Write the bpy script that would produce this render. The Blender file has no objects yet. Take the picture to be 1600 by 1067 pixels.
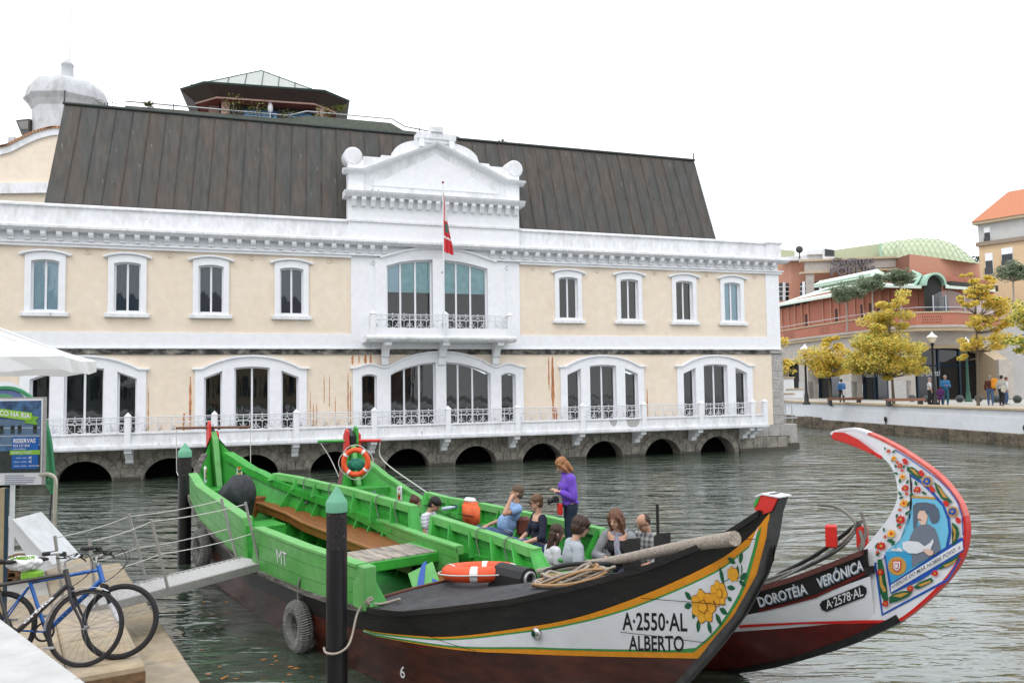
import bpy, bmesh, math, random
import numpy as np
from mathutils import Vector, Matrix, Quaternion
from mathutils.bvhtree import BVHTree
random.seed(7)
rnd = random.Random(11)
S = bpy.context.scene
COL = S.collection
R = math.radians

# ------------------------------------------------------------------ camera
FPX, CAM_H, PITCH, ROLL = 1280.0, 3.1, math.atan(69.5/1280), 0.014
cam = bpy.data.cameras.new('camera'); camo = bpy.data.objects.new('camera', cam); COL.objects.link(camo)
cam.sensor_width = 36.0; cam.lens = 36.0*FPX/1600; cam.clip_start = 0.1; cam.clip_end = 2000
_f = Vector((0, math.cos(PITCH), math.sin(PITCH))); _u0 = Vector((0, -math.sin(PITCH), math.cos(PITCH))); _r0 = Vector((1, 0, 0))
_r = _r0*math.cos(ROLL)-_u0*math.sin(ROLL); _u = _u0*math.cos(ROLL)+_r0*math.sin(ROLL)
m = Matrix(((_r.x, _u.x, -_f.x, 0), (_r.y, _u.y, -_f.y, 0), (_r.z, _u.z, -_f.z, CAM_H), (0, 0, 0, 1)))
camo.matrix_world = m
S.camera = camo

# ------------------------------------------------------------------ sky, sun, exposure (bright overcast)
SUN_EL, SUN_AZ = R(52), R(205)       # azimuth the light comes from, clockwise from +Y
w = bpy.data.worlds.new('World'); S.world = w; w.use_nodes = True
nt = w.node_tree; nt.nodes.clear()
out = nt.nodes.new('ShaderNodeOutputWorld'); bg = nt.nodes.new('ShaderNodeBackground')
sky = nt.nodes.new('ShaderNodeTexSky'); sky.sky_type = 'NISHITA'; sky.sun_disc = False
sky.sun_elevation = SUN_EL; sky.sun_rotation = SUN_AZ
sky.dust_density = 6.0; sky.air_density = 1.0; sky.ozone_density = 1.0
bg.inputs['Strength'].default_value = 0.15
# thick bright cloud: an even white layer over the clear-sky colour
mx = nt.nodes.new('ShaderNodeMix'); mx.data_type = 'RGBA'; mx.inputs[0].default_value = 0.93
mx.inputs[7].default_value = (10.6, 10.9, 11.4, 1)
nt.links.new(sky.outputs[0], mx.inputs[6]); nt.links.new(mx.outputs[2], bg.inputs['Color']); nt.links.new(bg.outputs[0], out.inputs[0])
sl = bpy.data.lights.new('sun', 'SUN'); sl.energy = 0.65; sl.angle = R(14); sl.color = (1, 0.97, 0.92)
so = bpy.data.objects.new('sun', sl); COL.objects.link(so)
_sd = Vector((math.sin(SUN_AZ)*math.cos(SUN_EL), math.cos(SUN_AZ)*math.cos(SUN_EL), math.sin(SUN_EL)))
so.rotation_euler = _sd.to_track_quat('Z', 'Y').to_euler(); so.location = (0, -10, 30)
S.view_settings.view_transform = 'Standard'; S.view_settings.look = 'None'
S.view_settings.exposure = 0.08; S.view_settings.gamma = 1.0; S.view_settings.use_curve_mapping = False

# ------------------------------------------------------------------ helpers: materials
MATS = {}
def srgb(r, g, b):
    f = lambda c: (c/255/12.92) if c/255 <= .04045 else ((c/255+.055)/1.055)**2.4
    return (f(r), f(g), f(b))
def mat(name, col, rough=0.6, var=0.12, scale=3.0, bump=0.0, bscale=40.0, col2=None, mix=0.5, metal=0.0, spec=0.5,
        stretch=(1, 1, 1), coat=0.0, speck=None, transl=0.0, ior=None):
    """painted / mineral surface: two noise layers vary the colour, optional second colour patches, fine bump"""
    if name in MATS: return MATS[name]
    mt = bpy.data.materials.new(name); mt.use_nodes = True; N = mt.node_tree.nodes; L = mt.node_tree.links
    b = N['Principled BSDF']; b.inputs['Roughness'].default_value = rough; b.inputs['Metallic'].default_value = metal
    b.inputs['Specular IOR Level'].default_value = spec
    if ior: b.inputs['IOR'].default_value = ior
    if coat: b.inputs['Coat Weight'].default_value = coat; b.inputs['Coat Roughness'].default_value = 0.15
    tc = N.new('ShaderNodeTexCoord'); mp = N.new('ShaderNodeMapping'); mp.inputs['Scale'].default_value = stretch
    L.new(tc.outputs['Object'], mp.inputs[0])
    n1 = N.new('ShaderNodeTexNoise'); n1.inputs['Scale'].default_value = scale; n1.inputs['Detail'].default_value = 6; n1.inputs['Roughness'].default_value = .65
    L.new(mp.outputs[0], n1.inputs['Vector'])
    c0 = tuple(col)+(1,); cc = tuple(col2)+(1,) if col2 else c0
    m1 = N.new('ShaderNodeMix'); m1.data_type = 'RGBA'; m1.inputs[6].default_value = c0; m1.inputs[7].default_value = cc
    rp = N.new('ShaderNodeMapRange'); rp.inputs[1].default_value = 1-mix-.12; rp.inputs[2].default_value = 1-mix+.12
    rp.clamp = True
    L.new(n1.outputs[0], rp.inputs[0]); L.new(rp.outputs[0], m1.inputs[0])
    n2 = N.new('ShaderNodeTexNoise'); n2.inputs['Scale'].default_value = scale*3.7; n2.inputs['Detail'].default_value = 8
    L.new(mp.outputs[0], n2.inputs['Vector'])
    r2 = N.new('ShaderNodeMapRange'); r2.inputs[1].default_value = .3; r2.inputs[2].default_value = .7
    r2.inputs[3].default_value = 1-var; r2.inputs[4].default_value = 1+var*.6
    L.new(n2.outputs[0], r2.inputs[0])
    m2 = N.new('ShaderNodeMix'); m2.data_type = 'RGBA'; m2.blend_type = 'MULTIPLY'; m2.inputs[0].default_value = 1
    L.new(m1.outputs[2], m2.inputs[6]); L.new(r2.outputs[0], m2.inputs[7])
    last = m2.outputs[2]
    if speck:
        sc, th, scol = speck
        n3 = N.new('ShaderNodeTexNoise'); n3.inputs['Scale'].default_value = sc; n3.inputs['Detail'].default_value = 3
        L.new(mp.outputs[0], n3.inputs['Vector'])
        r3 = N.new('ShaderNodeMapRange'); r3.inputs[1].default_value = th; r3.inputs[2].default_value = th+.04
        L.new(n3.outputs[0], r3.inputs[0])
        m3 = N.new('ShaderNodeMix'); m3.data_type = 'RGBA'; m3.inputs[7].default_value = tuple(scol)+(1,)
        L.new(r3.outputs[0], m3.inputs[0]); L.new(last, m3.inputs[6]); last = m3.outputs[2]
    L.new(last, b.inputs['Base Color'])
    if bump:
        n4 = N.new('ShaderNodeTexNoise'); n4.inputs['Scale'].default_value = bscale; n4.inputs['Detail'].default_value = 5
        L.new(mp.outputs[0], n4.inputs['Vector'])
        bp = N.new('ShaderNodeBump'); bp.inputs['Strength'].default_value = bump; bp.inputs['Distance'].default_value = .02
        L.new(n4.outputs[0], bp.inputs['Height']); L.new(bp.outputs[0], b.inputs['Normal'])
    if transl:
        b.inputs['Subsurface Weight'].default_value = 0
        tr = N.new('ShaderNodeBsdfTranslucent'); ms = N.new('ShaderNodeMixShader'); ms.inputs[0].default_value = transl
        L.new(last, tr.inputs[0]); L.new(b.outputs[0], ms.inputs[1]); L.new(tr.outputs[0], ms.inputs[2])
        L.new(ms.outputs[0], N['Material Output'].inputs[0])
    MATS[name] = mt
    return mt

def glassmat(name, tint, k=1.0, rough=0.02):
    """window glass: tinted see-through plus mirror by Fresnel"""
    if name in MATS: return MATS[name]
    mt = bpy.data.materials.new(name); mt.use_nodes = True; N = mt.node_tree.nodes; L = mt.node_tree.links
    N.remove(N['Principled BSDF'])
    t = N.new('ShaderNodeBsdfTransparent'); t.inputs[0].default_value = tuple(tint)+(1,)
    g = N.new('ShaderNodeBsdfGlossy'); g.inputs['Roughness'].default_value = rough
    fr = N.new('ShaderNodeFresnel'); fr.inputs[0].default_value = 1.5
    mu = N.new('ShaderNodeMath'); mu.operation = 'MULTIPLY'; mu.inputs[1].default_value = k
    nz = N.new('ShaderNodeTexNoise'); nz.inputs['Scale'].default_value = 1.3
    bp = N.new('ShaderNodeBump'); bp.inputs['Strength'].default_value = .06; bp.inputs['Distance'].default_value = .1
    L.new(nz.outputs[0], bp.inputs['Height']); L.new(bp.outputs[0], g.inputs['Normal'])
    ms = N.new('ShaderNodeMixShader'); L.new(fr.outputs[0], mu.inputs[0]); L.new(mu.outputs[0], ms.inputs[0])
    L.new(t.outputs[0], ms.inputs[1]); L.new(g.outputs[0], ms.inputs[2]); L.new(ms.outputs[0], N['Material Output'].inputs[0])
    MATS[name] = mt
    return mt

# ------------------------------------------------------------------ helpers: mesh building
class MB:
    def __init__(s): s.v = []; s.f = []; s.mi = []; s.sm = []
    def add(s, vs, fs, mi=0, M=None, smooth=False):
        o = len(s.v)
        s.v += [tuple(M @ Vector(p)) for p in vs] if M is not None else [tuple(p) for p in vs]
        s.f += [tuple(i+o for i in f) for f in fs]; s.mi += [mi]*len(fs); s.sm += [smooth]*len(fs)
        return s
    def box(s, x0, x1, y0, y1, z0, z1, mi=0, M=None):
        vs = [(x0, y0, z0), (x1, y0, z0), (x1, y1, z0), (x0, y1, z0), (x0, y0, z1), (x1, y0, z1), (x1, y1, z1), (x0, y1, z1)]
        return s.add(vs, [(0, 3, 2, 1), (4, 5, 6, 7), (0, 1, 5, 4), (1, 2, 6, 5), (2, 3, 7, 6), (3, 0, 4, 7)], mi, M)
    def bbox(s, x0, x1, y0, y1, z0, z1, b=.01, mi=0, M=None):
        """box with chamfered edges"""
        b = min(b, (x1-x0)*.45, (y1-y0)*.45, (z1-z0)*.45)
        bm = bmesh.new(); bmesh.ops.create_cube(bm, size=1)
        for v in bm.verts: v.co = Vector(((x0+x1)/2+v.co.x*(x1-x0), (y0+y1)/2+v.co.y*(y1-y0), (z0+z1)/2+v.co.z*(z1-z0)))
        bmesh.ops.bevel(bm, geom=bm.edges[:], offset=b, segments=1, affect='EDGES', profile=.5)
        return s.bm(bm, mi, M)
    def bm(s, bm, mi=0, M=None, smooth=False):
        bm.verts.ensure_lookup_table(); bm.verts.index_update()
        s.add([v.co[:] for v in bm.verts], [[v.index for v in f.verts] for f in bm.faces], mi, M, smooth); bm.free(); return s
    def prism(s, poly, a0, a1, axis='y', mi=0, M=None):
        """polygon in the plane across `axis`, extruded from a0 to a1. axis y: (x,z); axis z: (x,y); axis x: (y,z)"""
        n = len(poly)
        P = {'y': lambda p, a: (p[0], a, p[1]), 'z': lambda p, a: (p[0], p[1], a), 'x': lambda p, a: (a, p[0], p[1])}[axis]
        ar = sum(poly[i][0]*poly[(i+1) % n][1]-poly[(i+1) % n][0]*poly[i][1] for i in range(n))
        vs = [P(p, a0) for p in poly]+[P(p, a1) for p in poly]
        fs = [tuple(range(n)), tuple(range(2*n-1, n-1, -1))]+[((i+1) % n, i, i+n, (i+1) % n+n) for i in range(n)]
        flip = (ar > 0) ^ (axis == 'y') ^ (a1 < a0)
        if flip: fs = [f[::-1] for f in fs]
        return s.add(vs, fs, mi, M)
    def tube(s, pts, r, n=8, mi=0, M=None, cap=True, closed=False):
        """tube along points; r number or list"""
        pts = [Vector(p) for p in pts]; k = len(pts)
        rs = r if isinstance(r, (list, tuple)) else [r]*k
        vs = []; prev = None
        for i, p in enumerate(pts):
            if closed: t = pts[(i+1) % k]-pts[i-1]
            else: t = pts[min(i+1, k-1)]-pts[max(i-1, 0)]
            if t.length < 1e-9: t = Vector((0, 0, 1))
            t.normalize()
            if prev is None:
                a = Vector((0, 0, 1)) if abs(t.z) < .9 else Vector((1, 0, 0))
                nx = t.cross(a).normalized()
            else:
                nx = prev-t*prev.dot(t)
                nx = nx.normalized() if nx.length > 1e-6 else t.orthogonal().normalized()
            prev = nx; ny = t.cross(nx)
            for j in range(n):
                an = 2*math.pi*j/n; vs.append(tuple(p+nx*(math.cos(an)*rs[i])+ny*(math.sin(an)*rs[i])))
        fs = []
        for i in range(k if closed else k-1):
            a = i*n; b = ((i+1) % k)*n
            for j in range(n): fs.append((a+j, a+(j+1) % n, b+(j+1) % n, b+j))
        s.add(vs, fs, mi, M, n > 5)
        if cap and not closed:
            s.add([vs[j] for j in range(n)], [tuple(range(n-1, -1, -1))], mi, M)
            s.add([vs[(k-1)*n+j] for j in range(n)], [tuple(range(n))], mi, M)
        return s
    def lathe(s, prof, n=16, mi=0, M=None, smooth=True, a0=0.0, a1=2*math.pi, caps=None):
        full = abs(a1-a0-2*math.pi) < 1e-6; k = n if full else n+1
        vs = [(r*math.cos(a0+(a1-a0)*j/n), r*math.sin(a0+(a1-a0)*j/n), z) for r, z in prof for j in range(k)]
        fs = []
        for i in range(len(prof)-1):
            for j in range(n):
                j2 = (j+1) % k if full else j+1
                fs.append((i*k+j, i*k+j2, (i+1)*k+j2, (i+1)*k+j))
        s.add(vs, fs, mi, M, smooth)
        if caps is None: caps = abs(prof[0][0]-prof[-1][0])+abs(prof[0][1]-prof[-1][1]) > 1e-6 and not (len(prof) > 2 and abs(prof[0][1]-prof[-1][1]) < .003)
        if full and caps:
            if prof[0][0] > 1e-5: s.add([vs[j] for j in range(n)], [tuple(range(n-1, -1, -1))], mi, M)
            if prof[-1][0] > 1e-5: s.add([vs[(len(prof)-1)*k+j] for j in range(n)], [tuple(range(n))], mi, M)
        return s
    def ball(s, c, r, n=10, mi=0, M=None):
        rx, ry, rz = r if isinstance(r, (tuple, list)) else (r, r, r)
        vs = [(c[0], c[1], c[2]-rz)]; m_ = n//2+1
        for i in range(1, m_):
            t = math.pi*i/m_-math.pi/2
            for j in range(n):
                a = 2*math.pi*j/n; vs.append((c[0]+rx*math.cos(t)*math.cos(a), c[1]+ry*math.cos(t)*math.sin(a), c[2]+rz*math.sin(t)))
        vs.append((c[0], c[1], c[2]+rz)); L_ = len(vs)-1; fs = []
        for j in range(n): fs.append((0, 1+(j+1) % n, 1+j)); fs.append((L_, L_-n+j, L_-n+(j+1) % n))
        for i in range(m_-2):
            for j in range(n): fs.append((1+i*n+j, 1+i*n+(j+1) % n, 1+(i+1)*n+(j+1) % n, 1+(i+1)*n+j))
        return s.add(vs, fs, mi, M, True)
    def torus(s, R0, r0, n=32, k=10, mi=0, M=None):
        vs = []; fs = []
        for i in range(n):
            a = 2*math.pi*i/n
            for j in range(k):
                b = 2*math.pi*j/k; q = R0+r0*math.cos(b)
                vs.append((q*math.cos(a), q*math.sin(a), r0*math.sin(b)))
                fs.append((i*k+j, ((i+1) % n)*k+j, ((i+1) % n)*k+(j+1) % k, i*k+(j+1) % k))
        return s.add(vs, fs, mi, M, True)
    def plate(s, x0, x1, zb, top, holes=(), y0=0.0, y1=.1, step=.08, mi=0, edge_mi=None, M=None, ends=True, curved=None):
        """wall plate x0..x1 from zb up to top (number or function of x), front at y0 back at y1.
        holes: (xa, xb, zb, top number/function). Reveals are built."""
        T = top if callable(top) else (lambda x: top)
        B = zb if callable(zb) else (lambda x: zb)
        H = [(a, b, z, (t if callable(t) else (lambda x, t=t: t))) for a, b, z, t in holes]
        fine = callable(top) or callable(zb)
        xs = {round(x0, 5), round(x1, 5)}
        for (a, b, z, t), h in zip(H, holes):
            xs |= {round(a, 5), round(b, 5)}
            if callable(h[3]):
                n = max(4, int((b-a)/step)); xs |= {round(a+(b-a)*i/n, 5) for i in range(n+1)}
        if fine:
            n = max(4, int((x1-x0)/step)); xs |= {round(x0+(x1-x0)*i/n, 5) for i in range(n+1)}
        xs = sorted(x for x in xs if x0-1e-6 <= x <= x1+1e-6); em = mi if edge_mi is None else edge_mi
        for xa, xb in zip(xs, xs[1:]):
            if xb-xa < 1e-5: continue
            xm = (xa+xb)/2; segs = []; lowa, lowb = B(xa), B(xb)
            hs = sorted([h for h in H if h[0] < xm < h[1]], key=lambda h: h[2])
            for a, b, z, t in hs:
                if z-min(lowa, lowb) > 1e-4: segs.append((lowa, lowb, z, z))
                if z > B(xm)+1e-4: s.add([(xa, y0, z), (xb, y0, z), (xb, y1, z), (xa, y1, z)], [(0, 1, 2, 3)], em, M)
                lowa, lowb = t(xa), t(xb)
                s.add([(xa, y0, lowa), (xb, y0, lowb), (xb, y1, lowb), (xa, y1, lowa)], [(3, 2, 1, 0)], em, M)
            segs.append((lowa, lowb, T(xa), T(xb)))
            for a0_, b0_, a1_, b1_ in segs:
                s.add([(xa, y0, a0_), (xb, y0, b0_), (xb, y0, b1_), (xa, y0, a1_)], [(0, 1, 2, 3)], mi, M)
            s.add([(xa, y0, T(xa)), (xb, y0, T(xb)), (xb, y1, T(xb)), (xa, y1, T(xa))], [(0, 1, 2, 3)], em, M)
            s.add([(xa, y0, B(xa)), (xb, y0, B(xb)), (xb, y1, B(xb)), (xa, y1, B(xa))], [(3, 2, 1, 0)], em, M) if not any(h[2] <= B(xm)+1e-4 for h in hs) else None
        for a, b, z, t in H:
            za = max(z, B(a)); zb_ = max(z, B(b))
            s.add([(a, y0, za), (a, y1, za), (a, y1, t(a)), (a, y0, t(a))], [(0, 1, 2, 3)], em, M)
            s.add([(b, y0, zb_), (b, y1, zb_), (b, y1, t(b)), (b, y0, t(b))], [(3, 2, 1, 0)], em, M)
        if ends:
            s.add([(x0, y0, B(x0)), (x0, y1, B(x0)), (x0, y1, T(x0)), (x0, y0, T(x0))], [(3, 2, 1, 0)], em, M)
            s.add([(x1, y0, B(x1)), (x1, y1, B(x1)), (x1, y1, T(x1)), (x1, y0, T(x1))], [(0, 1, 2, 3)], em, M)
        return s
    def sweep_xz(s, pts, sec, mi=0, M=None):
        """moulding: section sec [(y, h)] (h upward offset along normal) carried along pts [(x,z)]"""
        n = len(pts); vs = []; k = len(sec)
        for i, (x, z) in enumerate(pts):
            a = pts[max(i-1, 0)]; b = pts[min(i+1, n-1)]
            t = Vector((b[0]-a[0], b[1]-a[1])).normalized(); nm = Vector((-t.y, t.x))
            for y, h in sec: vs.append((x+nm.x*h, y, z+nm.y*h))
        fs = [(i*k+j, (i+1)*k+j, (i+1)*k+(j+1) % k, i*k+(j+1) % k) for i in range(n-1) for j in range(k)]
        fs += [tuple(range(k)), tuple(range(n*k-1, (n-1)*k-1, -1))]
        return s.add(vs, fs, mi, M)
    def mesh(s, name, mats):
        me = bpy.data.meshes.new(name); me.from_pydata(s.v, [], s.f)
        if not isinstance(mats, (list, tuple)): mats = [mats]
        for m_ in mats: me.materials.append(m_)
        if len(mats) > 1: me.polygons.foreach_set('material_index', s.mi)
        me.polygons.foreach_set('use_smooth', s.sm)
        me.update(); return me
    def build(s, name, mats, parent=None, loc=None, rot=None, **props):
        o = bpy.data.objects.new(name, s.mesh(name, mats)); COL.objects.link(o)
        if parent is not None: o.parent = parent
        if loc is not None: o.location = loc
        if rot is not None: o.rotation_euler = rot
        for k, v in props.items(): o[k] = v
        return o

def inst(name, me, parent=None, loc=None, rot=None, scale=None, **props):
    o = bpy.data.objects.new(name, me); COL.objects.link(o)
    if parent is not None: o.parent = parent
    if loc is not None: o.location = loc
    if rot is not None: o.rotation_euler = rot
    if scale is not None: o.scale = scale
    for k, v in props.items(): o[k] = v
    return o
def thing(name, label, cat, loc=(0, 0, 0), rz=0.0, group=None):
    o = bpy.data.objects.new(name, None); COL.objects.link(o); o.location = loc; o.rotation_euler = (0, 0, rz)
    o.empty_display_size = .2; o['label'] = label; o['category'] = cat
    if group: o['group'] = group
    return o
def tag(o, label, cat, group=None):
    o['label'] = label; o['category'] = cat
    if group: o['group'] = group
    return o
def copytree(o, label, loc=None, rz=None, parent=None):
    c = o.copy(); COL.objects.link(c); c.parent = parent
    if parent is None:
        if label: c['label'] = label
        if loc is not None: c.location = loc
        if rz is not None: c.rotation_euler = (0, 0, rz)
    for ch in list(o.children): copytree(ch, None, parent=c)
    return c
def arc(x0, x1, z_end, z_mid):
    """circular-ish arc top through (x0,z_end),(mid,z_mid),(x1,z_end)"""
    h = z_mid-z_end; c = (x1-x0)/2; xm = (x0+x1)/2
    if h < 1e-4: return lambda x: z_end
    rr = (c*c+h*h)/(2*h)
    return lambda x: z_mid-rr+math.sqrt(max(rr*rr-(x-xm)**2, 0))
def lerp(a, b, t): return a+(b-a)*t
def interp(x, xs, ys): return float(np.interp(x, xs, ys))
def smooth_pts(pts, n=8):
    """Catmull-Rom through points"""
    P = [Vector(p) for p in pts]; P = [P[0]*2-P[1]]+P+[P[-1]*2-P[-2]]; out_ = []
    for i in range(1, len(P)-2):
        for j in range(n):
            t = j/n; a, b, c, d = P[i-1], P[i], P[i+1], P[i+2]
            out_.append(.5*((2*b)+(c-a)*t+(2*a-5*b+4*c-d)*t*t+(3*b-a-3*c+d)*t**3))
    out_.append(P[-2]); return out_
def text_mesh(txt, size=1.0, bold=0.0, extrude=0.0, align='CENTER', sx=1.0, shear=0.0, spacing=1.0):
    """letters from the built-in font as (verts, faces) in the x,y plane"""
    cu = bpy.data.curves.new('t', 'FONT'); cu.body = txt; cu.size = size; cu.align_x = align; cu.align_y = 'CENTER'
    cu.offset = bold; cu.extrude = extrude; cu.resolution_u = 3; cu.shear = shear; cu.space_character = spacing
    o = bpy.data.objects.new('t', cu); COL.objects.link(o)
    dg = bpy.context.evaluated_depsgraph_get(); me = o.evaluated_get(dg).to_mesh()
    v = [(p.co.x*sx, p.co.y, p.co.z) for p in me.vertices]; f = [tuple(p.vertices) for p in me.polygons]
    o.evaluated_get(dg).to_mesh_clear(); bpy.data.objects.remove(o); bpy.data.curves.remove(cu)
    return v, f
# survey helpers: a point seen in the photograph, placed at a known distance (Y) or height
def _ray(px, py): return _f+_r*((px-800)/FPX)-_u*((py-533.5)/FPX)
def atd(px, py, D):
    d = _ray(px, py); return Vector((0, 0, CAM_H))+d*(D/d.y)
def atz(px, py, z):
    d = _ray(px, py); return Vector((0, 0, CAM_H))+d*((z-CAM_H)/d.z)
def zat(px, py, D): return atd(px, py, D).z
# ================================================================== water
def water_mat():
    mt = bpy.data.materials.new('canal water'); mt.use_nodes = True; N = mt.node_tree.nodes; L = mt.node_tree.links
    b = N['Principled BSDF']; b.inputs['Base Color'].default_value = (.046, .064, .044, 1)
    b.inputs['Roughness'].default_value = .03; b.inputs['IOR'].default_value = 2.25
    tc = N.new('ShaderNodeTexCoord'); mp = N.new('ShaderNodeMapping'); mp.inputs['Rotation'].default_value = (0, 0, R(12)); mp.inputs['Scale'].default_value = (.5, 1.5, 1)
    L.new(tc.outputs['Object'], mp.inputs[0])
    def noise(sc, det, rough=.5, dist=0):
        n = N.new('ShaderNodeTexNoise'); n.inputs['Scale'].default_value = sc; n.inputs['Detail'].default_value = det
        n.inputs['Roughness'].default_value = rough; n.inputs['Distortion'].default_value = dist
        L.new(mp.outputs[0], n.inputs['Vector']); return n.outputs[0]
    calm = N.new('ShaderNodeTexNoise'); calm.inputs['Scale'].default_value = .16; calm.inputs['Detail'].default_value = 2; L.new(tc.outputs['Object'], calm.inputs['Vector'])
    cr = N.new('ShaderNodeMapRange'); cr.inputs[1].default_value = .38; cr.inputs[2].default_value = .62; cr.inputs[3].default_value = .22; cr.inputs[4].default_value = 1.15; sx = N.new('ShaderNodeSeparateXYZ'); L.new(tc.outputs['Object'], sx.inputs[0])      # the sheltered reach near the right bank side is calmer
    xr = N.new('ShaderNodeMapRange'); xr.inputs[1].default_value = 0; xr.inputs[2].default_value = 7; xr.inputs[3].default_value = .10; xr.inputs[4].default_value = -.06; L.new(sx.outputs[0], xr.inputs[0])
    yr = N.new('ShaderNodeMapRange'); yr.inputs[1].default_value = 6; yr.inputs[2].default_value = 22; yr.inputs[3].default_value = -.06; yr.inputs[4].default_value = .12; L.new(sx.outputs[1], yr.inputs[0])
    a1 = N.new('ShaderNodeMath'); a1.operation = 'ADD'; L.new(calm.outputs[0], a1.inputs[0]); L.new(xr.outputs[0], a1.inputs[1])
    a2 = N.new('ShaderNodeMath'); a2.operation = 'ADD'; L.new(a1.outputs[0], a2.inputs[0]); L.new(yr.outputs[0], a2.inputs[1]); L.new(a2.outputs[0], cr.inputs[0])
    ml = N.new('ShaderNodeMath'); ml.operation = 'MULTIPLY'; L.new(noise(1.2, 3, .5, .6), ml.inputs[0]); L.new(cr.outputs[0], ml.inputs[1])
    b1 = N.new('ShaderNodeBump'); b1.inputs['Strength'].default_value = 1; b1.inputs['Distance'].default_value = .17; L.new(ml.outputs[0], b1.inputs['Height'])
    b2 = N.new('ShaderNodeBump'); b2.inputs['Strength'].default_value = 1; b2.inputs['Distance'].default_value = .010; L.new(noise(6, 3, .5, .4), b2.inputs['Height'])
    L.new(b1.outputs[0], b2.inputs['Normal']); L.new(b2.outputs[0], b.inputs['Normal'])
    return mt
M_WATER = water_mat()
g = MB(); g.add([(-400, -60, 0), (400, -60, 0), (400, 600, 0), (-400, 600, 0)], [(0, 1, 2, 3)])
g.build('water', M_WATER, kind='structure')
# ================================================================== the waterfront building (local x along facade, -y towards the canal)
A_F = math.atan(1280/3618.0); ORG = (12.471, 38.089, 0)
M_WHITE = mat('white render', (.80, .812, .84), .75, .05, 1.2, .25, 25, col2=(.72, .74, .77), mix=.25)
M_WHITED = mat('weathered white', (.765, .775, .80), .8, .12, 2.0, .3, 25, col2=(.60, .61, .60), mix=.40, stretch=(1, 1, .45), speck=(9, .70, (.38, .37, .33)))
M_CREAM = mat('cream render', (.76, .645, .52), .85, .06, .9, .2, 30, col2=(.78, .68, .56), mix=.5)
M_MOULD = mat('mouldy grey stone', (.30, .285, .25), .9, .4, 2.2, .7, 14, col2=(.035, .035, .033), mix=.55, stretch=(1, 1, 1.6))
M_FRAME = mat('white window frame', (.74, .75, .78), .45, .03, 3)
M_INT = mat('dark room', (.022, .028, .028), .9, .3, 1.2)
M_GLASS = glassmat('window glass', (.80, .87, .88), 1.8)
M_BLINDB = mat('pale blue blind', (.62, .80, .90), .8, .04, 2)
M_BLINDT = mat('teal roller blind', (.36, .68, .70), .8, .15, 1.2, col2=(.50, .76, .80))
M_BLINDG = mat('grey curtain', (.10, .13, .18), .8, .25, 1.5, stretch=(3, 1, .4))
M_BLINDO = mat('olive curtain', (.075, .07, .035), .8, .3, 1.5, stretch=(4, 1, .4), col2=(.03, .03, .02))
M_STONE = mat('canal stone', (.34, .31, .26), .9, .28, 2.5, .6, 18, col2=(.19, .18, .155), mix=.5, speck=(14, .72, (.10, .10, .085)))
M_STONEW = mat('wet dark stone', (.07, .065, .05), .55, .3, 3, .6, 18)
M_QUOIN = mat('grey granite', (.43, .41, .385), .85, .2, 3, .4, 30, col2=(.33, .32, .31))
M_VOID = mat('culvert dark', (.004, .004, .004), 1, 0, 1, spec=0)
M_IRON = mat('white painted iron', (.66, .67, .70), .5, .1, 4)
M_RUST = mat('rust streak', (.52, .22, .09), .9, .45, 6, stretch=(1, 1, .15), col2=(.22, .10, .05), mix=.40)

B = thing('waterfront_building', 'long two-storey cream and white building standing on arches in the canal, dark mansard roof', 'building', ORG, A_F)

# --- stone base with ten arches
ARC_U = [-31.75, -28.95, -26.2, -23.35, -20.45, -17.62, -14.82, -11.95, -9.1, -6.28, -3.53]
def arch_top(c, r=.93, z0=-.22): return lambda x: z0+math.sqrt(max(r*r-(x-c)**2, 0))
g = MB(); g.plate(-34, .0, -1.2, 1.18, [(c-.93, c+.93, -1.3, arch_top(c)) for c in ARC_U], .06, .75, .1)
base = g.build('base_wall', M_STONE, B)
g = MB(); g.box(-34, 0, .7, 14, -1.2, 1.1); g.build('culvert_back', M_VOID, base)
# ashlar blocks and arch stones on the base, pieces proud of the joints
ng = 0
stone_meshes = []
r_ = random.Random(5)
for c in ARC_U:
    ring = 9
    for k in range(ring):                                            # voussoirs
        a0 = math.pi*(k/ring)+.012; a1 = math.pi*((k+1)/ring)-.012
        ri, ro = .935, 1.20+r_.uniform(-.02, .02); pts = []
        for q in range(4): a = lerp(a0, a1, q/3); pts.append((c+ri*math.cos(a), -.22+ri*math.sin(a)))
        for q in range(4): a = lerp(a1, a0, q/3); pts.append((c+ro*math.cos(a), -.22+ro*math.sin(a)))
        MB().prism(pts, .0+r_.uniform(-.012, .012), .3).build('arch_stone', M_STONE, base)
def ring_clear(u0, u1, z0, z1):
    for c in ARC_U:
        dx = max(u0-c, 0, c-u1); dz = max(z0+.22, 0)
        if dx*dx+dz*dz < 1.22**2: return False
    return True
for row, (z0, z1) in enumerate([(-.25, .08), (.09, .42), (.43, .74), (.75, 1.10)]):   # squared blocks between the arches
    u = -32.0+.2*row
    while u < -2.0:
        wd = r_.uniform(.45, .8)
        a, b = u, u+wd-.02
        hit = [c for c in ARC_U if ring_clear(a, b, z0, z1) is False]
        # trim the block against the arch rings
        for c in ARC_U:
            zz = max(z0+.22, 0)
            if zz < 1.21:
                hw = math.sqrt(1.21**2-zz*zz)
                if a < c+hw and b > c-hw:
                    if a >= c-hw: a = c+hw
                    elif b <= c+hw: b = c-hw
                    else: b = c-hw if (c-hw-a) > (b-c-hw) else b; a = a if b <= c-hw else c+hw
        if b-a > .12: MB().bbox(a, b, .012+r_.uniform(-.01, .012), .3, z0, z1, .012).build('stone', M_STONE, base)
        u += wd
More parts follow.
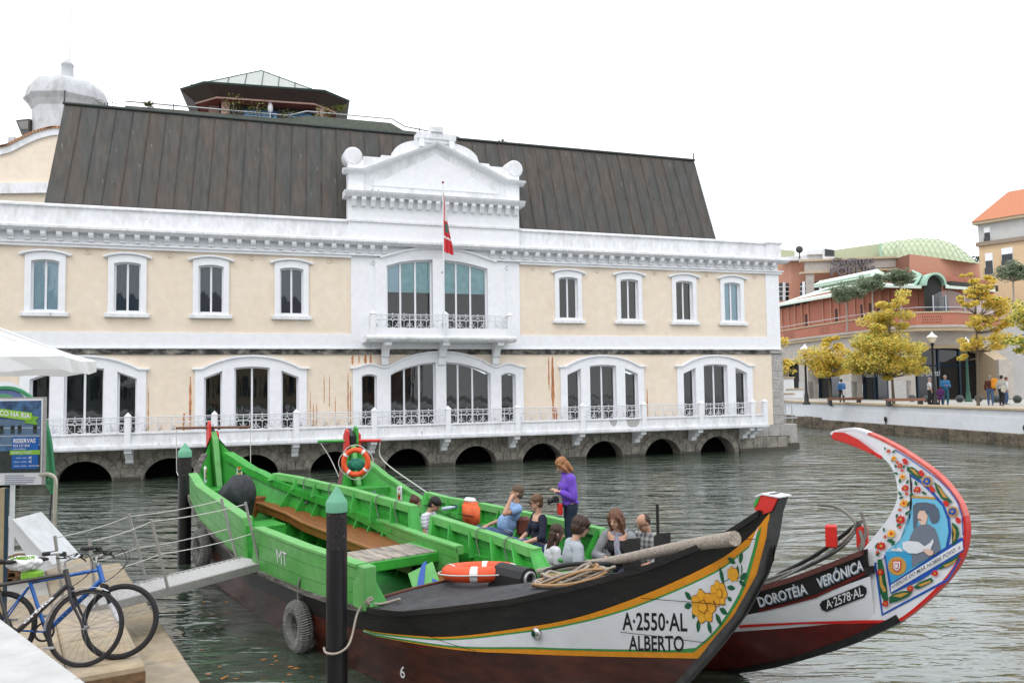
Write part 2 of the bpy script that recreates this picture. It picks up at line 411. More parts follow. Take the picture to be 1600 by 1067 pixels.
for row, (z0, z1) in enumerate([(.12, .62), (.64, 1.17)]):                 # wider blocks at the right end
    u = -2.1 if row else -2.25
    for wd in (.62, .7, .62, .55): MB().bbox(u, u+wd-.015, -.03-.02*row+r_.uniform(-.008, .008), .3, z0, z1, .012).build('stone', M_QUOIN if row else M_STONE, base); u += wd
MB().box(-2.4, .42, -.1, 3, -1, .12).build('waterline_ledge', M_STONEW, base)
for a, b in zip(ARC_U, ARC_U[1:]): MB().box(a+.95, b-.95, -.06, .3, -1, .1).build('waterline_ledge', M_STONEW, base)

# --- granite quoins at the right corner (lower storey)
for k in range(8):
    z0 = 1.18+k*.405
    wq = .62 if k % 2 else .60
    MB().bbox(-.5, .12, -.02+r_.uniform(-.006, .006), .6, z0, z0+.395, .012).build('quoin_stone', M_QUOIN, B)
MB().bbox(-.62, .2, -.09, .7, 4.43, 4.56, .02).build('quoin_cap', M_QUOIN, B)
MB().box(.12-.25, .12, .6, 12, 1.0, 4.5).build('side_wall', M_CREAM, B)
MB().box(-.2, 0.0, .05, 12, 4.5, 9.4).build('side_wall', M_WHITE, B)

# --- lower cream wall with its three-light windows
def tri_top(c):                                                     # shoulder, then arch
    f = arc(c-1.72, c+1.72, 3.84, 4.30)
    return lambda x: f(x) if abs(x-c) < 1.72 else 3.84
TRI = [-34.5, -28.97, -23.43, -9.15, -3.57]
def tri_top_low(c):
    f = arc(c-1.72, c+1.72, 3.84, 4.30)
    return lambda x: f(x)-.1 if abs(x-c) < 1.72 else 3.74
def ctop(x):
    P = [(-19.9, 3.84), (-19.6, 3.85), (-19.37, 3.93), (-19.13, 3.99), (-18.85, 3.95), (-18.62, 3.85), (-18.40, 3.87), (-17.9, 4.13), (-17.3, 4.34), (-16.75, 4.44), (-16.25, 4.47)]
    xx = x if x < -16.25 else -32.5-x
    return interp(xx, [p[0] for p in P], [p[1] for p in P])
lowholes = [(c-1.7, c+1.7, 1.5, tri_top_low(c)) for c in TRI[1:]]+[(-19.5, -13.0, 1.5, lambda x: ctop(x)-.1)]
g = MB(); g.plate(-34, -.5, 1.15, 4.40, lowholes, .0, .3, 1)
wall_low = g.build('lower_wall', M_CREAM, B)
MB().plate(-34, 0.0, 4.63, 5.18, [], -.05, .3).build('string_course', M_WHITE, B)
MB().plate(-34, -.62, 4.40, 4.63, [], -.06, .3).build('mouldy_ledge', M_MOULD, B)
MB().box(-34, .04, -.12, .3, 4.60, 4.645).build('ledge_lip', M_WHITED, B)

def pane_set(par, x0, x1, zb, top, mull, y=.16, fw=.07, glass=M_GLASS, blind=None, blind_z=None):
    """frame with mullions, one pane per light, a room behind and perhaps a blind"""
    T = top if callable(top) else (lambda x: top)
    edges = [x0]+list(mull)+[x1]; holes = []
    for i, (a, b) in enumerate(zip(edges, edges[1:])):
        aa = a+(fw if i == 0 else .035); bb = b-(fw if i == len(edges)-2 else .035)
        holes.append((aa, bb, zb+fw, (lambda x: T(x)-fw)))
    g = MB(); g.plate(x0, x1, zb, lambda x: T(x), holes, y, y+.06, .12); fr = g.build('frame', M_FRAME, par)
    for a, b, z, t in holes:
        MB().plate(a, b, z, t, [], y+.028, y+.034, .15).build('pane', glass, fr if par.parent is None else par)
        if blind:
            zz = z if blind_z is None else blind_z
            MB().plate(a-.02, b+.02, zz, (lambda x: T(x)-fw*.5), [], y+.075, y+.085, .2).build('blind', random.Random(int(a*97)).choice(blind) if isinstance(blind, list) else blind, par)
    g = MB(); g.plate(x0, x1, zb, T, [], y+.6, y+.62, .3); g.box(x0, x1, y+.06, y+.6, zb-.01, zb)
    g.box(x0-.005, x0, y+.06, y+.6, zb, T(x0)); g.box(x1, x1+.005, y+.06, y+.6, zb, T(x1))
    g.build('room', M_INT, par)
    return fr
MOULD = [(-.10, 0), (-.155, .035), (-.155, .085), (-.04, .10), (0, .10), (0, 0)]
def tri_window(c, bl=None):
    top = tri_top(c); inn = arc(c-2.4, c+2.4, 3.22, 3.96)
    H = [(c-.62, c+.62, 1.55, arc(c-.62, c+.62, 3.90, 3.95)), (c-1.66, c-1.04, 1.55, lambda x: lerp(3.55, 3.80, (x-c+1.66)/.62)),
         (c+1.04, c+1.66, 1.55, lambda x: lerp(3.80, 3.55, (x-c-1.04)/.62))]
    g = MB(); g.plate(c-1.96, c+1.96, 1.15, top, H, -.08, .17, .12)
    s = g.build('window', M_WHITE, B)
    pts = [(c-2.06, 3.82)]+[(c-2.0+4.0*i/28, top(c-2.0+4.0*i/28)-.02) for i in range(29)]+[(c+2.06, 3.82)]
    MB().sweep_xz(pts, MOULD).build('hood_mould', M_WHITE, s)
    for h, ml in zip(H, ([c], [], [])): pane_set(s, h[0], h[1], h[2], h[3], ml, .12, .06, blind=bl)
    return s
for c in TRI[1:]: tri_window(c)
# central group: small light, big three-light arch, big three-light arch, small light
big = lambda x: interp(x if x < -16.25 else -32.5-x, [-18.4, -18.1, -17.8, -17.4, -17.0, -16.48, -16.2], [3.56, 3.72, 3.84, 3.96, 4.04, 4.09, 4.1])
CH = [(-19.42, -18.82, 1.55, arc(-19.42, -18.82, 3.55, 3.64)), (-18.30, -16.48, 1.55, big), (-16.06, -14.20, 1.55, big), (-13.74, -13.12, 1.55, arc(-13.74, -13.12, 3.55, 3.64))]
g = MB(); g.plate(-19.74, -12.78, 1.15, ctop, CH, -.08, .17, .12); cw = g.build('window', M_WHITE, B)
MB().sweep_xz([(-19.84+7.16*i/60, ctop(-19.84+7.16*i/60)-.02) for i in range(61)], MOULD).build('hood_mould', M_WHITE, cw)
for h, ml in zip(CH, ([], [-17.72, -17.12], [-15.53, -14.92], [])): pane_set(cw, h[0], h[1], h[2], h[3], ml, .12, .06)
# rust streaks run down from the ledge and the railings
r_ = random.Random(3)
for (u, z0, z1, wd) in [(-11.45, 1.7, 4.3, .14), (-11.62, 2.9, 4.3, .07), (-11.35, 1.6, 2.2, .2), (-25.55, 1.7, 3.6, .09), (-25.75, 1.6, 2.3, .12), (-19.92, 1.7, 3.7, .05), (-19.83, 1.7, 3.2, .04),
                        (-20.82, 2.5, 3.6, .035), (-20.62, 2.4, 3.6, .03), (-21.33, 1.7, 3.0, .03), (-21.1, 1.7, 2.6, .03), (-20.4, 1.7, 2.8, .03), (-7.02, 1.7, 2.9, .07), (-26.93, 1.7, 3.2, .035),
                        (-19.75, 4.0, 4.38, .09), (-19.25, 4.03, 4.38, .12), (-19.05, 4.02, 4.38, .1), (-19.5, 4.05, 4.38, .05), (-21.22, 1.7, 2.5, .04), (-1.2, 1.3, 1.45, .2)]:
    n = 14; L_ = []; Rr = []
    for i in range(n+1):
        t = i/n; z = lerp(z0, z1, t); wq = wd*(.35+.65*math.sin(math.pi*min(1, t*1.05))**.5)*r_.uniform(.55, 1.1)*.5
        L_.append((u-wq+r_.uniform(-.008, .008), z)); Rr.append((u+wq, z))
    MB().prism(L_+Rr[::-1], -.004, 0).build('rust_streak', M_RUST, wall_low)

# --- upper cream wall, pilasters and eight windows
UPL = [-33.0, -30.22, -27.65, -24.87, -22.02]; UPR = [-10.68, -7.8, -5.06, -2.56]
UP = UPL+UPR
upholes = [(c-.55, c+.55, 5.83, 7.78) for c in UP]+[(-18.5, -14.2, 5.18, 8.2)]
g = MB(); g.plate(-34, -.05, 5.18, 8.22, upholes, 0, .3, 1); wall_up = g.build('upper_wall', M_CREAM, B)
bl = {-33.0: M_BLINDB, -30.22: M_BLINDB, -27.65: M_BLINDG, -24.87: M_BLINDG, -22.02: M_BLINDG, -10.68: M_BLINDO, -7.8: M_BLINDO, -5.06: M_BLINDO, -2.56: M_BLINDB}
for c in UP:
    H = (c-.43, c+.43, 5.90, arc(c-.43, c+.43, 7.61, 7.67))
    g = MB(); g.plate(c-.62, c+.62, 5.83, arc(c-.62, c+.62, 7.82, 7.92), [H], -.07, .17, .1); s = g.build('window', M_WHITE, B)
    MB().sweep_xz([(c-.76, 7.78)]+[(c-.72+1.44*i/14, arc(c-.72, c+.72, 7.82, 7.95)(c-.72+1.44*i/14)-.02) for i in range(15)]+[(c+.76, 7.78)], MOULD).build('hood_mould', M_WHITE, s)
    MB().bbox(c-.74, c+.74, -.16, .0, 5.70, 5.84, .015).build('sill', M_WHITED, s)
    pane_set(s, H[0], H[1], H[2], H[3], [c], .1, .06, blind=bl[c])
for u in [-33, -28.93, -26.27, -23.45, -20.6, -12.25, -9.3, -6.5, -3.85, -1.3]:
    MB().torus(.07, .02, 16, 6, M=Matrix.Translation((u, -.02, 7.98)) @ Matrix.Rotation(math.pi/2, 4, 'X')).build('vent_ring', M_CREAM, wall_up)
for u in (-18.95, -13.45):
    MB().torus(.07, .02, 16, 6, M=Matrix.Translation((u, -.10, 7.98)) @ Matrix.Rotation(math.pi/2, 4, 'X')).build('vent_ring', M_WHITE, B)
# corner pilaster and central white bay
MB().plate(-.72, 0.0, 5.18, 8.12, [], -.05, .3).build('pilaster', M_WHITE, B)
UH = [(-18.42, -16.58, 4.95, lambda x: interp(x, [-18.42, -17.9, -17.3, -16.58], [7.87, 8.03, 8.13, 8.18])),
      (-16.12, -14.27, 4.95, lambda x: interp(x, [-16.12, -15.4, -14.8, -14.27], [8.19, 8.13, 8.02, 7.89]))]
carc = lambda x: interp(x if x < -16.3 else -32.6-x, [-18.6, -18.3, -17.8, -17.2, -16.7, -16.3], [8.22, 8.30, 8.46, 8.60, 8.66, 8.68])
g = MB(); g.plate(-19.8, -12.88, 5.18, lambda x: carc(x) if -18.6 < x < -14.0 else 8.22, UH, -.05, .3, .1); cb = g.build('central_bay', M_WHITE, B)
g = MB(); g.plate(-18.88, -13.52, 5.18, lambda x: (carc(x)-.03) if -18.6 < x < -14.0 else 8.19, UH, -.09, -.05, .1); g.build('bay_panel', M_WHITE, cb)
MB().sweep_xz([(-18.62, 8.12)]+[(-18.6+4.6*i/30, carc(-18.6+4.6*i/30)-.08) for i in range(31)]+[(-13.98, 8.12)], [(-.09, 0), (-.2, .05), (-.2, .11), (-.05, .14), (0, .14), (0, 0)]).build('hood_mould', M_WHITE, cb)
MB().bbox(-16.58, -16.12, -.12, .25, 4.95, 8.18, .02).build('mullion_pier', M_WHITE, cb)
for h, ml in zip(UH, ([-17.85, -17.25], [-15.57, -14.97])):
    pane_set(cb, h[0], h[1], h[2], h[3], ml, .1, .07, blind=[M_BLINDT, M_BLINDT, M_BLINDB], blind_z=6.86)

# --- cornice, brackets (dentils) and parapet
MB().box(-34, -19.8, -.14, .3, 8.12, 8.22).box(-12.88, .12, -.14, .3, 8.12, 8.22).build('lower_cornice', M_WHITE, B)
MB().box(-34, -18.6, -.20, .3, 8.22, 8.27).box(-14.0, .18, -.20, .3, 8.22, 8.27).build('lower_cornice_lip', M_WHITED, B)
MB().plate(-34, .0, lambda x: (carc(x) if -18.6 < x < -14.0 else 8.27), 8.64, [], -.02, .3, .2).build('frieze', M_WHITE, B)
g = MB(); g.prism([(-.44, 8.72), (-.44, 8.80), (-.30, 8.86), (0, 8.86), (0, 8.62), (-.30, 8.62), (-.36, 8.66)], -34.1, .35, 'x'); g.build('upper_cornice', M_WHITED, B)
# small bracket shared by every dentil
g = MB(); g.prism([(-.30, 8.62), (-.30, 8.52), (-.24, 8.44), (-.14, 8.42), (-.14, 8.34), (-.02, 8.32), (-.02, 8.62)], -.085, .085, 'x')
dent = g.mesh('cornice_bracket', M_WHITE)
u = -33.7
while u < .05:
    z_low = carc(u) if -18.55 < u < -14.05 else 8.27
    if z_low < 8.33: inst('cornice_bracket', dent, B, (u, 0, 0))
    u += .49
MB().plate(-34, 0.05, 8.86, 9.50, [], -.10, .25, 2).build('parapet', M_WHITED, B)
g = MB(); g.prism([(-.17, 9.50), (-.17, 9.56), (-.08, 9.62), (.3, 9.62), (.3, 9.50)], -34, .1, 'x'); g.build('parapet_cap', M_WHITED, B)
MB().bbox(-.72, .1, -.16, .6, 8.88, 9.52, .02).build('parapet_pier', M_WHITED, B)
MB().bbox(-.78, .16, -.22, .66, 9.52, 9.64, .03).build('parapet_pier_cap', M_WHITED, B)
MB().box(-.3, .05, .2, 12, 8.3, 9.5).box(-34, .1, .3, 12, 9.2, 9.3).build('flat_roof', M_WHITED, B)

# --- central pediment
PE = bpy.data.objects.new('pediment', None); COL.objects.link(PE); PE.parent = B
C0 = -16.4
MB().plate(-19.92, -12.92, 8.86, 10.50, [], -.22, .3, 2).build('pediment_wall', M_WHITE, PE)
MB().box(-19.98, -12.86, -.28, .35, 9.52, 9.60).build('pediment_band', M_WHITED, PE)
g = MB(); g.prism([(-.58, 10.58), (-.62, 10.66), (-.30, 10.72), (.3, 10.72), (.3, 10.46), (-.46, 10.46)], -20.08, -12.76, 'x'); g.build('pediment_cornice', M_WHITED, PE)
g = MB(); g.prism([(-.48, 10.46), (-.48, 10.36), (-.40, 10.26), (-.34, 10.12), (-.22, 10.08), (-.22, 10.46)], -.085, .085, 'x'); pd = g.mesh('pediment_bracket', M_WHITE)
for k in range(19): inst('pediment_bracket', pd, PE, (-19.72+k*(6.62/18), 0, 0))
# wall above, scroll ears, arch and crown block
def ptop(x):
    d = abs(x-C0)
    if d < .74: return 13.28
    if d < 1.75: return 12.20+.74*math.sqrt(max(0, 1-((d-.55)/1.25)**2))
    if d < 2.25: return 12.22
    if d < 2.95: return 12.12
    return 11.95
MB().plate(-19.80, -13.0, 10.72, ptop, [], -.16, .35, .07).build('pediment_gable', M_WHITED, PE)
for sx in (-1, 1):
    cx = C0+sx*3.22
    MB().lathe([(.0, -.24), (.30, -.24), (.30, -.21), (.36, -.19), (.38, .35), (0, .35)], 24, 0, Matrix.Translation((cx+sx*.1, 0, 12.08)) @ Matrix.Rotation(-math.pi/2, 4, 'X'), False).build('scroll', M_WHITED, PE)
    MB().bbox(cx-.3, cx+.3, -.20, .3, 10.72, 11.95, .015).build('gable_pier', M_WHITE, PE)
MB().bbox(C0-.62, C0+.62, -.24, .3, 12.86, 13.30, .02).bbox(C0-.80, C0+.80, -.30, .35, 13.0, 13.26, .02).bbox(C0-.26, C0+.26, -.36, .2, 13.26, 13.52, .03).build('crown_block', M_WHITED, PE)
for sx in (-1, 1): MB().bbox(C0+sx*.62-.1, C0+sx*.62+.1, -.30, -.1, 12.68, 13.0, .015).build('crown_drop', M_WHITE, PE)
rk = [(-20.12, 11.38), (-19.3, 11.42), (C0, 12.72), (-13.5, 11.42), (-12.68, 11.38)]
MB().sweep_xz(rk, [(-.16, 0), (-.42, .08), (-.46, .16), (-.18, .20), (0, .20), (0, 0)]).build('raking_cornice', M_WHITE, PE)
MB().prism([(-19.0, 10.98), (C0, 12.42), (-13.8, 10.98)], -.19, -.1).build('tympanum', M_WHITE, PE)

# --- dark metal mansard roof, sheet by sheet
M_ROOF = mat('patinated copper sheet', (.076, .058, .046), .55, .35, 1.2, .15, 9, col2=(.050, .053, .048), mix=.50, metal=.0, stretch=(1.6, 1, .22), speck=(7, .70, (.17, .19, .17)))
RF = bpy.data.objects.new('roof', None); COL.objects.link(RF); RF.parent = B
ub0, ub1, ut0, ut1, zb_, zt, yb, yt = -30.42, -2.95, -29.98, -3.40, 9.45, 13.66, .45, 1.55
NP = 46
for k in range(NP):
    a, b = k/NP, (k+1)/NP; e = .0006
    if k == 0 or k == NP-1: pass
    j = r_.uniform(-.006, .006)
    q = [(lerp(ub0, ub1, a)+.002, yb+j, zb_), (lerp(ub0, ub1, b)-.002, yb+j, zb_), (lerp(ut0, ut1, b)-.002, yt+j, zt), (lerp(ut0, ut1, a)+.002, yt+j, zt)]
    g = MB(); g.add(q+[(x, y+.03, z) for x, y, z in q], [(0, 1, 2, 3), (7, 6, 5, 4), (0, 4, 5, 1), (1, 5, 6, 2), (3, 2, 6, 7), (0, 3, 7, 4)])
    p0_ = Vector(q[1]); p1_ = Vector(q[2])
    g.tube([p0_+Vector((0, -.03, 0)), p1_+Vector((0, -.03, 0))], .013, 4)
    g.build('roof_sheet', M_ROOF, RF)
back = 11.0
MB().add([(ub0, yb, zb_), (ut0, yt, zt), (ut0, back-1, zt), (ub0, back, zb_)], [(0, 1, 2, 3)]).add([(ub1, yb, zb_), (ut1, yt, zt), (ut1, back-1, zt), (ub1, back, zb_)], [(3, 2, 1, 0)]).add([(ut0, yt, zt), (ut1, yt, zt), (ut1, back-1, zt), (ut0, back-1, zt)], [(0, 1, 2, 3)]).build('roof_side', M_ROOF, RF)
M_DARKM = mat('dark metal edge', (.035, .045, .042), .5, .2, 3)
MB().tube([(ut0-.05, yt-.03, zt+.02), (ut1+.05, yt-.03, zt+.02)], .055, 6).tube([(ut0, yt, zt), (ut0, yt, zt+.5)], .03, 5).tube([(ut1, yt, zt), (ut1, yt, zt+.35)], .03, 5).build('ridge_edge', M_DARKM, RF)

# --- canal balcony: slab, low wall, posts, brackets, iron railing
def rail_unit(g, x, w_, z0, h, y=0):
    """ornament unit: ring in a diamond above, sunburst fan below"""
    t = .011; c = x+w_/2
    zr = z0+h*.66; g.tube([(c+.062*math.cos(a), y, zr+.062*math.sin(a)) for a in [2*math.pi*i/10 for i in range(10)]], t, 4, closed=True)
    for dx, dz in ((.115, 0), (-.115, 0), (0, .115), (0, -.115)): g.tube([(c+dx*.55, y, zr+dz*.55), (c+dx, y, zr+dz)], t, 4)
    g.tube([(c-.115, y, zr), (x, y, zr)], t, 3); g.tube([(c+.115, y, zr), (x+w_, y, zr)], t, 3)
    g.tube([(c, y, zr+.115), (c, y, z0+h)], t, 3); g.tube([(c, y, zr-.115), (c, y, z0)], t, 3)
    g.tube([(x, y, z0), (x, y, z0+h)], .013, 4)
    g.ball((c, y, z0+h+.045), .02, 6)
    g.tube([(c+w_*.47*math.cos(a), y, z0+.27-.25*abs(math.sin(a))) for a in [math.pi*i/8 for i in range(9)]], t, 3)
    for dx, dz in ((-.12, .16), (.12, .16), (-.15, .05), (.15, .05)): g.tube([(x, y, z0+.06), (x+dx*.0+abs(dx)*1, y, z0+.06+dz)], t*.9, 3)
    for dx, dz in ((-.12, .16), (-.15, .05)): g.tube([(x+w_, y, z0+.06), (x+w_+dx, y, z0+.06+dz)], t*.9, 3)
def railing(L_, z0, h):
    g = MB(); n = max(1, round(L_/.46)); w_ = L_/n
    for i in range(n): rail_unit(g, i*w_, w_, z0, h)
    g.tube([(L_, 0, z0), (L_, 0, z0+h)], .013, 4)
    g.tube([(0, 0, z0+h), (L_, 0, z0+h)], .017, 4); g.tube([(0, 0, z0), (L_, 0, z0)], .015, 4); g.tube([(0, 0, z0+.31), (L_, 0, z0+.31)], .012, 4); g.tube([(0, 0, z0+h-.07), (L_, 0, z0+h-.07)], .01, 4)
    return g
BAL = bpy.data.objects.new('canal_balcony', None); COL.objects.link(BAL); BAL.parent = B
MB().plate(-34, -1.5, 1.12, 1.2, [], -1.0, .1, 5).build('slab', M_WHITED, BAL)
MB().plate(-34, -1.55, 1.2, 1.64, [], -.93, -.80, 5).build('low_wall', M_WHITED, BAL)
MB().box(-34, -1.5, -1.03, -.9, 1.16, 1.26).build('slab_edge', M_WHITED, BAL)
MB().box(-34, -1.55, -.97, -.76, 1.64, 1.69).build('wall_cap', M_WHITED, BAL)
MB().box(-1.68, -1.55, -.80, .0, 1.2, 1.64).build('low_wall', M_WHITED, BAL)
POSTS = [-33.1, -30.3, -27.5, -24.72, -21.92, -19.08, -16.22, -13.36, -10.52, -7.7, -4.92, -2.28, -1.62]
g = MB(); g.bbox(-.095, .095, -1.0, -.77, 1.2, 2.24, .01); g.add([(-.12, -1.02, 2.24), (.12, -1.02, 2.24), (.12, -.75, 2.24), (-.12, -.75, 2.24), (0, -.885, 2.38)], [(0, 1, 4), (1, 2, 4), (2, 3, 4), (3, 0, 4)])
pm = g.mesh('post', M_WHITE)
g = MB(); g.prism([(-.86, 1.12), (-.86, .98), (-.62, .92), (-.52, .80), (-.34, .78), (-.30, .62), (-.02, .54), (-.02, 1.12)], -.12, .12, 'x'); bmsh = g.mesh('bracket', M_WHITE)
rl = railing(2.6, 1.69, .52).mesh('railing', M_IRON)
for i, u in enumerate(POSTS):
    inst('post', pm, BAL, (u, 0, 0)); inst('bracket', bmsh, BAL, (u if u != -1.62 else -1.88, 0, 0))
    if i+1 < len(POSTS):
        L_ = POSTS[i+1]-u-.2
        if L_ > 2.3: inst('railing', rl, BAL, (u+.1, -.88, 0), scale=(L_/2.6, 1, 1))
        elif L_ > .2: railing(L_, 1.69, .52).build('railing', M_IRON, BAL, loc=(u+.1, -.88, 0))
M_PATCH = mat('bare cement patch', (.40, .40, .39), .9, .2, 5)
MB().prism([(-9.35, 1.62), (-8.95, 1.62), (-9.02, 1.42), (-9.12, 1.36), (-9.22, 1.42)], -.934, -.93).build('cement_patch', M_PATCH, BAL)
MB().prism([(-8.55, 1.63), (-7.9, 1.63), (-7.95, 1.45), (-8.05, 1.33), (-8.3, 1.30), (-8.45, 1.36)], -.934, -.93).build('cement_patch', M_PATCH, BAL)
# upper balcony
UB = bpy.data.objects.new('upper_balcony', None); COL.objects.link(UB); UB.parent = B
MB().prism([(-1.08, 4.90), (-1.12, 4.96), (-1.12, 5.02), (-1.04, 5.08), (-.05, 5.08), (-.05, 4.84), (-.95, 4.84)], -19.38, -13.42, 'x').build('slab', M_WHITED, UB)
MB().box(-19.2, -13.6, -1.02, -.88, 5.08, 5.36).box(-19.2, -19.06, -.88, -.05, 5.08, 5.36).box(-13.74, -13.6, -.88, -.05, 5.08, 5.36).build('low_wall', M_WHITE, UB)
for u in (-19.12, -16.3, -13.66):
    inst('post', pm, UB, (u, -.065, 3.66))
for a, b in ((-19.02, -16.4), (-16.2, -13.76)):
    railing(b-a, 5.36, .52).build('railing', M_IRON, UB, loc=(a, -.95, 0))
for u in (-19.12, -13.66): railing(.8, 5.36, .52).build('railing', M_IRON, UB, loc=(u, -.12, 0), rot=(0, 0, -math.pi/2))
g = MB(); g.prism([(-.90, 4.84), (-.90, 4.72), (-.62, 4.66), (-.42, 4.52), (-.30, 4.30), (-.18, 4.26), (-.18, 4.0), (-.05, 3.9), (-.05, 4.84)], -.13, .13, 'x'); bb = g.mesh('bracket', M_WHITE)
for u in (-18.52, -16.25, -14.0): inst('bracket', bb, UB, (u, -.02, .0))
MB().bbox(-19.0, -13.75, -.2, 0, 4.62, 4.84, .03).build('slab_support', M_WHITE, UB)

# --- flagpole with its flag at the upper balcony
M_STEEL = mat('galvanised steel', (.45, .46, .47), .4, .1, 8, metal=.7)
FPL = thing('flagpole', 'slim white flagpole rising from the upper balcony in front of the pediment', 'flagpole', Matrix.Translation(ORG) @ Matrix.Rotation(A_F, 4, 'Z') @ Vector((-16.4, -1.15, 5.3)), A_F)
MB().tube([(0, 0, -.2), (0, 0, 5.72)], [.035, .022], 8).build('pole', M_FRAME, FPL)
MB().ball((0, 0, 5.75), .05).build('finial', mat('dark red paint', (.25, .03, .03)), FPL)
MB().box(-.06, .06, 0, .15, .2, .26).box(-.06, .06, 0, .15, 2.2, 2.26).build('clamp', M_STEEL, FPL)
M_FLAG = mat('flag cloth', (.62, .035, .045), .8, .15, 4)
M_FLAG2 = mat('flag white cloth', (.72, .70, .70), .8, .1, 4); M_FLAG3 = mat('flag green crest', (.06, .20, .16), .8, .4, 9)
g = MB(); nu, nv = 10, 26
for j in range(nv+1):
    for i in range(nu+1):
        t = j/nv; s_ = i/nu; wd = .03+.34*t**.9
        x = s_*wd+.02*math.sin(9*t); y = .05*math.sin(s_*14+t*3)*(.3+t)
        g.v.append((x, y-.02, 5.38-2.35*t-.12*s_))
for j in range(nv):
    for i in range(nu):
        a = j*(nu+1)+i; t = (j+.5)/nv; s_ = (i+.5)/nu
        mi = 0
        if t < .46 and s_ > .25: mi = 1
        if .50 < t < .66 and .3 < s_ < .9: mi = 2
        if .72 < t < .76: mi = 1
        g.f.append((a, a+nu+1, a+nu+2, a+1)); g.mi.append(mi); g.sm.append(True)
fl = g.build('flag', [M_FLAG, M_FLAG2, M_FLAG3]); fl.location = FPL.location; fl.rotation_euler = (0, 0, A_F)
tag(fl, 'limp red and white flag with a green crest hanging from the flagpole', 'flag')
# ================================================================== right bank: quay, shops, market building, trees
M_PAVE = mat('pale paving', (.46, .44, .40), .9, .12, 1.5, .1, 20)
M_COPE = mat('sandstone coping', (.50, .40, .27), .85, .15, 2, .2, 20)
M_QWHITE = mat('white quay wall', (.72, .74, .78), .85, .05, .8, .2, 12, col2=(.66, .68, .72), mix=.4)
M_QBASE = mat('stained quay stone', (.19, .15, .105), .9, .35, 1.2, .6, 14, col2=(.07, .06, .045), mix=.5, stretch=(1, 1, 2))
M_BRICK = mat('red brickwork', (.40, .16, .105), .85, .15, 2.5, .3, 30, col2=(.44, .155, .10), mix=.5)
M_BRICKD = mat('faded brick', (.50, .25, .17), .85, .08, 1.2, .2, 20)
M_LSTONE = mat('pale grey stone cladding', (.45, .415, .375), .85, .1, 2.2, .2, 20, col2=(.39, .36, .33), mix=.5)
M_GROOF = mat('pale green copper roof', (.66, .76, .66), .6, .07, 1.2, .05, 10, col2=(.68, .78, .69), mix=.5)
M_GROOFD = mat('green copper side', (.34, .54, .42), .6, .1, 2)
M_VAULT = mat('pale olive green vault', (.44, .50, .34), .7, .07, .8, .05, 8)
M_DKGL = mat('dark shop glass', (.012, .015, .018), .08, .3, .6, spec=.6)
M_DKBL = mat('dark blue frame', (.008, .03, .06), .4, .1, 3)
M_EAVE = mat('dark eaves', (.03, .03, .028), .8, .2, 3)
M_BEIGE = mat('beige apartment render', (.62, .45, .28), .85, .05, .6, .1, 14)
M_GREYR = mat('grey apartment render', (.50, .50, .49), .85, .05, .6)
M_TILE = mat('orange roof tile', (.52, .20, .10), .8, .3, 5, .3, 20, stretch=(1, 1, 1))
M_CONC = mat('light concrete', (.45, .44, .43), .85, .12, 2)

QA, QB = Vector((20.2, 58.5, 0)), Vector((23.54, 38.0, 0)); qd = (QB-QA).normalized(); qn = Vector((-qd.y, qd.x, 0))  # qn to the right (land)
if qn.x < 0: qn = -qn
Q0, Q1 = QA-qd*16, QB+qd*14
g = MB(); a, b, c, d_ = Q0+qn*.3, Q1+qn*.3, Q1+Vector((160, 60, 0)), Vector((200, 300, 0)); e_ = Vector((-10, 300, 0)); 
g.add([(p.x, p.y, 1.60) for p in (a, b, c, d_, e_)], [(0, 1, 2, 3, 4)]); g.build('quay_paving', M_PAVE, kind='structure')
QW = thing('quay_wall', 'white painted canal wall with sandstone coping and stained stone foot along the far bank', 'quay wall', QA, math.atan2(qd.y, qd.x))
# local x along the wall towards the camera, local -y .. find side
inv = Matrix.Rotation(-math.atan2(qd.y, qd.x), 3, 'Z'); side_land = (inv @ qn).y          # +-1
L0, L1 = -16.0, (QB-QA).length+14
def qbox(x0, x1, y0, y1, z0, z1, name, m_, bev=0.0):
    ya, yb_ = sorted((y0*side_land, y1*side_land))
    g = MB(); (g.bbox(x0, x1, ya, yb_, z0, z1, bev) if bev else g.box(x0, x1, ya, yb_, z0, z1)); return g.build(name, m_, QW)
qbox(L0, L1, .06, .8, .55, 1.62, 'white_wall', M_QWHITE)
qbox(4, L1, .03, .06, .48, 1.30, 'render_patch', M_QWHITE)
x = L0
while x < L1: qbox(x, min(x+2.38, L1), -.06, .45, 1.62, 1.76, 'coping_stone', M_COPE, .03); x += 2.4
x = L0
while x < L1:
    wq = rnd.uniform(.9, 1.6); qbox(x, min(x+wq-.03, L1), -.04+rnd.uniform(-.03, .03), .5, -.6, .56 if x > 3 else .70+rnd.uniform(-.04, .04), 'foot_stone', M_QBASE, .04); x += wq
for px_, py_ in ((1332, 656), (1535, 670)):
    p = inv @ (atz(px_, py_, .85)-QA); g = MB(); g.ball((p.x, -.03*side_land, .85), (.12, .08, .16), 8); g.tube([(p.x, -.02*side_land, .75), (p.x, -.02*side_land, .55)], .03, 5); g.build('mooring_ring', mat('black iron fitting', (.012, .012, .012), .5, .2, 9), QW)
# stepped white parapet by the bridge steps (left end)
SP = thing('step_parapet', 'stepped white parapet on the far quay just right of the cream building', 'parapet', atd(1232, 622, 60), 0)
for x0, x1, z0, z1 in ((-.6, .35, 0, 1.45), (-.2, 1.0, 0, .62), (-.65, .3, 0, .3)):
    MB().bbox(x0, x1, -.3+.02*z1, .3, z0, z1, .02).build('wall_step', M_QWHITE, SP); MB().bbox(x0-.06, x1+.06, -.36, .36, z1, z1+.09, .02).build('step_coping', M_COPE, SP)
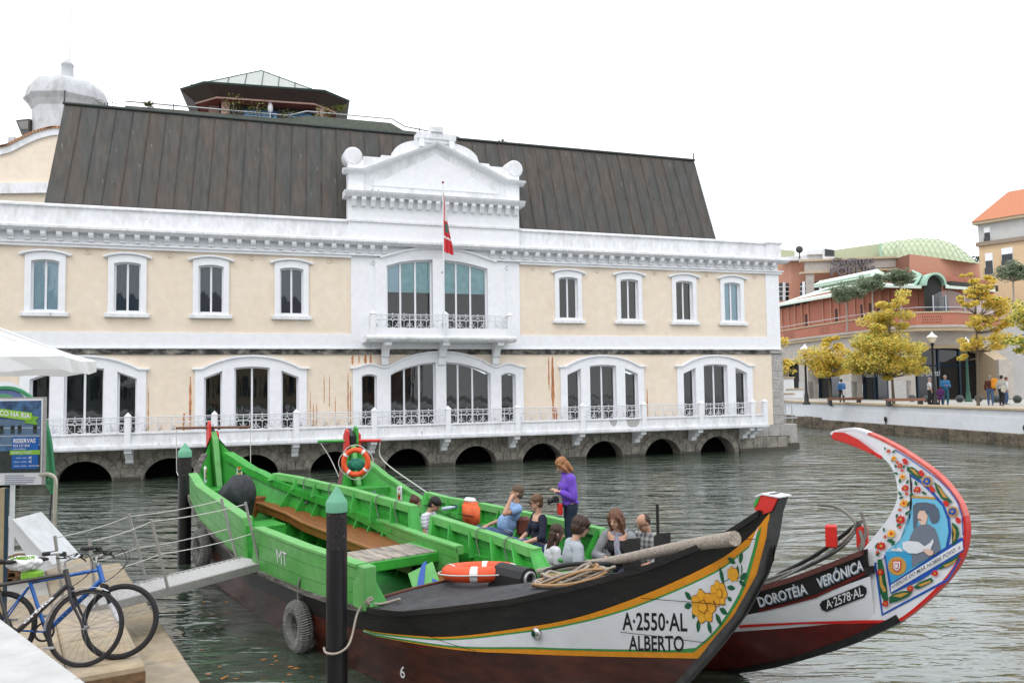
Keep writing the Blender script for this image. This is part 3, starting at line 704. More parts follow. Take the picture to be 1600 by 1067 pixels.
# mooring plinth, gate and weeds at the corner of the building
pl = thing('stone_plinth', 'weathered square stone block with weeds at the building\'s waterside corner', 'stone block', atz(1233, 700, 0), A_F)
MB().bbox(-.35, .28, -.3, .3, -.4, 1.15, .04).build('block', M_QUOIN, pl)
MB().bbox(-.9, .34, -.36, .36, -.5, .28, .03).build('wet_foot', M_STONEW, pl)
M_WEED = mat('olive weeds', (.13, .13, .03), .8, .4, 9, col2=(.07, .10, .02))
g = MB(); q = random.Random(9)
for i in range(260):
    x_, z_ = -.42+q.gauss(0, .10), q.uniform(.2, .95); y_ = -.36+q.uniform(-.06, .02); a = q.uniform(0, 6.28); L_ = q.uniform(.04, .10)
    g.add([(x_, y_, z_), (x_+.02, y_-.01, z_), (x_+.01+L_*math.cos(a), y_-.05, z_+L_*math.sin(a))], [(0, 1, 2)])
g.build('weeds', M_WEED, pl, kind='stuff')
gt = thing('steel_gate_frame', 'thin grey steel frame standing behind the building\'s stone corner', 'railing', atd(1228, 660, 45), 0)
MB().tube([(0, 0, 0), (0, 0, 1.2), (.35, 0, 1.2), (.35, 0, 0)], .03, 5).build('frame_tube', M_STEEL, gt); MB().tube([(-.5, -.1, .25), (.6, -.1, .25)], .035, 5).build('cross_bar', M_STEEL, gt)

# --- market building with terrace
MK = thing('market_building', 'curved red brick market hall on stone arches under a pale green roof', 'building', (26, 60, 0))
MKI = Matrix.Translation((-26, -60, 0))
FRONT = [(1150, 92), (1216, 81), (1262, 74.5), (1322, 68), (1345, 66), (1400, 61.5), (1436, 60), (1497, 60), (1564, 63.6), (1575, 64.3)]
def fpt(px, D, z): p = atd(px, 600, D); return Vector((p.x-26, p.y-60, z))
def band(pts, z0, z1, off, th, name, m_, parent):
    """vertical wall following plan points; off moves it towards the viewer, th thickness away"""
    P = [Vector((p.x, p.y, 0)) for p in pts]; g = MB(); k = len(P); nn = []
    for i in range(k):
        t = (P[min(i+1, k-1)]-P[max(i-1, 0)]).normalized(); n_ = Vector((t.y, -t.x, 0)); nn.append(n_)
    vs = []
    for p, n_ in zip(P, nn): f = p+n_*off; b_ = p+n_*(off-th); vs += [(f.x, f.y, z0), (f.x, f.y, z1), (b_.x, b_.y, z1), (b_.x, b_.y, z0)]
    fs = [(i*4+j, i*4+4+j, i*4+4+(j+1) % 4, i*4+(j+1) % 4) for i in range(k-1) for j in range(4)]+[(0, 1, 2, 3), (k*4-1, k*4-2, k*4-3, k*4-4)]
    g.add(vs, fs); return g.build(name, m_, parent)
FP = [fpt(px, D, 0) for px, D in FRONT]
def along(px):
    return fpt(px, interp(px, [a for a, b in FRONT], [b for a, b in FRONT]), 0)
# ground floor: piers between arches, and spandrels with arched heads
ARCHES = [(1218, 1249, 5.1), (1263, 1312, 5.0), (1331, 1389, 5.0), (1416, 1550, 5.5)]
def arch_bay(pa, pb, ztop, n=14):
    A_, B_ = along(pa), along(pb); g = MB(); f = arc(0, 1, ztop-1.1, ztop)
    t_ = (B_-A_).normalized(); n_ = Vector((t_.y, -t_.x, 0)); vs = []
    for i in range(n+1):
        p = A_.lerp(B_, i/n); z = f(i/n)
        vs += [(p.x, p.y, z), (p.x, p.y, 6.72), (p.x-n_.x*.8, p.y-n_.y*.8, z)]
    g.add(vs, [(3*i, 3*i+3, 3*i+4, 3*i+1) for i in range(n)]+[(3*i, 3*i+2, 3*i+5, 3*i+3) for i in range(n)])
    o = g.build('arch_wall', M_LSTONE, MK)
    g = MB(); pts = []
    for i in range(n+1): p = A_.lerp(B_, i/n); pts.append((p.x+n_.x*.05, p.y+n_.y*.05, f(i/n)+.12))
    g.tube(pts, .13, 4); g.build('arch_moulding', M_COPE, o)
    # recessed shop front
    g = MB(); a2, b2_ = A_-n_*1.1, B_-n_*1.1
    g.add([(a2.x, a2.y, 1.6), (b2_.x, b2_.y, 1.6), (b2_.x, b2_.y, 6.5), (a2.x, a2.y, 6.5)], [(0, 1, 2, 3)]); g.build('shop_glass', M_DKGL, MK)
    m_ = max(2, int((B_-A_).length/1.6))
    for i in range(m_+1):
        p = a2.lerp(b2_, i/m_)+n_*.06; MB().box(p.x-.06, p.x+.06, p.y-.06, p.y+.06, 1.6, 6.4).build('shop_mullion', M_DKBL, MK)
    g = MB(); g.tube([tuple(a2+n_*.08+Vector((0, 0, 4.2))), tuple(b2_+n_*.08+Vector((0, 0, 4.2)))], .06, 4); g.build('shop_transom', M_DKBL, MK)
    return A_, B_, n_, t_
for pa, pb, zt_ in ARCHES: arch_bay(pa, pb, zt_)
for pa, pb in ((1150, 1218), (1249, 1263), (1312, 1331), (1389, 1416), (1550, 1575)):
    band([along(pa), along(pb)], 1.6, 6.72, 0, .9, 'pier', M_LSTONE, MK)
    band([along(pa), along(pb)], 1.6, 3.1, .06, .5, 'pier_base', M_CONC, MK)
PXS = [1150, 1190, 1216, 1240, 1262, 1290, 1322, 1345, 1370, 1400, 1420, 1436, 1460, 1497, 1530, 1564]
CURVE = [along(p) for p in PXS]
band(CURVE, 6.72, 6.95, .25, 1.2, 'stone_cornice', M_COPE, MK)
band(CURVE, 6.95, 7.12, .38, 1.3, 'stone_cornice', M_LSTONE, MK)
band(CURVE, 7.12, 8.02, .12, .35, 'terrace_parapet', M_BRICK, MK)
band(CURVE, 8.02, 8.12, .2, .5, 'parapet_cap', M_COPE, MK)
band(CURVE, 8.42, 8.47, .1, .05, 'terrace_handrail', M_STEEL, MK)
# pierced panels in the parapet: flat dark patches painted for the shade in their holes
M_BRHOLE = mat('brick hole shade', (.07, .025, .018), .9, .1, 4)
for pa, pb in ((1224, 1249), (1254, 1280), (1284, 1312), (1316, 1340), (1443, 1475), (1486, 1515)):
    A_, B_ = along(pa), along(pb); t_ = (B_-A_); n_ = Vector((t_.y, -t_.x, 0)).normalized(); nx = 9
    g = MB()
    for i in range(nx):
        for j in range(3):
            p = A_.lerp(B_, (i+.25+(.25 if j % 2 else 0))/nx)+n_*.125; q2 = A_.lerp(B_, (i+.62+(.25 if j % 2 else 0))/nx)+n_*.125; z0 = 7.28+j*.2
            g.add([(p.x, p.y, z0), (q2.x, q2.y, z0), (q2.x, q2.y, z0+.1), (p.x, p.y, z0+.1)], [(0, 1, 2, 3)])
    g.build('pierced_panel', M_BRHOLE, MK, kind='stuff')
# terrace deck and set-back upper floor
def back(p, k):
    return p+Vector((.28, 1, 0)).normalized()*k
g = MB(); vs = []
for p in CURVE: b_ = back(p, 6); vs += [(p.x, p.y, 7.1), (b_.x, b_.y, 7.1)]
g.add(vs, [(2*i, 2*i+2, 2*i+3, 2*i+1) for i in range(len(CURVE)-1)]); g.build('terrace_deck', M_CONC, MK)
UPC = [fpt(px, D, 0) for px, D in ((1160, 92), (1215, 84.5), (1260, 78.5), (1308, 73), (1356, 68.5), (1384, 66.5), (1420, 64.6), (1444, 63.6), (1497, 64), (1543, 66.5), (1560, 67.5))]
band(UPC, 7.1, 11.2, 0, .4, 'upper_wall', M_BRICK, MK)
ux = [1160, 1215, 1260, 1308, 1356, 1384, 1420, 1444, 1497, 1543, 1560]
def upp(px): D = interp(px, ux, [92, 84.5, 78.5, 73, 68.5, 66.5, 64.6, 63.6, 64, 66.5, 67.5]); return fpt(px, D, 0)
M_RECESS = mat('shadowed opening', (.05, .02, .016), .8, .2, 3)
for i, px_ in enumerate([1222, 1232.5, 1242.5, 1253.5, 1264, 1284, 1299.5, 1311.5, 1324, 1337, 1351, 1365, 1378, 1391]):
    wd = 2.5 if px_ != 1284 else 5.5
    A_, B_ = upp(px_-wd), upp(px_+wd+(.3 if px_ > 1300 else 0)); t_ = B_-A_; n_ = Vector((t_.y, -t_.x, 0)).normalized()
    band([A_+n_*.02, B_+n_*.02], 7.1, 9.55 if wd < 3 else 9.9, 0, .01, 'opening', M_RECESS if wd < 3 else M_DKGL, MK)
    band([upp(px_+wd+1.6), upp(px_+wd+2.9)], 7.1, 11.0, .16, .3, 'brick_pilaster', M_BRICKD, MK)
for pa, pb in ((1440, 1464), (1477, 1487)): band([upp(pa), upp(pb)], 7.1, 10.9 if pa == 1440 else 9.6, .03, .02, 'opening', M_DKGL, MK)
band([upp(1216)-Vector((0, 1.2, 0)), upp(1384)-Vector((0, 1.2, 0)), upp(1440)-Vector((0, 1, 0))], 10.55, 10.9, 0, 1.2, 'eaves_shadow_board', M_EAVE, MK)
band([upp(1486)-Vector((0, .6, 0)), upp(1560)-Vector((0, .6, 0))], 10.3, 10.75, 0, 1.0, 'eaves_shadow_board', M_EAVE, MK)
# pale green roof: eaves line and ridge
E_ = [(1190, 90, 10.95), (1214, 83, 10.95), (1308, 71.6, 10.75), (1384, 65, 10.75), (1432, 62.4, 10.35), (1446, 62.2, 10.3)]
Rg = [(1190, 97, 11.6), (1222, 92, 11.9), (1300, 82, 12.6), (1398, 73, 12.75), (1430, 70.5, 12.2), (1446, 70, 11.9)]
g = MB(); vs = []
for (a, b, c), (d_, e_, f_) in zip(E_, Rg): vs += [tuple(fpt(a, b, c)), tuple(fpt(d_, e_, f_)), tuple(fpt(a, b, c-.22))]
g.add(vs, [(3*i, 3*i+3, 3*i+4, 3*i+1) for i in range(5)]+[(3*i+2, 3*i+5, 3*i+3, 3*i) for i in range(5)]); g.build('roof', M_GROOF, MK)
g = MB(); vs = [tuple(fpt(*t)) for t in ((1484, 62.4, 10.3), (1562, 65.5, 10.3), (1545, 72, 11.3), (1484, 70, 12.0), (1484, 62.4, 10.1), (1562, 65.5, 10.1))]
g.add(vs, [(0, 1, 2, 3), (4, 5, 1, 0)]); g.build('roof', M_GROOF, MK)
# ridge lantern
L_A, L_B = fpt(1287, 80, 0), fpt(1378, 72, 0); t_ = (L_B-L_A).normalized(); n_ = Vector((t_.y, -t_.x, 0))
g = MB(); vs = []
for p in (L_A, L_B):
    for o, z in ((.7, 12.3), (.7, 12.62), (0, 12.98), (-.7, 12.62), (-.7, 12.3)): q2 = p+n_*o; vs.append((q2.x, q2.y, z))
g.add(vs, [(0, 5, 6, 1), (1, 6, 7, 2), (2, 7, 8, 3), (3, 8, 9, 4)]+[(9, 8, 7, 6, 5), (0, 1, 2, 3, 4)]); g.build('ridge_lantern', M_GROOF, MK)
g = MB(); g.tube([tuple(L_A+n_*.74+Vector((0, 0, 12.5))), tuple(L_B+n_*.74+Vector((0, 0, 12.5)))], .05, 4); g.build('lantern_gutter', M_GROOFD, MK)
# barrel dormer over the entrance
c = fpt(1469, 61.6, 10.15); g = MB(); vs = []; n = 16
for k, yy in enumerate((0, 9)):
    for i in range(n+1):
        a = math.pi*i/n
        for r0 in (.82, .68): vs.append((c.x-r0*math.cos(a), c.y+yy, c.z+.1+r0*1.2*math.sin(a)))
m_ = 2*(n+1); fs = []
for i in range(n): fs += [(2*i, 2*i+2, 2*i+3, 2*i+1), (2*i, 2*i+m_, 2*i+2+m_, 2*i+2), (2*i+1, 2*i+3, 2*i+3+m_, 2*i+1+m_)]
g.add(vs, fs); g.build('barrel_dormer', M_GROOFD, MK)
g = MB(); g.prism([(c.x-.67, 7.2), (c.x+.67, 7.2)]+[(c.x+.67*math.cos(math.pi*i/12), c.z+.1+.8*math.sin(math.pi*i/12)) for i in range(13)], c.y+.5, c.y+.55); g.build('dormer_opening', M_EAVE, MK)
g = MB(); vs = []
for i in range(9): s_ = i/8; vs += [tuple(fpt(1432+16*s_, 62.4, 10.32+.9*s_**2.2)), tuple(fpt(1432+16*s_, 70, 12.6-.4*s_))]
g.add(vs, [(2*i, 2*i+2, 2*i+3, 2*i+1) for i in range(8)]); g.build('dormer_flare', M_GROOFD, MK)
# glass screen on the terrace
g = MB(); n = 10; vs = []
for i in range(n+1): p = upp(1436+ (1530-1436)*i/n)-Vector((0, 2.6, 0)); z = 9.45+.35*math.sin(math.pi*i/n*2); vs += [(p.x, p.y, 8.15), (p.x, p.y, z)]
g.add(vs, [(2*i, 2*i+2, 2*i+3, 2*i+1) for i in range(n)]); g.build('glass_screen', glassmat('terrace glass', (.72, .80, .86), 2.5, .1), MK)
for i in (0, 2, 5, 8, 10): p = upp(1436+(1530-1436)*i/n)-Vector((0, 2.65, 0)); MB().tube([(p.x, p.y, 8.1), (p.x, p.y, 9.45)], .05, 5).build('screen_post', M_STEEL, MK)
# shop names in the windows
M_GREYLET = mat('pale window lettering', (.45, .47, .47), .6, 0, 3)
for pxc, D in ((1282, 72.2), (1349, 66.2), (1426, 61.8)):
    v, f = text_mesh('Massimo Dutti', .62, .0, shear=.3, sx=.80)
    p = along(pxc); A_, B_ = along(pxc-6), along(pxc+6); t_ = (B_-A_).normalized(); n_ = Vector((t_.y, -t_.x, 0)); o = p-n_*1.02
    g = MB(); g.add([(o.x+t_.x*a, o.y+t_.y*a, 3.6+b) for a, b, _ in v], f); g.build('window_lettering', M_GREYLET, MK)

# --- cinema block behind with its green vault
CB = thing('cinema_building', 'brick cinema block with a diamond-patterned pale green vaulted roof behind the market hall', 'building', (40, 100, 0))
def cpt(px, py, D): p = atd(px, py, D); return Vector((p.x-40, p.y-100, p.z))
def cquad(name, m_, pts, th=1.0, parent=CB):
    P = [cpt(*p) for p in pts]; g = MB(); g.add([tuple(p) for p in P]+[(p.x+.2, p.y+th, p.z) for p in P], [tuple(range(len(P))), tuple(range(2*len(P)-1, len(P)-1, -1))]+[((i+1) % len(P), i, i+len(P), (i+1) % len(P)+len(P)) for i in range(len(P))])
    return g.build(name, m_, parent)
cquad('brick_wall', M_BRICKD, [(1195, 600, 104), (1236, 600, 98), (1236, 409, 98), (1195, 404, 104)], 6)
cquad('brick_wall', M_BRICKD, [(1236, 600, 98), (1405, 600, 96), (1405, 404, 96), (1236, 409, 98)], 6)
cquad('brick_wall', M_BRICKD, [(1405, 600, 96), (1421, 600, 92), (1421, 397, 92), (1405, 402, 96)], 6)
cquad('brick_wall', M_BRICKD, [(1421, 600, 92), (1560, 600, 100), (1560, 416, 100), (1530, 411, 98), (1421, 397, 92)], 6)
cquad('lower_brick_wall', M_BRICK, [(1421, 600, 91), (1560, 600, 98), (1560, 438, 98), (1421, 424, 91)], .8)
cquad('stone_frieze', M_LSTONE, [(1257, 425, 95.5), (1402, 417, 95.5), (1402, 402, 95.5), (1257, 408, 95.5)], .6)
cquad('frieze_cornice', M_COPE, [(1250, 409, 95.2), (1403, 403, 95.2), (1403, 400, 95.2), (1250, 406, 95.2)], 1)
cquad('frieze_cornice', M_COPE, [(1250, 428, 95.2), (1410, 421, 95.2), (1410, 418, 95.2), (1250, 425, 95.2)], 1)
cquad('stone_pier', M_LSTONE, [(1259, 470, 95.4), (1272, 470, 95.4), (1272, 427, 95.4), (1259, 427, 95.4)], .6)
for a, b, y0, y1, D in ((1212, 1236, 441, 470, 98.5), (1250, 1259, 440, 470, 95.5), (1272, 1290, 438, 460, 95.5)):
    cquad('window', M_DKGL, [(a, y1, D), (b, y1, D), (b, y0+3, D), ((a+b)/2, y0, D), (a, y0+3, D)], .1)
    for k in (1, 2, 3): yy = lerp(y0, y1, k/4); cquad('window_bar', M_FRAME, [(a, yy+.5, D-.1), (b, yy+.5, D-.1), (b, yy-.5, D-.1), (a, yy-.5, D-.1)], .05)
    xm = (a+b)/2; cquad('window_bar', M_FRAME, [(xm-1, y1, D-.12), (xm+1, y1, D-.12), (xm+1, y0, D-.12), (xm-1, y0, D-.12)], .05)
for pts_ in ([(1221, 407, 97), (1303, 406, 97), (1303, 395, 97), (1260, 399, 97), (1221, 402, 97)], [(1262, 398, 96.5), (1289, 397, 96.5), (1289, 389, 96.5), (1262, 392, 96.5)]):
    cquad('rooftop_plant_unit', M_WHITED, pts_, 2.5)
cquad('plant_grille', M_DKGL, [(1289, 400, 96.3), (1303, 400, 96.3), (1303, 391, 96.3), (1289, 389, 96.3)], .3)
cquad('rooftop_plant_unit', M_WHITED, [(1286, 406, 96.4), (1303, 405, 96.4), (1303, 389, 96.4), (1286, 388, 96.4)], 2.5)
g = MB(); p = cpt(1249, 390, 96); g.ball((p.x, p.y, p.z), (.45, .3, .45), 10); g.tube([(p.x, p.y, p.z-.4), (p.x, p.y, p.z-1.1)], .08, 5); g.build('satellite_dish', M_DARKM, CB)
cquad('green_side_roof', M_VAULT, [(1205, 404, 106), (1242, 401, 106), (1242, 392, 106), (1205, 388, 106)], 3)
# vault: arched section running back, with raised diamond battens
VN = 22; D0, D1 = 97, 118
vb = [(1302, 408), (1372, 404), (1400, 403), (1420, 398), (1470, 404), (1500, 408), (1528, 412)]
vt = [(1302, 391), (1372, 381), (1400, 376), (1435, 372), (1465, 373.5), (1490, 381), (1510, 395), (1528, 411)]
cquad('vault_low_bay', M_VAULT, [(1302, 409, 99), (1376, 404, 98), (1376, 380.5, 98), (1302, 391, 99)], 8)
top = [(px_, interp(px_, [a for a, b in vt], [b for a, b in vt])) for px_ in np.linspace(1376, 1528, 20)]
g = MB(); vs = []
for px_, py_ in top:
    base = interp(px_, [1376, 1400, 1420, 1470, 1528], [404, 403, 398, 404, 412]); base = max(base, py_+.5)
    for k in range(5):
        t = k/4; yy = lerp(base, py_, math.sin(t*math.pi/2)); D = lerp(94.5 if px_ > 1400 else 97, 104, (1-math.cos(t*math.pi/2)))
        # keep the silhouette while the surface bends back
        vs.append(tuple(cpt(px_, yy, D)))
g.add(vs, [(i*5+j, i*5+5+j, i*5+6+j, i*5+1+j) for i in range(19) for j in range(4)], 0, None, True); VT = g.build('vaulted_roof', M_VAULT, CB)
M_BATT = mat('greenish batten', (.41, .47, .31), .7)
g = MB()
def vsurf(u, t):
    px_ = lerp(1376, 1528, u); py_ = interp(px_, [a for a, b in vt], [b for a, b in vt]); base = max(interp(px_, [1376, 1400, 1420, 1470, 1528], [404, 403, 398, 404, 412]), py_+.5)
    return cpt(px_, lerp(base, py_, math.sin(t*math.pi/2)), lerp(94.5 if px_ > 1400 else 97, 104, (1-math.cos(t*math.pi/2)))-.1)
for k in range(-6, 22):
    for sg in (1, -1):
        P = []
        for i in range(7):
            t = i/6; u = k*.06+sg*(t-.5)*.14+.05
            if 0 <= u <= 1: P.append(tuple(vsurf(u, t)))
        if len(P) > 2: g.tube(P, .035, 3)
g.build('diamond_batten', M_BATT, VT, kind='stuff')
cquad('vault_edge', M_GROOFD, [(1374, 404, 96.9), (1377.5, 404, 96.9), (1377.5, 379.5, 96.9), (1374, 380, 96.9)], .5)
for txt, pxc, pyc, sz in (('Cinemas', 1332, 408, 1.15), ('FORUM', 1332, 424, 1.25)):
    v, f = text_mesh(txt, sz, .02, .15); p = cpt(pxc, pyc, 94.8); g = MB(); g.add([(p.x+a*1.25, p.y-c_, p.z+b+.05*a) for a, b, c_ in v], f); g.build('roof_sign', mat('dark grey sign letters', (.14, .12, .13), .5, 0, 3), CB)
g = MB(); p = cpt(1332, 424, 94.9); g.lathe([(1.15, -.1), (1.55, -.1), (1.55, .1), (1.15, .1)], 20, 0, Matrix.Translation(p) @ Matrix.Rotation(math.pi/2, 4, 'X'), True, 0, math.pi); g.build('sign_arch', mat('dark grey sign letters', (.05, .045, .055)), CB)

# --- beige apartment block, far right
AP = thing('apartment_block', 'beige apartment block with grey top floor and orange tiled roof, far right', 'building', (46, 74, 0))
def apt(px, py, D): p = atd(px, py, D); return Vector((p.x-46, p.y-74, p.z))
D_ = 74
w0, w1 = apt(1539, 600, 74), apt(1690, 600, 68); tdir = Vector((w1.x-w0.x, w1.y-w0.y, 0)).normalized()
def apw(px, z, off=0):
    """point on the front wall plane for a picture column"""
    a = (px-1539)/151; # perspective-correct along the wall
    A_ = atd(1539, 600, 74); B_ = atd(1690, 600, 68); 
    r_ = _ray(px, 600); # solve A+(B-A)s = C + r k in plan
    M_ = Matrix(((B_.x-A_.x, -r_.x), (B_.y-A_.y, -r_.y))); s_ = M_.inverted() @ Vector((-A_.x, -A_.y)); s_ = s_[0]
    p = A_.lerp(B_, s_); nrm = Vector((tdir.y, -tdir.x, 0)); return Vector((p.x-46+nrm.x*off, p.y-74+nrm.y*off, z))
def apz(px, py):
    p = apw(px, 0); return CAM_H-(py-(533.5+FPX*math.tan(PITCH)-ROLL*(px-800)))*(p.y+74)/FPX
def apbox(pa, pb, za, zb2, off, th, name, m_):
    P = [apw(pa, 0, off), apw(pb, 0, off), apw(pb, 0, off-th), apw(pa, 0, off-th)]; g = MB()
    g.add([(p.x, p.y, za) for p in P]+[(p.x, p.y, zb2) for p in P], [(3, 2, 1, 0), (4, 5, 6, 7), (0, 1, 5, 4), (1, 2, 6, 5), (2, 3, 7, 6), (3, 0, 4, 7)]); return g.build(name, m_, AP)
zc = apz(1539, 384); ze = apz(1539, 350)
apbox(1539, 1690, 1.6, zc, 0, 10, 'lower_walls', M_BEIGE)
apbox(1539, 1690, zc+.35, ze, 0, 10, 'top_floor', M_GREYR)
apbox(1536, 1692, zc, zc+.35, .25, 10.5, 'string_course', mat('brown cornice', (.28, .22, .17), .8, .1, 3))
apbox(1534, 1694, ze, ze+.25, .5, 11, 'eaves', mat('eaves beige', (.48, .38, .26), .8, .1, 3))
P = [apw(1533, ze+.25, .6), apw(1695, ze+.25, .6), apw(1695, ze+.25, -10.6), apw(1533, ze+.25, -10.6)]; cx = sum((p for p in P), Vector())/4; cx.z = ze+3.6
g = MB(); r1 = cx-tdir*3; r2 = cx+tdir*3
g.add([tuple(p) for p in P]+[tuple(r1), tuple(r2)], [(0, 1, 5, 4), (1, 2, 5), (2, 3, 4, 5), (3, 0, 4)]); g.build('tiled_roof', M_TILE, AP)
for (a, b, y0, y1, bal) in ((1549, 1558, 355, 377, 1), (1575, 1592, 388, 414, 1), (1549, 1560, 396, 428, 2), (1630, 1645, 355, 377, 1), (1630, 1645, 390, 420, 1)):
    apbox(a-.6, b+.6, apz(a, y1)-.05, apz(a, y0)+.05, .04, .05, 'window_surround', M_WHITE)
    wnd = apbox(a, b, apz(a, y1), apz(a, y0), .07, .05, 'window', M_DKGL)
    apbox(a, b, apz(a, lerp(y0, y1, .35)), apz(a, y0), .10, .05, 'roller_shutter', M_WHITE)
    if bal: apbox(a-.5, b+.5, apz(a, y1), apz(a, lerp(y1, y0, .3)), .25 if bal == 2 else .14, .04, 'window_rail', mat('dark rail', (.05, .05, .055), .5, .1, 4))

# --- stairs at the right edge
ST = thing('stone_staircase', 'wide pale stone stairs climbing beside the market hall at the right edge', 'staircase', atd(1571, 622, 62), 0)
for k in range(16): MB().bbox(0, 6, k*.32, k*.32+.34, -.05, .17*(k+1), .01).build('step', M_CONC, ST)
MB().prism([(-.9, 0), (-.9, 2.8), (5.5, 5.6), (5.5, 0)], -1.1, -.05, 'x').build('stair_wall', M_COPE, ST)
MB().bbox(-1.15, -.05, -1.3, -.9, 0, 2.9, .02).build('stair_pier', M_LSTONE, ST)
g = MB(); g.tube([(.6, -.2, .9), (.6, 5.0, 3.6)], .04, 5).tube([(2.4, -.2, 1.9), (2.4, 5.0, 4.0)], .04, 5); MB().tube([(1.9, 0, 2.6), (2.6, 0, 1.6)], .05, 5).build('handrail', mat('brown handrail', (.12, .05, .03)), ST)
MB().bbox(-1.1, 7, 5.2, 9, 2.4, 5.8, .02).build('landing_wall', M_CONC, ST)

# --- street furniture
M_LAMPG = mat('lamp lantern glass', (.80, .74, .60), .4, .05, 4); M_LGREEN = mat('dark green cast iron', (.008, .07, .045), .5, .2, 5); M_LBLK = mat('black cast iron', (.016, .014, .014), .5, .2, 5)
def lamp(label, base, h, m_):
    t = thing('street_lamp', label, 'street lamp', base, 0, 'street lamps on the far quay')
    g = MB(); g.lathe([(.26, 0), (.26, .12), (.16, .2), (.14, .6), (.10, .75), (.075, h*.5), (.065, h-.75), (.10, h-.72), (.10, h-.62), (.17, h-.58)], 10); g.build('post', m_, t)
    MB().lathe([(.12, h-.58), (.26, h-.28), (.27, h-.22)], 8, smooth=False).build('lantern', M_LAMPG, t)
    MB().lathe([(.34, h-.24), (.30, h-.18), (.10, h-.02), (.03, h+.10), (.0, h+.12)], 8, smooth=False).build('lantern_cap', M_WHITE, t)
def base_at(px, py): p = atz(px, py, 1.6); return p
lamp('black lamp post on the far quay, leftmost, beside the white stepped parapet', Vector((atd(1260, 620, 54.5).x, 54.5, 1.6)), zat(1258, 540, 54.5)-1.6, M_LBLK)
lamp('black lamp post between the big yellow tree and the people', Vector((atd(1460, 620, 49.5).x, 49.5, 1.6)), zat(1459, 521, 49.5)-1.6, M_LBLK)
lamp('green lamp post with stepped base in front of the widest arch', Vector((atd(1513, 620, 55.5).x, 55.5, 1.6)), zat(1512, 529, 55.5)-1.6, M_LGREEN)
def bench(label, p, rz):
    t = thing('quay_bench', label, 'bench', p, rz, 'benches on the far quay'); mw = mat('brown bench slats', (.22, .10, .06), .7, .2, 6)
    for k in range(4): MB().bbox(-1.1, 1.1, -.25+k*.13, -.14+k*.13, .40, .45, .01).build('slat', mw, t)
    for s_ in (-.9, .9): MB().bbox(s_-.08, s_+.08, -.22, .22, 0, .40, .02).build('leg', M_LBLK, t)
    MB().bbox(-1.1, 1.1, -.28, -.25, .30, .45, .005).build('front_rail', mw, t)
bench('brown slatted bench on the far quay below the smaller yellow tree', Vector((atd(1319, 623, 52).x, 52, 1.62)), R(-3))
bench('brown slatted bench on the far quay at the foot of the biggest yellow tree', Vector((atd(1413, 625, 47.5).x, 47.5, 1.62)), R(-3))
for px_, D, lb in ((1425, 57, 'stone ball behind the bench at the foot of the biggest yellow tree'), (1448, 55, 'stone ball half hidden by the man in the white shirt'), (1499.5, 53.5, 'stone ball standing alone left of the green lamp post'), (1529, 54, 'stone ball just right of the slim tree trunk'),
                   (1557, 52, 'stone ball between the two walkers with bags'), (1589.5, 50.5, 'stone ball at the far right by the stairs')):
    t = thing('ball_bollard', 'dark '+lb, 'bollard', Vector((atd(px_, 620, D).x, D, 1.6)), 0, 'stone ball bollards'); MB().ball((0, 0, .26), .25, 16).build('ball', M_DARKM, t); MB().lathe([(.16, 0), (.16, .04), (.1, .06)], 12).build('foot', M_CONC, t)

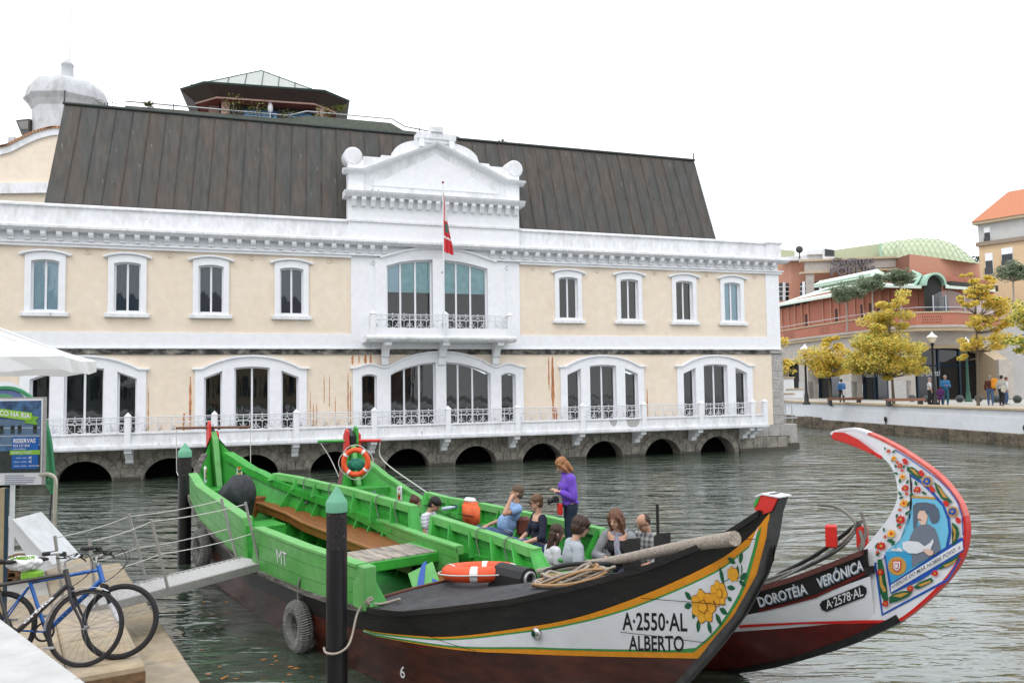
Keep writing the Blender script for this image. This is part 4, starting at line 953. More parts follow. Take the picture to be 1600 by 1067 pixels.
# --- trees
M_YEL = [mat('yellow autumn leaf', (.95, .74, .16), .6, .25, 4, transl=.45), mat('ochre autumn leaf', (.80, .62, .17), .6, .25, 4, transl=.45), mat('yellow green leaf', (.70, .66, .17), .6, .25, 4, transl=.45), mat('green leaf', (.16, .24, .05), .6, .3, 4, transl=.4)]
M_OLIVE = mat('olive tree leaf', (.33, .39, .27), .7, .3, 4, transl=.4, col2=(.18, .23, .14)); M_BARK = mat('grey brown bark', (.13, .105, .08), .9, .3, 6, .5, 20, stretch=(1, 1, .3)); M_BARKL = mat('pale stem', (.35, .30, .25), .9, .3, 6)
def tree(name, label, cat, base, clusters, trunk_r, n, leaf, mats, seed, lean=(0, 0), group=None, nb=14, bark=None, flat=.55, wts=(5, 3, 2, 1)):
    """clusters: ellipsoids (dx, dy, z, rx, ry, rz) relative to the base; leaves grow in clumps on twigs inside them"""
    q = random.Random(seed); t = thing(name, label, cat, base, 0, group)
    topz = max(c[2] for c in clusters); midz = min(c[2]-c[5] for c in clusters)
    tp = [(0, 0, -.1), (lean[0]*.3, lean[1]*.3, midz*.5), (lean[0]*.7, lean[1]*.7, midz+.3), (lean[0], lean[1], lerp(midz, topz, .6)), (lean[0]*1.05, lean[1], topz)]
    g = MB(); g.tube(smooth_pts(tp, 4), [lerp(trunk_r, trunk_r*.25, (i/16)**.8) for i in range(17)], 8); g.build('trunk', bark or M_BARK, t)
    gb = MB(); leaves = MB(); tot = sum(c[3]*c[4]*c[5] for c in clusters)
    for c in clusters:
        kclump = max(2, int(nb*c[3]*c[4]*c[5]/tot*3))
        cc = Vector(c[:3])
        st = Vector((lean[0]*.8, lean[1]*.8, min(max(midz+.2, c[2]-c[5]*1.1), topz*.8)))
        for _ in range(kclump):
            while True:
                d_ = Vector((q.uniform(-1, 1), q.uniform(-1, 1), q.uniform(-1, 1)))
                if .25 < d_.length < 1: break
            e = cc+Vector((d_.x*c[3], d_.y*c[4], d_.z*c[5]*.9)); mid = st.lerp(e, .5)+Vector((0, 0, -.1))
            gb.tube([st, mid, e], [trunk_r*.28, trunk_r*.16, trunk_r*.05], 4, cap=False)
            rr = q.uniform(.32, .62)*max(c[3], c[5])*.8
            for _ in range(int(n/(nb*3)*q.uniform(.6, 1.3))):
                while True:
                    o = Vector((q.uniform(-1, 1), q.uniform(-1, 1), q.uniform(-1, 1)))
                    if o.length < 1: break
                p = e+Vector((o.x*rr, o.y*rr, o.z*rr*flat)); L_ = leaf*q.uniform(.6, 1.25)
                a = Vector((q.uniform(-1, 1), q.uniform(-1, 1), q.uniform(-.7, .35))).normalized()*L_; b_ = a.cross(Vector((q.uniform(-1, 1), q.uniform(-1, 1), 1)).normalized()).normalized()*L_*.45
                leaves.add([tuple(p-a*.5), tuple(p+b_-a*.05), tuple(p+a*.5), tuple(p-b_-a*.05)], [(0, 1, 2, 3)], q.choices(range(len(mats)), wts[:len(mats)])[0])
    gb.build('branches', bark or M_BARK, t, kind='stuff'); cr = leaves.build('crown', mats, t, kind='stuff'); return t
def gbase(px, D): return Vector((atd(px, 620, D).x, D, 1.6))
s55 = 54/1280
tree('plane_tree', 'smaller yellow plane tree on the far quay, right of the leftmost lamp', 'tree', gbase(1298, 54), [(-.1, 0, 3.0, 1.6, 1.5, 1.0), (-.5, 0, 2.2, 1.1, 1.1, .6), (.5, 0, 2.4, 1.1, 1.0, .8), (-.1, 0, 4.1, .8, .8, .7)], .11, 9500, .14, M_YEL, 3, (-.15, 0), 'yellow plane trees')
tree('plane_tree', 'largest yellow plane tree on the far quay with its broad low crown', 'tree', gbase(1396, 50), [(-.4, 0, 3.2, 2.3, 2.0, 1.3), (-1.5, 0, 2.6, 1.4, 1.3, .9), (.9, 0, 2.9, 1.5, 1.4, 1.1), (-.1, 0, 4.7, 1.5, 1.3, 1.2), (.15, 0, 6.4, .9, .8, 1.1), (.3, 0, 2.0, 1.2, 1.1, .5), (-1.7, 0, 4.0, .6, .6, .5)], .12, 25000, .14, M_YEL, 5, (-.05, 0), 'yellow plane trees', 26, wts=(4, 3, 4, 2))
tree('plane_tree', 'slim tall yellow plane tree on the far quay, people passing right of its trunk', 'tree', gbase(1528, 47), [(.5, 0, 6.8, .9, .9, .8), (-.5, 0, 5.9, .7, .7, .6), (1.5, 0, 5.8, 1.0, .8, .7), (.1, 0, 4.9, .9, .9, .6), (1.6, 0, 4.7, .9, .8, .5), (-.6, 0, 3.5, .8, .7, .45), (1.0, 0, 3.6, 1.3, .8, .5), (-.3, 0, 7.6, .4, .4, .3), (2.4, 0, 5.2, .5, .5, .4), (-.4, 0, 2.8, .6, .5, .3)], .10, 11000, .14, M_YEL, 8, (.1, 0), 'yellow plane trees', 24)
tree('plane_tree', 'yellow green plane tree cut by the right edge of the view', 'tree', gbase(1622, 44), [(-.2, 0, 4.6, 1.0, 1.0, 1.3), (-.9, 0, 3.4, .8, .8, .6), (.6, 0, 3.4, 1.3, 1, 1)], .11, 4200, .17, [M_YEL[2], M_YEL[3], M_YEL[0]], 12, (0, 0), 'yellow plane trees')
tree('plane_tree', 'yellow plane tree peeping out behind the cream building\'s stone corner', 'tree', gbase(1213, 62), [(.2, 0, 2.7, 1.1, 1.0, .9), (-.2, 0, 4.5, 1.0, .9, .8)], .11, 2200, .18, M_YEL, 17, (0, 0), 'yellow plane trees')
for px_, D, zc2, r0, sd, lb in ((1327, 66.5, 10.35, 1.25, 21, 'round olive tree on the market terrace, leftmost of the row'), (1368, 62.5, 10.6, 1.1, 22, 'round olive tree on the market terrace, middle of the row'), (1412, 60.5, 10.8, 1.0, 23, 'round olive tree on the market terrace above the largest yellow tree'), (1590, 60, 11.0, 1.1, 24, 'round olive tree high on the terrace at the right edge')):
    bz = 7.2; tree('olive_tree', lb, 'tree', Vector((atd(px_, 600, D).x, D, bz)), [(0, 0, zc2-bz, r0, r0*.9, r0*.6), (r0*.3, 0, zc2-bz-.1, r0*.8, r0*.8, r0*.4)], .09, 4200, .15, [M_OLIVE], sd, (.05, 0), 'olive trees on the terrace', 14, bark=M_BARKL, flat=.8)
tree('evergreen_tree', 'dark evergreen tree top showing between the vault and the apartment block', 'tree', Vector((atd(1533, 600, 110).x, 110, 1.6)), [(0, 0, 16.0, 2.0, 2, 2.4), (.5, 0, 14, 2.5, 2, 2)], .3, 1500, .45, [mat('dark needle', (.05, .085, .06), .8, .3, 3)], 30, (0, 0))
# ================================================================== roofscape behind the waterfront building
M_CAPW = mat('streaked white plaster', (.56, .57, .59), .85, .10, 1.1, .2, 8, col2=(.34, .335, .325), mix=.42, stretch=(1, 1, .6))
TW = thing('domed_tower', 'white tower with a rounded dome and small lantern behind the dark roof\'s left end', 'tower', Vector((atd(104, 200, 46).x, 46, 0)))
s46 = 46/1280
zb0 = zat(104, 205, 46)
oct8 = lambda r: r
MB().lathe([(1.75, 8), (1.75, zat(40, 176, 46)-.1), (1.95, zat(40, 170, 46)), (2.2, zat(40, 163, 46)), (2.2, zat(40, 160, 46)), (2.0, zat(40, 159, 46))], 8, 0, Matrix.Rotation(R(22.5), 4, 'Z'), False).build('tower_shaft', M_CAPW, TW)
zd = zat(104, 163, 46); zt2_ = zat(104, 129, 46)
prof = [(2.1*math.cos(a)**.42 if a < 1.5 else .0, zd+(zt2_-zd)*math.sin(a)**.8) for a in [math.pi/2*i/9 for i in range(10)]]
MB().lathe(prof, 8, 0, Matrix.Rotation(R(22.5), 4, 'Z'), False).build('dome', M_CAPW, TW)
MB().lathe([(.46, zt2_-.2), (.34, zt2_+.1), (.31, zat(108, 104, 46)), (.37, zat(108, 103, 46)), (.24, zat(108, 98, 46)), (.05, zat(108, 92, 46))], 10).build('lantern', M_CAPW, TW)
MB().tube([(0.1, 0, zat(110, 98, 46)), (.12, 0, zat(113, 15, 46))], .028, 4).build('lightning_rod', M_STEEL, TW)
# cream gabled house with the wavy tiled verge
GH = thing('gabled_house', 'cream house with a wavy tiled gable at the far left behind the parapet', 'house', Vector((atd(60, 250, 43).x, 43, 0)))
def gh(px, py): p = atd(px, py, 43); return (p.x-GH.location.x, p.z)
cur = [gh(*p) for p in ((-60, 262), (-20, 240), (0, 233), (15, 229), (35, 219), (55, 210), (75, 204), (92, 202), (120, 206), (150, 220))]
cs = [(p.x, p.y) for p in smooth_pts([(a, b, 0) for a, b in cur], 4)]
MB().prism([(cs[0][0], 6)]+cs+[(cs[-1][0], 6)], 0, 5).build('gable_wall', M_CREAM, GH)
MB().sweep_xz(cs, [(0, -.35), (-.12, -.35), (-.14, 0), (5, 0), (5, -.05), (0, -.05)]).build('gable_band', M_WHITED, GH)
q = random.Random(2)
for i in range(0, len(cs)-1):
    a, b = cs[i], cs[min(i+1, len(cs)-1)]
    for t in (.0, .5):
        x_, z_ = lerp(a[0], b[0], t), lerp(a[1], b[1], t)+.05
        MB().lathe([(.075, -.22), (.09, .3)], 6, 0, Matrix.Translation((x_, 0, z_)) @ Matrix.Rotation(-math.pi/2, 4, 'X'), True).build('verge_tile', M_TILE if (i*2+int(t*2)) % 2 else M_COPE, GH)
a, b = gh(-30, 309), gh(110, 318)
MB().box(gh(-60, 300)[0], gh(130, 300)[0], -.25, 0, gh(0, 304)[1], gh(0, 288)[1]).build('wall_band', M_WHITED, GH)
RT = thing('tiled_roof_house', 'sliver of an orange tiled roof at the left edge', 'house', Vector((atd(0, 225, 46).x, 46, 0)))
zr = zat(0, 213, 46)
MB().add([(-5, 0, zr-.75), (.42, 0, zr-.55), (.30, 2.5, zr+.02), (-5, 2.5, zr+.05)], [(0, 1, 2, 3)]).build('roof', M_TILE, RT); MB().box(-5, .3, .1, 3, 5, zr-.75).build('wall', mat('mauve wall', (.22, .13, .15)), RT)
for k in range(9): MB().tube([(-1.6+k*.22, -.02, zr-.62), (-1.66+k*.21, 2.5, zr+.1)], .06, 5).build('tile_row', M_TILE, RT)
MB().bbox(.30, .75, .2, 2.2, zr-1.2, zr+.02, .04).build('chimney', M_CAPW, RT)
CH2 = thing('louvred_vent', 'grey angled roof vent left of the domed tower', 'roof vent', Vector((atd(36, 200, 45).x, 45, 0)))
zz = zat(36, 205, 45)
MB().prism([(-.42, zz+.62), (.35, zz+.70), (.35, zz-.35), (-.02, zz-.35)], 0, 1.2).build('hood', mat('dark grey metal', (.07, .07, .065), .6, .2, 3), CH2)
MB().prism([(-.30, zz+.52), (.30, zz+.58), (.28, zz+.1), (-.1, zz+.1)], -.03, 0).build('vent_face', mat('mid grey metal', (.22, .21, .20), .6, .2, 3), CH2)

# pavilion tower with a copper hipped roof
DT = 50.0
PV = thing('rooftop_pavilion', 'dark copper roof pavilion with columns and blue glass rising behind the mansard', 'pavilion', Vector((atd(420, 150, DT).x, DT, 0)), R(14))
M_COPD = mat('dark brown copper fascia', (.050, .030, .025), .6, .25, 1.5, .15, 8, stretch=(1, 1, .3)); M_COPT = mat('green edge trim', (.05, .10, .085), .6, .2, 3)
M_PINKS = mat('pinkish stone', (.42, .27, .22), .85, .12, 2); M_SOFF = mat('red brown soffit', (.20, .05, .04), .8, .1, 2); M_GREYC = mat('pale seamed roof', (.40, .42, .39), .6, .1, 2)
M_SKYGL = mat('blue mirrored glass', (.10, .28, .52), .05, .2, 1.5, spec=1.0, metal=.2)
def ring8(a, b, c, z): return [(-a+c, -b, z), (a-c, -b, z), (a, -b+c, z), (a, b-c, z), (a-c, b, z), (-a+c, b, z), (-a, b-c, z), (-a, -b+c, z)]
def loft(name, rings, m_, parent, cap=False):
    g = MB(); n = 8; vs = [p for r0 in rings for p in r0]; fs = [(i*n+j, i*n+(j+1) % n, (i+1)*n+(j+1) % n, (i+1)*n+j) for i in range(len(rings)-1) for j in range(n)]
    g.add(vs, fs)
    if cap: g.add(rings[-1], [tuple(range(n))])
    return g.build(name, m_, parent)
ze1 = zat(415, 135.5, 46); zs1 = ze1-.52
loft('fascia', [ring8(4.0, 3.3, 1.3, zs1), ring8(4.75, 4.0, 1.5, ze1)], M_COPD, PV)
loft('fascia_trim', [ring8(4.75, 4.0, 1.5, ze1), ring8(4.82, 4.07, 1.5, ze1+.08), ring8(4.6, 3.9, 1.5, ze1+.1)], M_COPT, PV)
loft('soffit', [ring8(3.98, 3.28, 1.3, zs1+.02), ring8(2.7, 2.1, .6, zs1+.02)], M_SOFF, PV)
loft('soffit_trim', [ring8(4.02, 3.32, 1.3, zs1-.08), ring8(4.02, 3.32, 1.3, zs1+.03)], M_PINKS, PV)
loft('flat_roof', [ring8(4.6, 3.9, 1.5, ze1+.05), ring8(.1, .1, .02, ze1+.06)], M_COPD, PV)
g = MB(); ap = (-.45, 0, zat(405, 112, DT)); sq = [(-4.1, -3.2, ze1+.08), (3.5, -3.2, ze1+.08), (3.5, 3.2, ze1+.08), (-4.1, 3.2, ze1+.08)]
g.add(sq+[ap], [(0, 1, 4), (1, 2, 4), (2, 3, 4), (3, 0, 4)]); g.build('hipped_roof', M_GREYC, PV)
for i in range(9):
    x_ = -4.1+7.6*i/8; k = 1-abs(x_+.3)/4.0
    MB().tube([(x_, -3.22, ze1+.1), (x_, lerp(-3.22, 0, k), ze1+.1+(zat(405, 112, DT)-ze1-.1)*k)], .03, 4).build('roof_seam', M_COPT, PV)
g = MB()
for c_ in sq: g.tube([c_, ap], .045, 4)
g.build('roof_hip', M_COPT, PV); MB().tube([(0, 0, ze1+1.9), (0, 0, zat(405, 42, DT))], .028, 4).build('antenna', M_STEEL, PV); MB().bbox(-1.9, -1.3, -.2, .5, ze1+.7, ze1+1.35, .02).build('roof_vent', M_COPD, PV)
for x_, y_ in ((-2.3, -2.55), (1.95+1.1, -2.55), (-3.2, -.8), (3.4, -.8)): MB().lathe([(.24, zs1-3), (.24, zs1+.02)], 14, 0, Matrix.Translation((x_, y_, 0))).build('column', M_PINKS, PV)
MB().box(-2.7, 2.7, -2.1, 2.1, zs1-3.5, zs1+.02).build('core_wall', mat('dark glazed core', (.025, .028, .032), .3, .2, 3), PV)
MB().box(-3.3, -2.7, -1.8, 2, zs1-3.5, zs1).build('side_wall', M_PINKS, PV); MB().box(2.7, 3.5, -1.8, 2, zs1-3.5, zs1).build('side_wall', M_PINKS, PV)
for x0, x1 in ((-1.3, -.35), (-.3, .55), (1.25, 1.8), (1.85, 2.6)):
    for z0, z1 in ((zs1-.95, zs1-.55), (zs1-.5, zs1-.25), (zs1-1.5, zs1-1.0)): MB().box(x0, x1, -2.13, -2.1, z0, z1).build('glass_panel', M_SKYGL, PV)
MB().box(.6, .75, -2.16, -2.1, zs1-1.6, zs1).box(2.62, 2.72, -2.16, -2.1, zs1-1.6, zs1).build('window_frame', M_DARKM, PV)
# folded parasol on the roof terrace
fpz = zs1-1.3; g = MB(); g.lathe([(.03, 0), (.03, 1.0), (.14, 1.05), (.16, 1.25), (.03, 1.95)], 8); fo = g.build('folded_parasol', M_WHITE, None, loc=PV.location+Vector((.95, -2.9, fpz-.3))); tag(fo, 'folded white parasol on the roof terrace before the pavilion glass', 'parasol')

# roof terrace parapet with planters and weeds
FT = Matrix.Translation(ORG) @ Matrix.Rotation(A_F, 4, 'Z')
TP = thing('roof_terrace_wall', 'low greenish terrace wall running along the top of the mansard', 'parapet', ORG, A_F)
def run(pts, z0, z1, m_, name):
    for (a, ya, za), (b, yb_, zb2) in zip(pts, pts[1:]):
        MB().add([(a, ya, 13.4), (b, yb_, 13.4), (b, yb_, zb2), (a, ya, za), (a, ya+.35, 13.4), (b, yb_+.35, 13.4), (b, yb_+.35, zb2), (a, ya+.35, za)], [(0, 1, 2, 3), (3, 2, 6, 7), (5, 4, 7, 6), (4, 0, 3, 7), (1, 5, 6, 2)]).build(name, m_, TP)
run([(-28.0, 1.9, 13.92), (-22.2, 1.9, 13.98), (-21.3, 1.6, 14.10), (-17.9, 1.6, 14.12), (-17.3, 1.9, 13.95), (-15.4, 1.9, 13.92), (-15.1, 1.9, 13.7)], 0, 0, mat('grey green copper capping', (.10, .115, .09), .7, .25, 2), 'terrace_wall')
g = MB(); g.tube([(-28, 2.0, 14.12), (-22, 2.0, 14.15), (-21.3, 1.7, 14.3), (-17.8, 1.7, 14.32), (-17.2, 2.0, 14.15), (-14.8, 2.0, 13.9)], .03, 5); g.build('terrace_rail', M_STEEL, TP)
def plant(label, u, z, r0, h, n, mats, seed, spiky=False):
    q = random.Random(seed); p = FT @ Vector((u, 1.9, z)); t = thing('rooftop_plant', label, 'plant', p, 0, 'plants on the roof terrace'); g = MB()
    for i in range(n):
        a = q.uniform(0, 6.28); rr = r0*q.random()**.5; zz = q.random()*h; L_ = r0*(.55 if spiky else .30)*q.uniform(.6, 1.2)
        c = Vector((rr*math.cos(a), rr*.6*math.sin(a), zz)) if not spiky else Vector((0, 0, h*.6))
        d_ = Vector((math.cos(a), math.sin(a), q.uniform(-.2, .9))).normalized()*L_*(2 if spiky else 1); b_ = d_.cross(Vector((q.uniform(-1, 1), 0, 1))).normalized()*L_*.18
        g.add([tuple(c), tuple(c+d_*.5+b_), tuple(c+d_), tuple(c+d_*.5-b_)], [(0, 1, 2, 3)], q.randrange(len(mats)))
    g.build('leaves', mats, t, kind='stuff'); MB().tube([(0, 0, -.2), (0, 0, h*.7)], .02, 4).build('stem', M_BARK, t)
GP = [mat('terrace leaf', (.10, .14, .03), .7, .3, 9), mat('terrace leaf yellow', (.28, .26, .04), .7, .3, 9)]
for u, z, r0, h, n, sp, lb in ((-28.6, 13.75, .35, .3, 90, 0, 'low dark plant at the roof\'s left top'), (-27.2, 13.85, .28, .25, 70, 1, 'small spiky plant second from the roof\'s left top'), (-26.3, 13.95, .25, .3, 60, 0, 'small weed on the terrace wall left of the pavilion'), (-24.1, 13.95, .4, .75, 170, 0, 'yellowish shrub left of the pavilion\'s first column'), (-23.2, 13.95, .4, .6, 150, 0, 'yellowish shrub against the pavilion\'s left wall'),
                           (-22.0, 13.95, .35, .4, 120, 0, 'green shrub between the pavilion\'s left column and wall'), (-20.6, 14.1, .45, .5, 170, 0, 'yellow bush before the pavilion glass'), (-19.9, 14.15, .3, .7, 60, 1, 'small palm-like plant before the pavilion glass'), (-16.6, 13.95, .2, .25, 50, 0, 'dark tuft right of the pavilion'), (-15.7, 13.9, .2, .2, 40, 1, 'tiny spiky tuft above the pediment\'s left side'), (-12.9, 13.7, .25, .15, 40, 1, 'flat tuft on the ridge right of the pediment')):
    plant(lb, u, z, r0, h, n, GP, int(-u*10), sp)
# ================================================================== unseen houses added behind the viewer for window panes and water to mirror
q = random.Random(41); x_ = -46.0; k = 0
for wd, hh, c_, nm in ((13, 9.5, (.55, .52, .47), 'pale stone'), (10, 7.5, (.42, .30, .22), 'brown'), (15, 10.5, (.60, .58, .55), 'off-white'), (11, 8.5, (.34, .37, .38), 'grey'), (14, 9.0, (.56, .44, .30), 'ochre'), (12, 7.5, (.30, .16, .11), 'brick red')):
    t = thing('added_house', nm+' house added unseen on the near bank for the window panes to mirror', 'house', (x_, -17-q.uniform(0, 3), 1.6))
    m_ = mat('house '+nm, c_, .9, .1, 1); MB().box(0, wd-.4, -8, 0, 0, hh).build('wall', m_, t); MB().prism([(-.3, hh), (wd-.1, hh), (wd-.6, hh+1.6), (.4, hh+1.6)], -8.3, .4).build('roof', M_MOULD if k % 2 else mat('house tile', (.30, .12, .07)), t)
    for i in range(int(wd/2.4)):
        for j in range(int(hh/3)): MB().box(.9+i*2.35, 2.0+i*2.35, .0, .04, .9+j*3.0, 2.7+j*3.0).build('window', M_INT, t)
    x_ += wd; k += 1
g = MB(); g.add([(-60, -40, 1.55), (60, -40, 1.55), (60, -6, 1.55), (-60, -6, 1.55)], [(0, 1, 2, 3)]); g.build('near_bank', mat('near paving', (.36, .35, .33), .9, .1, 1), kind='structure')
# ================================================================== boats
M_GREEN = mat('bright green boat paint', (.042, .35, .042), .42, .14, 2.2, .15, 30, col2=(.024, .25, .03), mix=.45, spec=.5, speck=(15, .735, (.012, .09, .02)))
M_GREENL = mat('pale worn green paint', (.13, .43, .11), .5, .12, 2.5, .15, 30, col2=(.20, .48, .17), mix=.4)
M_GREENO = mat('outer light green paint', (.085, .37, .07), .42, .16, 1.6, .1, 30, col2=(.14, .41, .12), mix=.5, speck=(12, .745, (.03, .16, .035)))
M_HBLACK = mat('black hull paint', (.012, .011, .011), .38, .4, 3, .25, 20, col2=(.024, .02, .018), mix=.35, stretch=(.5, 1, 2), speck=(16, .755, (.18, .17, .16)))
M_HBROWN = mat('dark red-brown hull paint', (.095, .021, .011), .35, .4, 1.6, .2, 14, col2=(.034, .010, .007), mix=.5, stretch=(.6, 1, 2))
M_HRED = mat('dark red antifouling', (.115, .010, .008), .4, .25, 2.5, .2, 14, col2=(.075, .010, .008), mix=.4)
M_HWHITE = mat('white hull paint', (.76, .78, .82), .4, .05, 1.6, .1, 14, col2=(.70, .72, .76), mix=.4)
M_SEAM = mat('dark green seam', (.012, .07, .015), .8, .2, 9)
M_WORN = mat('worn grey timber edge', (.20, .19, .17), .8, .5, 8, .4, 20, stretch=(.3, 1, 2), col2=(.05, .04, .035), mix=.5)
M_BROWN = mat('varnished brown bench', (.26, .085, .022), .45, .25, 3, .2, 20, stretch=(.35, 3, 2), col2=(.17, .06, .02), mix=.4)
M_CANVAS = mat('dark deck canvas', (.042, .042, .047), .85, .35, 2.5, .4, 60, col2=(.062, .062, .068), mix=.5, speck=(20, .75, (.16, .16, .17)))
M_ORY = mat('orange yellow paint', (.78, .30, .015), .45, .1, 5, .05, 20)
M_DGRN = mat('thin green line paint', (.05, .30, .07), .5, .1, 5)
M_RED = mat('red paint', (.62, .022, .014), .42, .12, 4, .05)
M_ROPE = mat('pale rope', (.46, .40, .33), .9, .35, 26, .6, 120)
M_ROPEG = mat('grey rope', (.20, .205, .195), .9, .4, 30, .6, 120, speck=(60, .62, (.42, .42, .40)))
M_ROPEW = mat('white nylon rope', (.62, .61, .58), .8, .25, 30, .4, 120)
M_ORANGE = mat('life buoy orange', (.80, .085, .018), .5, .08, 6, .1, 40)
M_WTAPE = mat('white reflective tape', (.75, .75, .73), .5, .06, 8)
M_TARP = mat('dark blue grey tarpaulin', (.022, .024, .030), .6, .35, 4, .6, 9, col2=(.045, .047, .055), mix=.35)
M_BLK = mat('black rubber', (.012, .012, .013), .6, .2, 9)
M_OLDW = mat('weathered grey plank', (.42, .36, .30), .85, .4, 3, .4, 20, stretch=(.35, 4, 1), col2=(.14, .13, .13), mix=.45)
M_LET = mat('black lettering', (.010, .010, .012), .5, 0, 3)
M_LETW = mat('white lettering', (.74, .75, .77), .5, 0, 3)
M_BLUE = mat('blue paint', (.012, .085, .42), .45, .05, 4); M_SKYB = mat('sky blue paint', (.16, .52, .74), .5, .06, 3); M_SEAB = mat('sea blue paint', (.04, .34, .62), .5, .18, 5, stretch=(1, 1, 5))
M_FIGG = mat('grey painted coat', (.16, .19, .24), .5, .06, 4); M_FIGD = mat('darker grey painted hat', (.10, .125, .17), .5, .06, 4); M_FSKIN = mat('painted skin', (.72, .50, .40), .5, .03, 4)
M_LEAF_P = mat('painted dark leaf', (.010, .11, .045), .5, .1, 6); M_OCH = mat('painted ochre', (.55, .30, .06), .5, .1, 6)

def local_dir(d):
    return math.atan2(d[1], d[0])
class Hull:
    """side-lofted wooden hull. local x = along the boat, y>0 = far side, z up"""
    def __init__(h, sx, B, sheer, keel, low=.86):
        h.sx, h.Bv, h.zs, h.zk, h.low = sx, B, sheer, keel, low
    def B(h, s): return interp(s, *h.Bv)
    def ZS(h, s): return interp(s, *h.zs)
    def ZK(h, s): return interp(s, *h.zk)
    def y(h, s, z):
        """half breadth at height z"""
        zs, zk = h.ZS(s), h.ZK(s); t = min(1, max(0, (z-zk)/max(zs-zk, 1e-3)))
        fl = min(1, max(0, (-h.ZK(s)+.0)/.25))                       # 1 where the bottom is flat and under water, 0 at the ends
        full = h.low+(1-h.low)*t; vee = t**.75
        bottom = min(1, t/.16)**.5
        return h.B(s)*(lerp(vee, full*bottom, fl))
    def shell(h, s0, s1, n, zones, rows=(6, 5, 4), inset=0.0, side=-1, capmi=None):
        """zones: list of boundary functions (bottom to top) splitting materials"""
        g = MB(); ss = [lerp(s0, s1, i/n) for i in range(n+1)]; cols = []
        for s in ss:
            zk, zs = h.ZK(s), h.ZS(s); bs = [zk]+[min(max(f(s), zk+.001*(k+1)), zs-.001*(len(zones)-k)) for k, f in enumerate(zones)]+[zs]
            col = []
            for k in range(len(bs)-1):
                for j in range(rows[k]): col.append(lerp(bs[k], bs[k+1], j/rows[k]))
            col.append(zs)
            cols.append([(s, side*max(h.y(s, z)-inset, .004), z) for z in col])
        k = len(cols[0]); vs = [p for c in cols for p in c]; rowmi = []
        for q, r in enumerate(rows[:len(zones)+1]): rowmi += [q]*r
        for j in range(k-1):
            f = [(i*k+j, (i+1)*k+j, (i+1)*k+j+1, i*k+j+1) for i in range(n)]
            if side > 0: f = [q[::-1] for q in f]
            if inset: f = [q[::-1] for q in f]
            g.f += f; g.mi += [rowmi[j]]*len(f); g.sm += [True]*len(f)
        g.v = vs
        return g
def decal(bvh, poly, lay, side=-1, maxl=.07, y0=6.0):
    """flat print laid on the hull side: polygon in (s,z) projected across the boat, lay = paint layer"""
    bm = bmesh.new()
    vs = [bm.verts.new((p[0], 0, p[1])) for p in poly]
    try: bm.faces.new(vs)
    except ValueError: bm.free(); return [], []
    bmesh.ops.triangulate(bm, faces=bm.faces[:])
    for _ in range(7):
        ed = [e for e in bm.edges if e.calc_length() > maxl]
        if not ed: break
        bmesh.ops.subdivide_edges(bm, edges=ed, cuts=1)
        bmesh.ops.triangulate(bm, faces=[f for f in bm.faces if len(f.verts) > 3])
    bm.verts.index_update(); V = []
    for v in bm.verts:
        hit = bvh.ray_cast(Vector((v.co.x, side*y0, v.co.z)), Vector((0, -side, 0)))
        if hit[0] is None:
            nr = bvh.find_nearest(Vector((v.co.x, side*.05, v.co.z))); yy = nr[0].y if nr[0] else 0
        else: yy = hit[0].y
        V.append((v.co.x, yy+side*(.003+.0028*lay), v.co.z))
    F = [tuple(v.index for v in f.verts) for f in bm.faces]
    bm.free(); G = []
    for f in F:                                                         # face outwards
        a, b, c = (Vector(V[i]) for i in f[:3]); nrm = (b-a).cross(c-a)
        G.append(f if nrm.y*side > 0 else f[::-1])
    return V, G
def decal_obj(name, bvh, polys, m_, lay, parent, **kw):
    g = MB()
    for p in polys:
        v, f = decal(bvh, p, lay, **kw); g.add(v, f)
    return g.build(name, m_, parent)
def text_polys(txt, size, u0, z0, u1, z1, sx=1.0, bold=0.0, curve=None, fit=True, shear=0.0):
    """letter faces placed between baseline points (u0,z0)-(u1,z1); text is stretched to fit the length"""
    v, f = text_mesh(txt, 1.0, bold, shear=shear, align='LEFT')
    xs = [p[0] for p in v]; ys = [p[1] for p in v]; xa, xb, ya, yb_ = min(xs), max(xs), min(ys), max(ys)
    out_ = []
    for face in f:
        P = []
        for i in face:
            t = (v[i][0]-xa)/(xb-xa); hgt = (v[i][1]-ya)/(yb_-ya)*size
            P.append((lerp(u0, u1, t), lerp(z0, z1, t)+hgt+(curve(t) if curve else 0)))
        out_.append(P)
    return out_
def glyph_obj(name, bvh, polys, m_, lay, parent, side=-1):
    """letters: faces are already small, only project them"""
    g = MB()
    for p in polys:
        V = []
        for a, b in p:
            hit = bvh.ray_cast(Vector((a, side*6, b)), Vector((0, -side, 0)))
            yy = hit[0].y if hit[0] else 0
            V.append((a, yy+side*(.003+.0028*lay), b))
        c = sum((Vector(q) for q in V), Vector())/len(V)
        if len(V) >= 3:
            n_ = (Vector(V[1])-Vector(V[0])).cross(Vector(V[2])-Vector(V[1])); idx = tuple(range(len(V)))
            g.add(V, [idx if n_.y*side > 0 else idx[::-1]])
    return g.build(name, m_, parent)

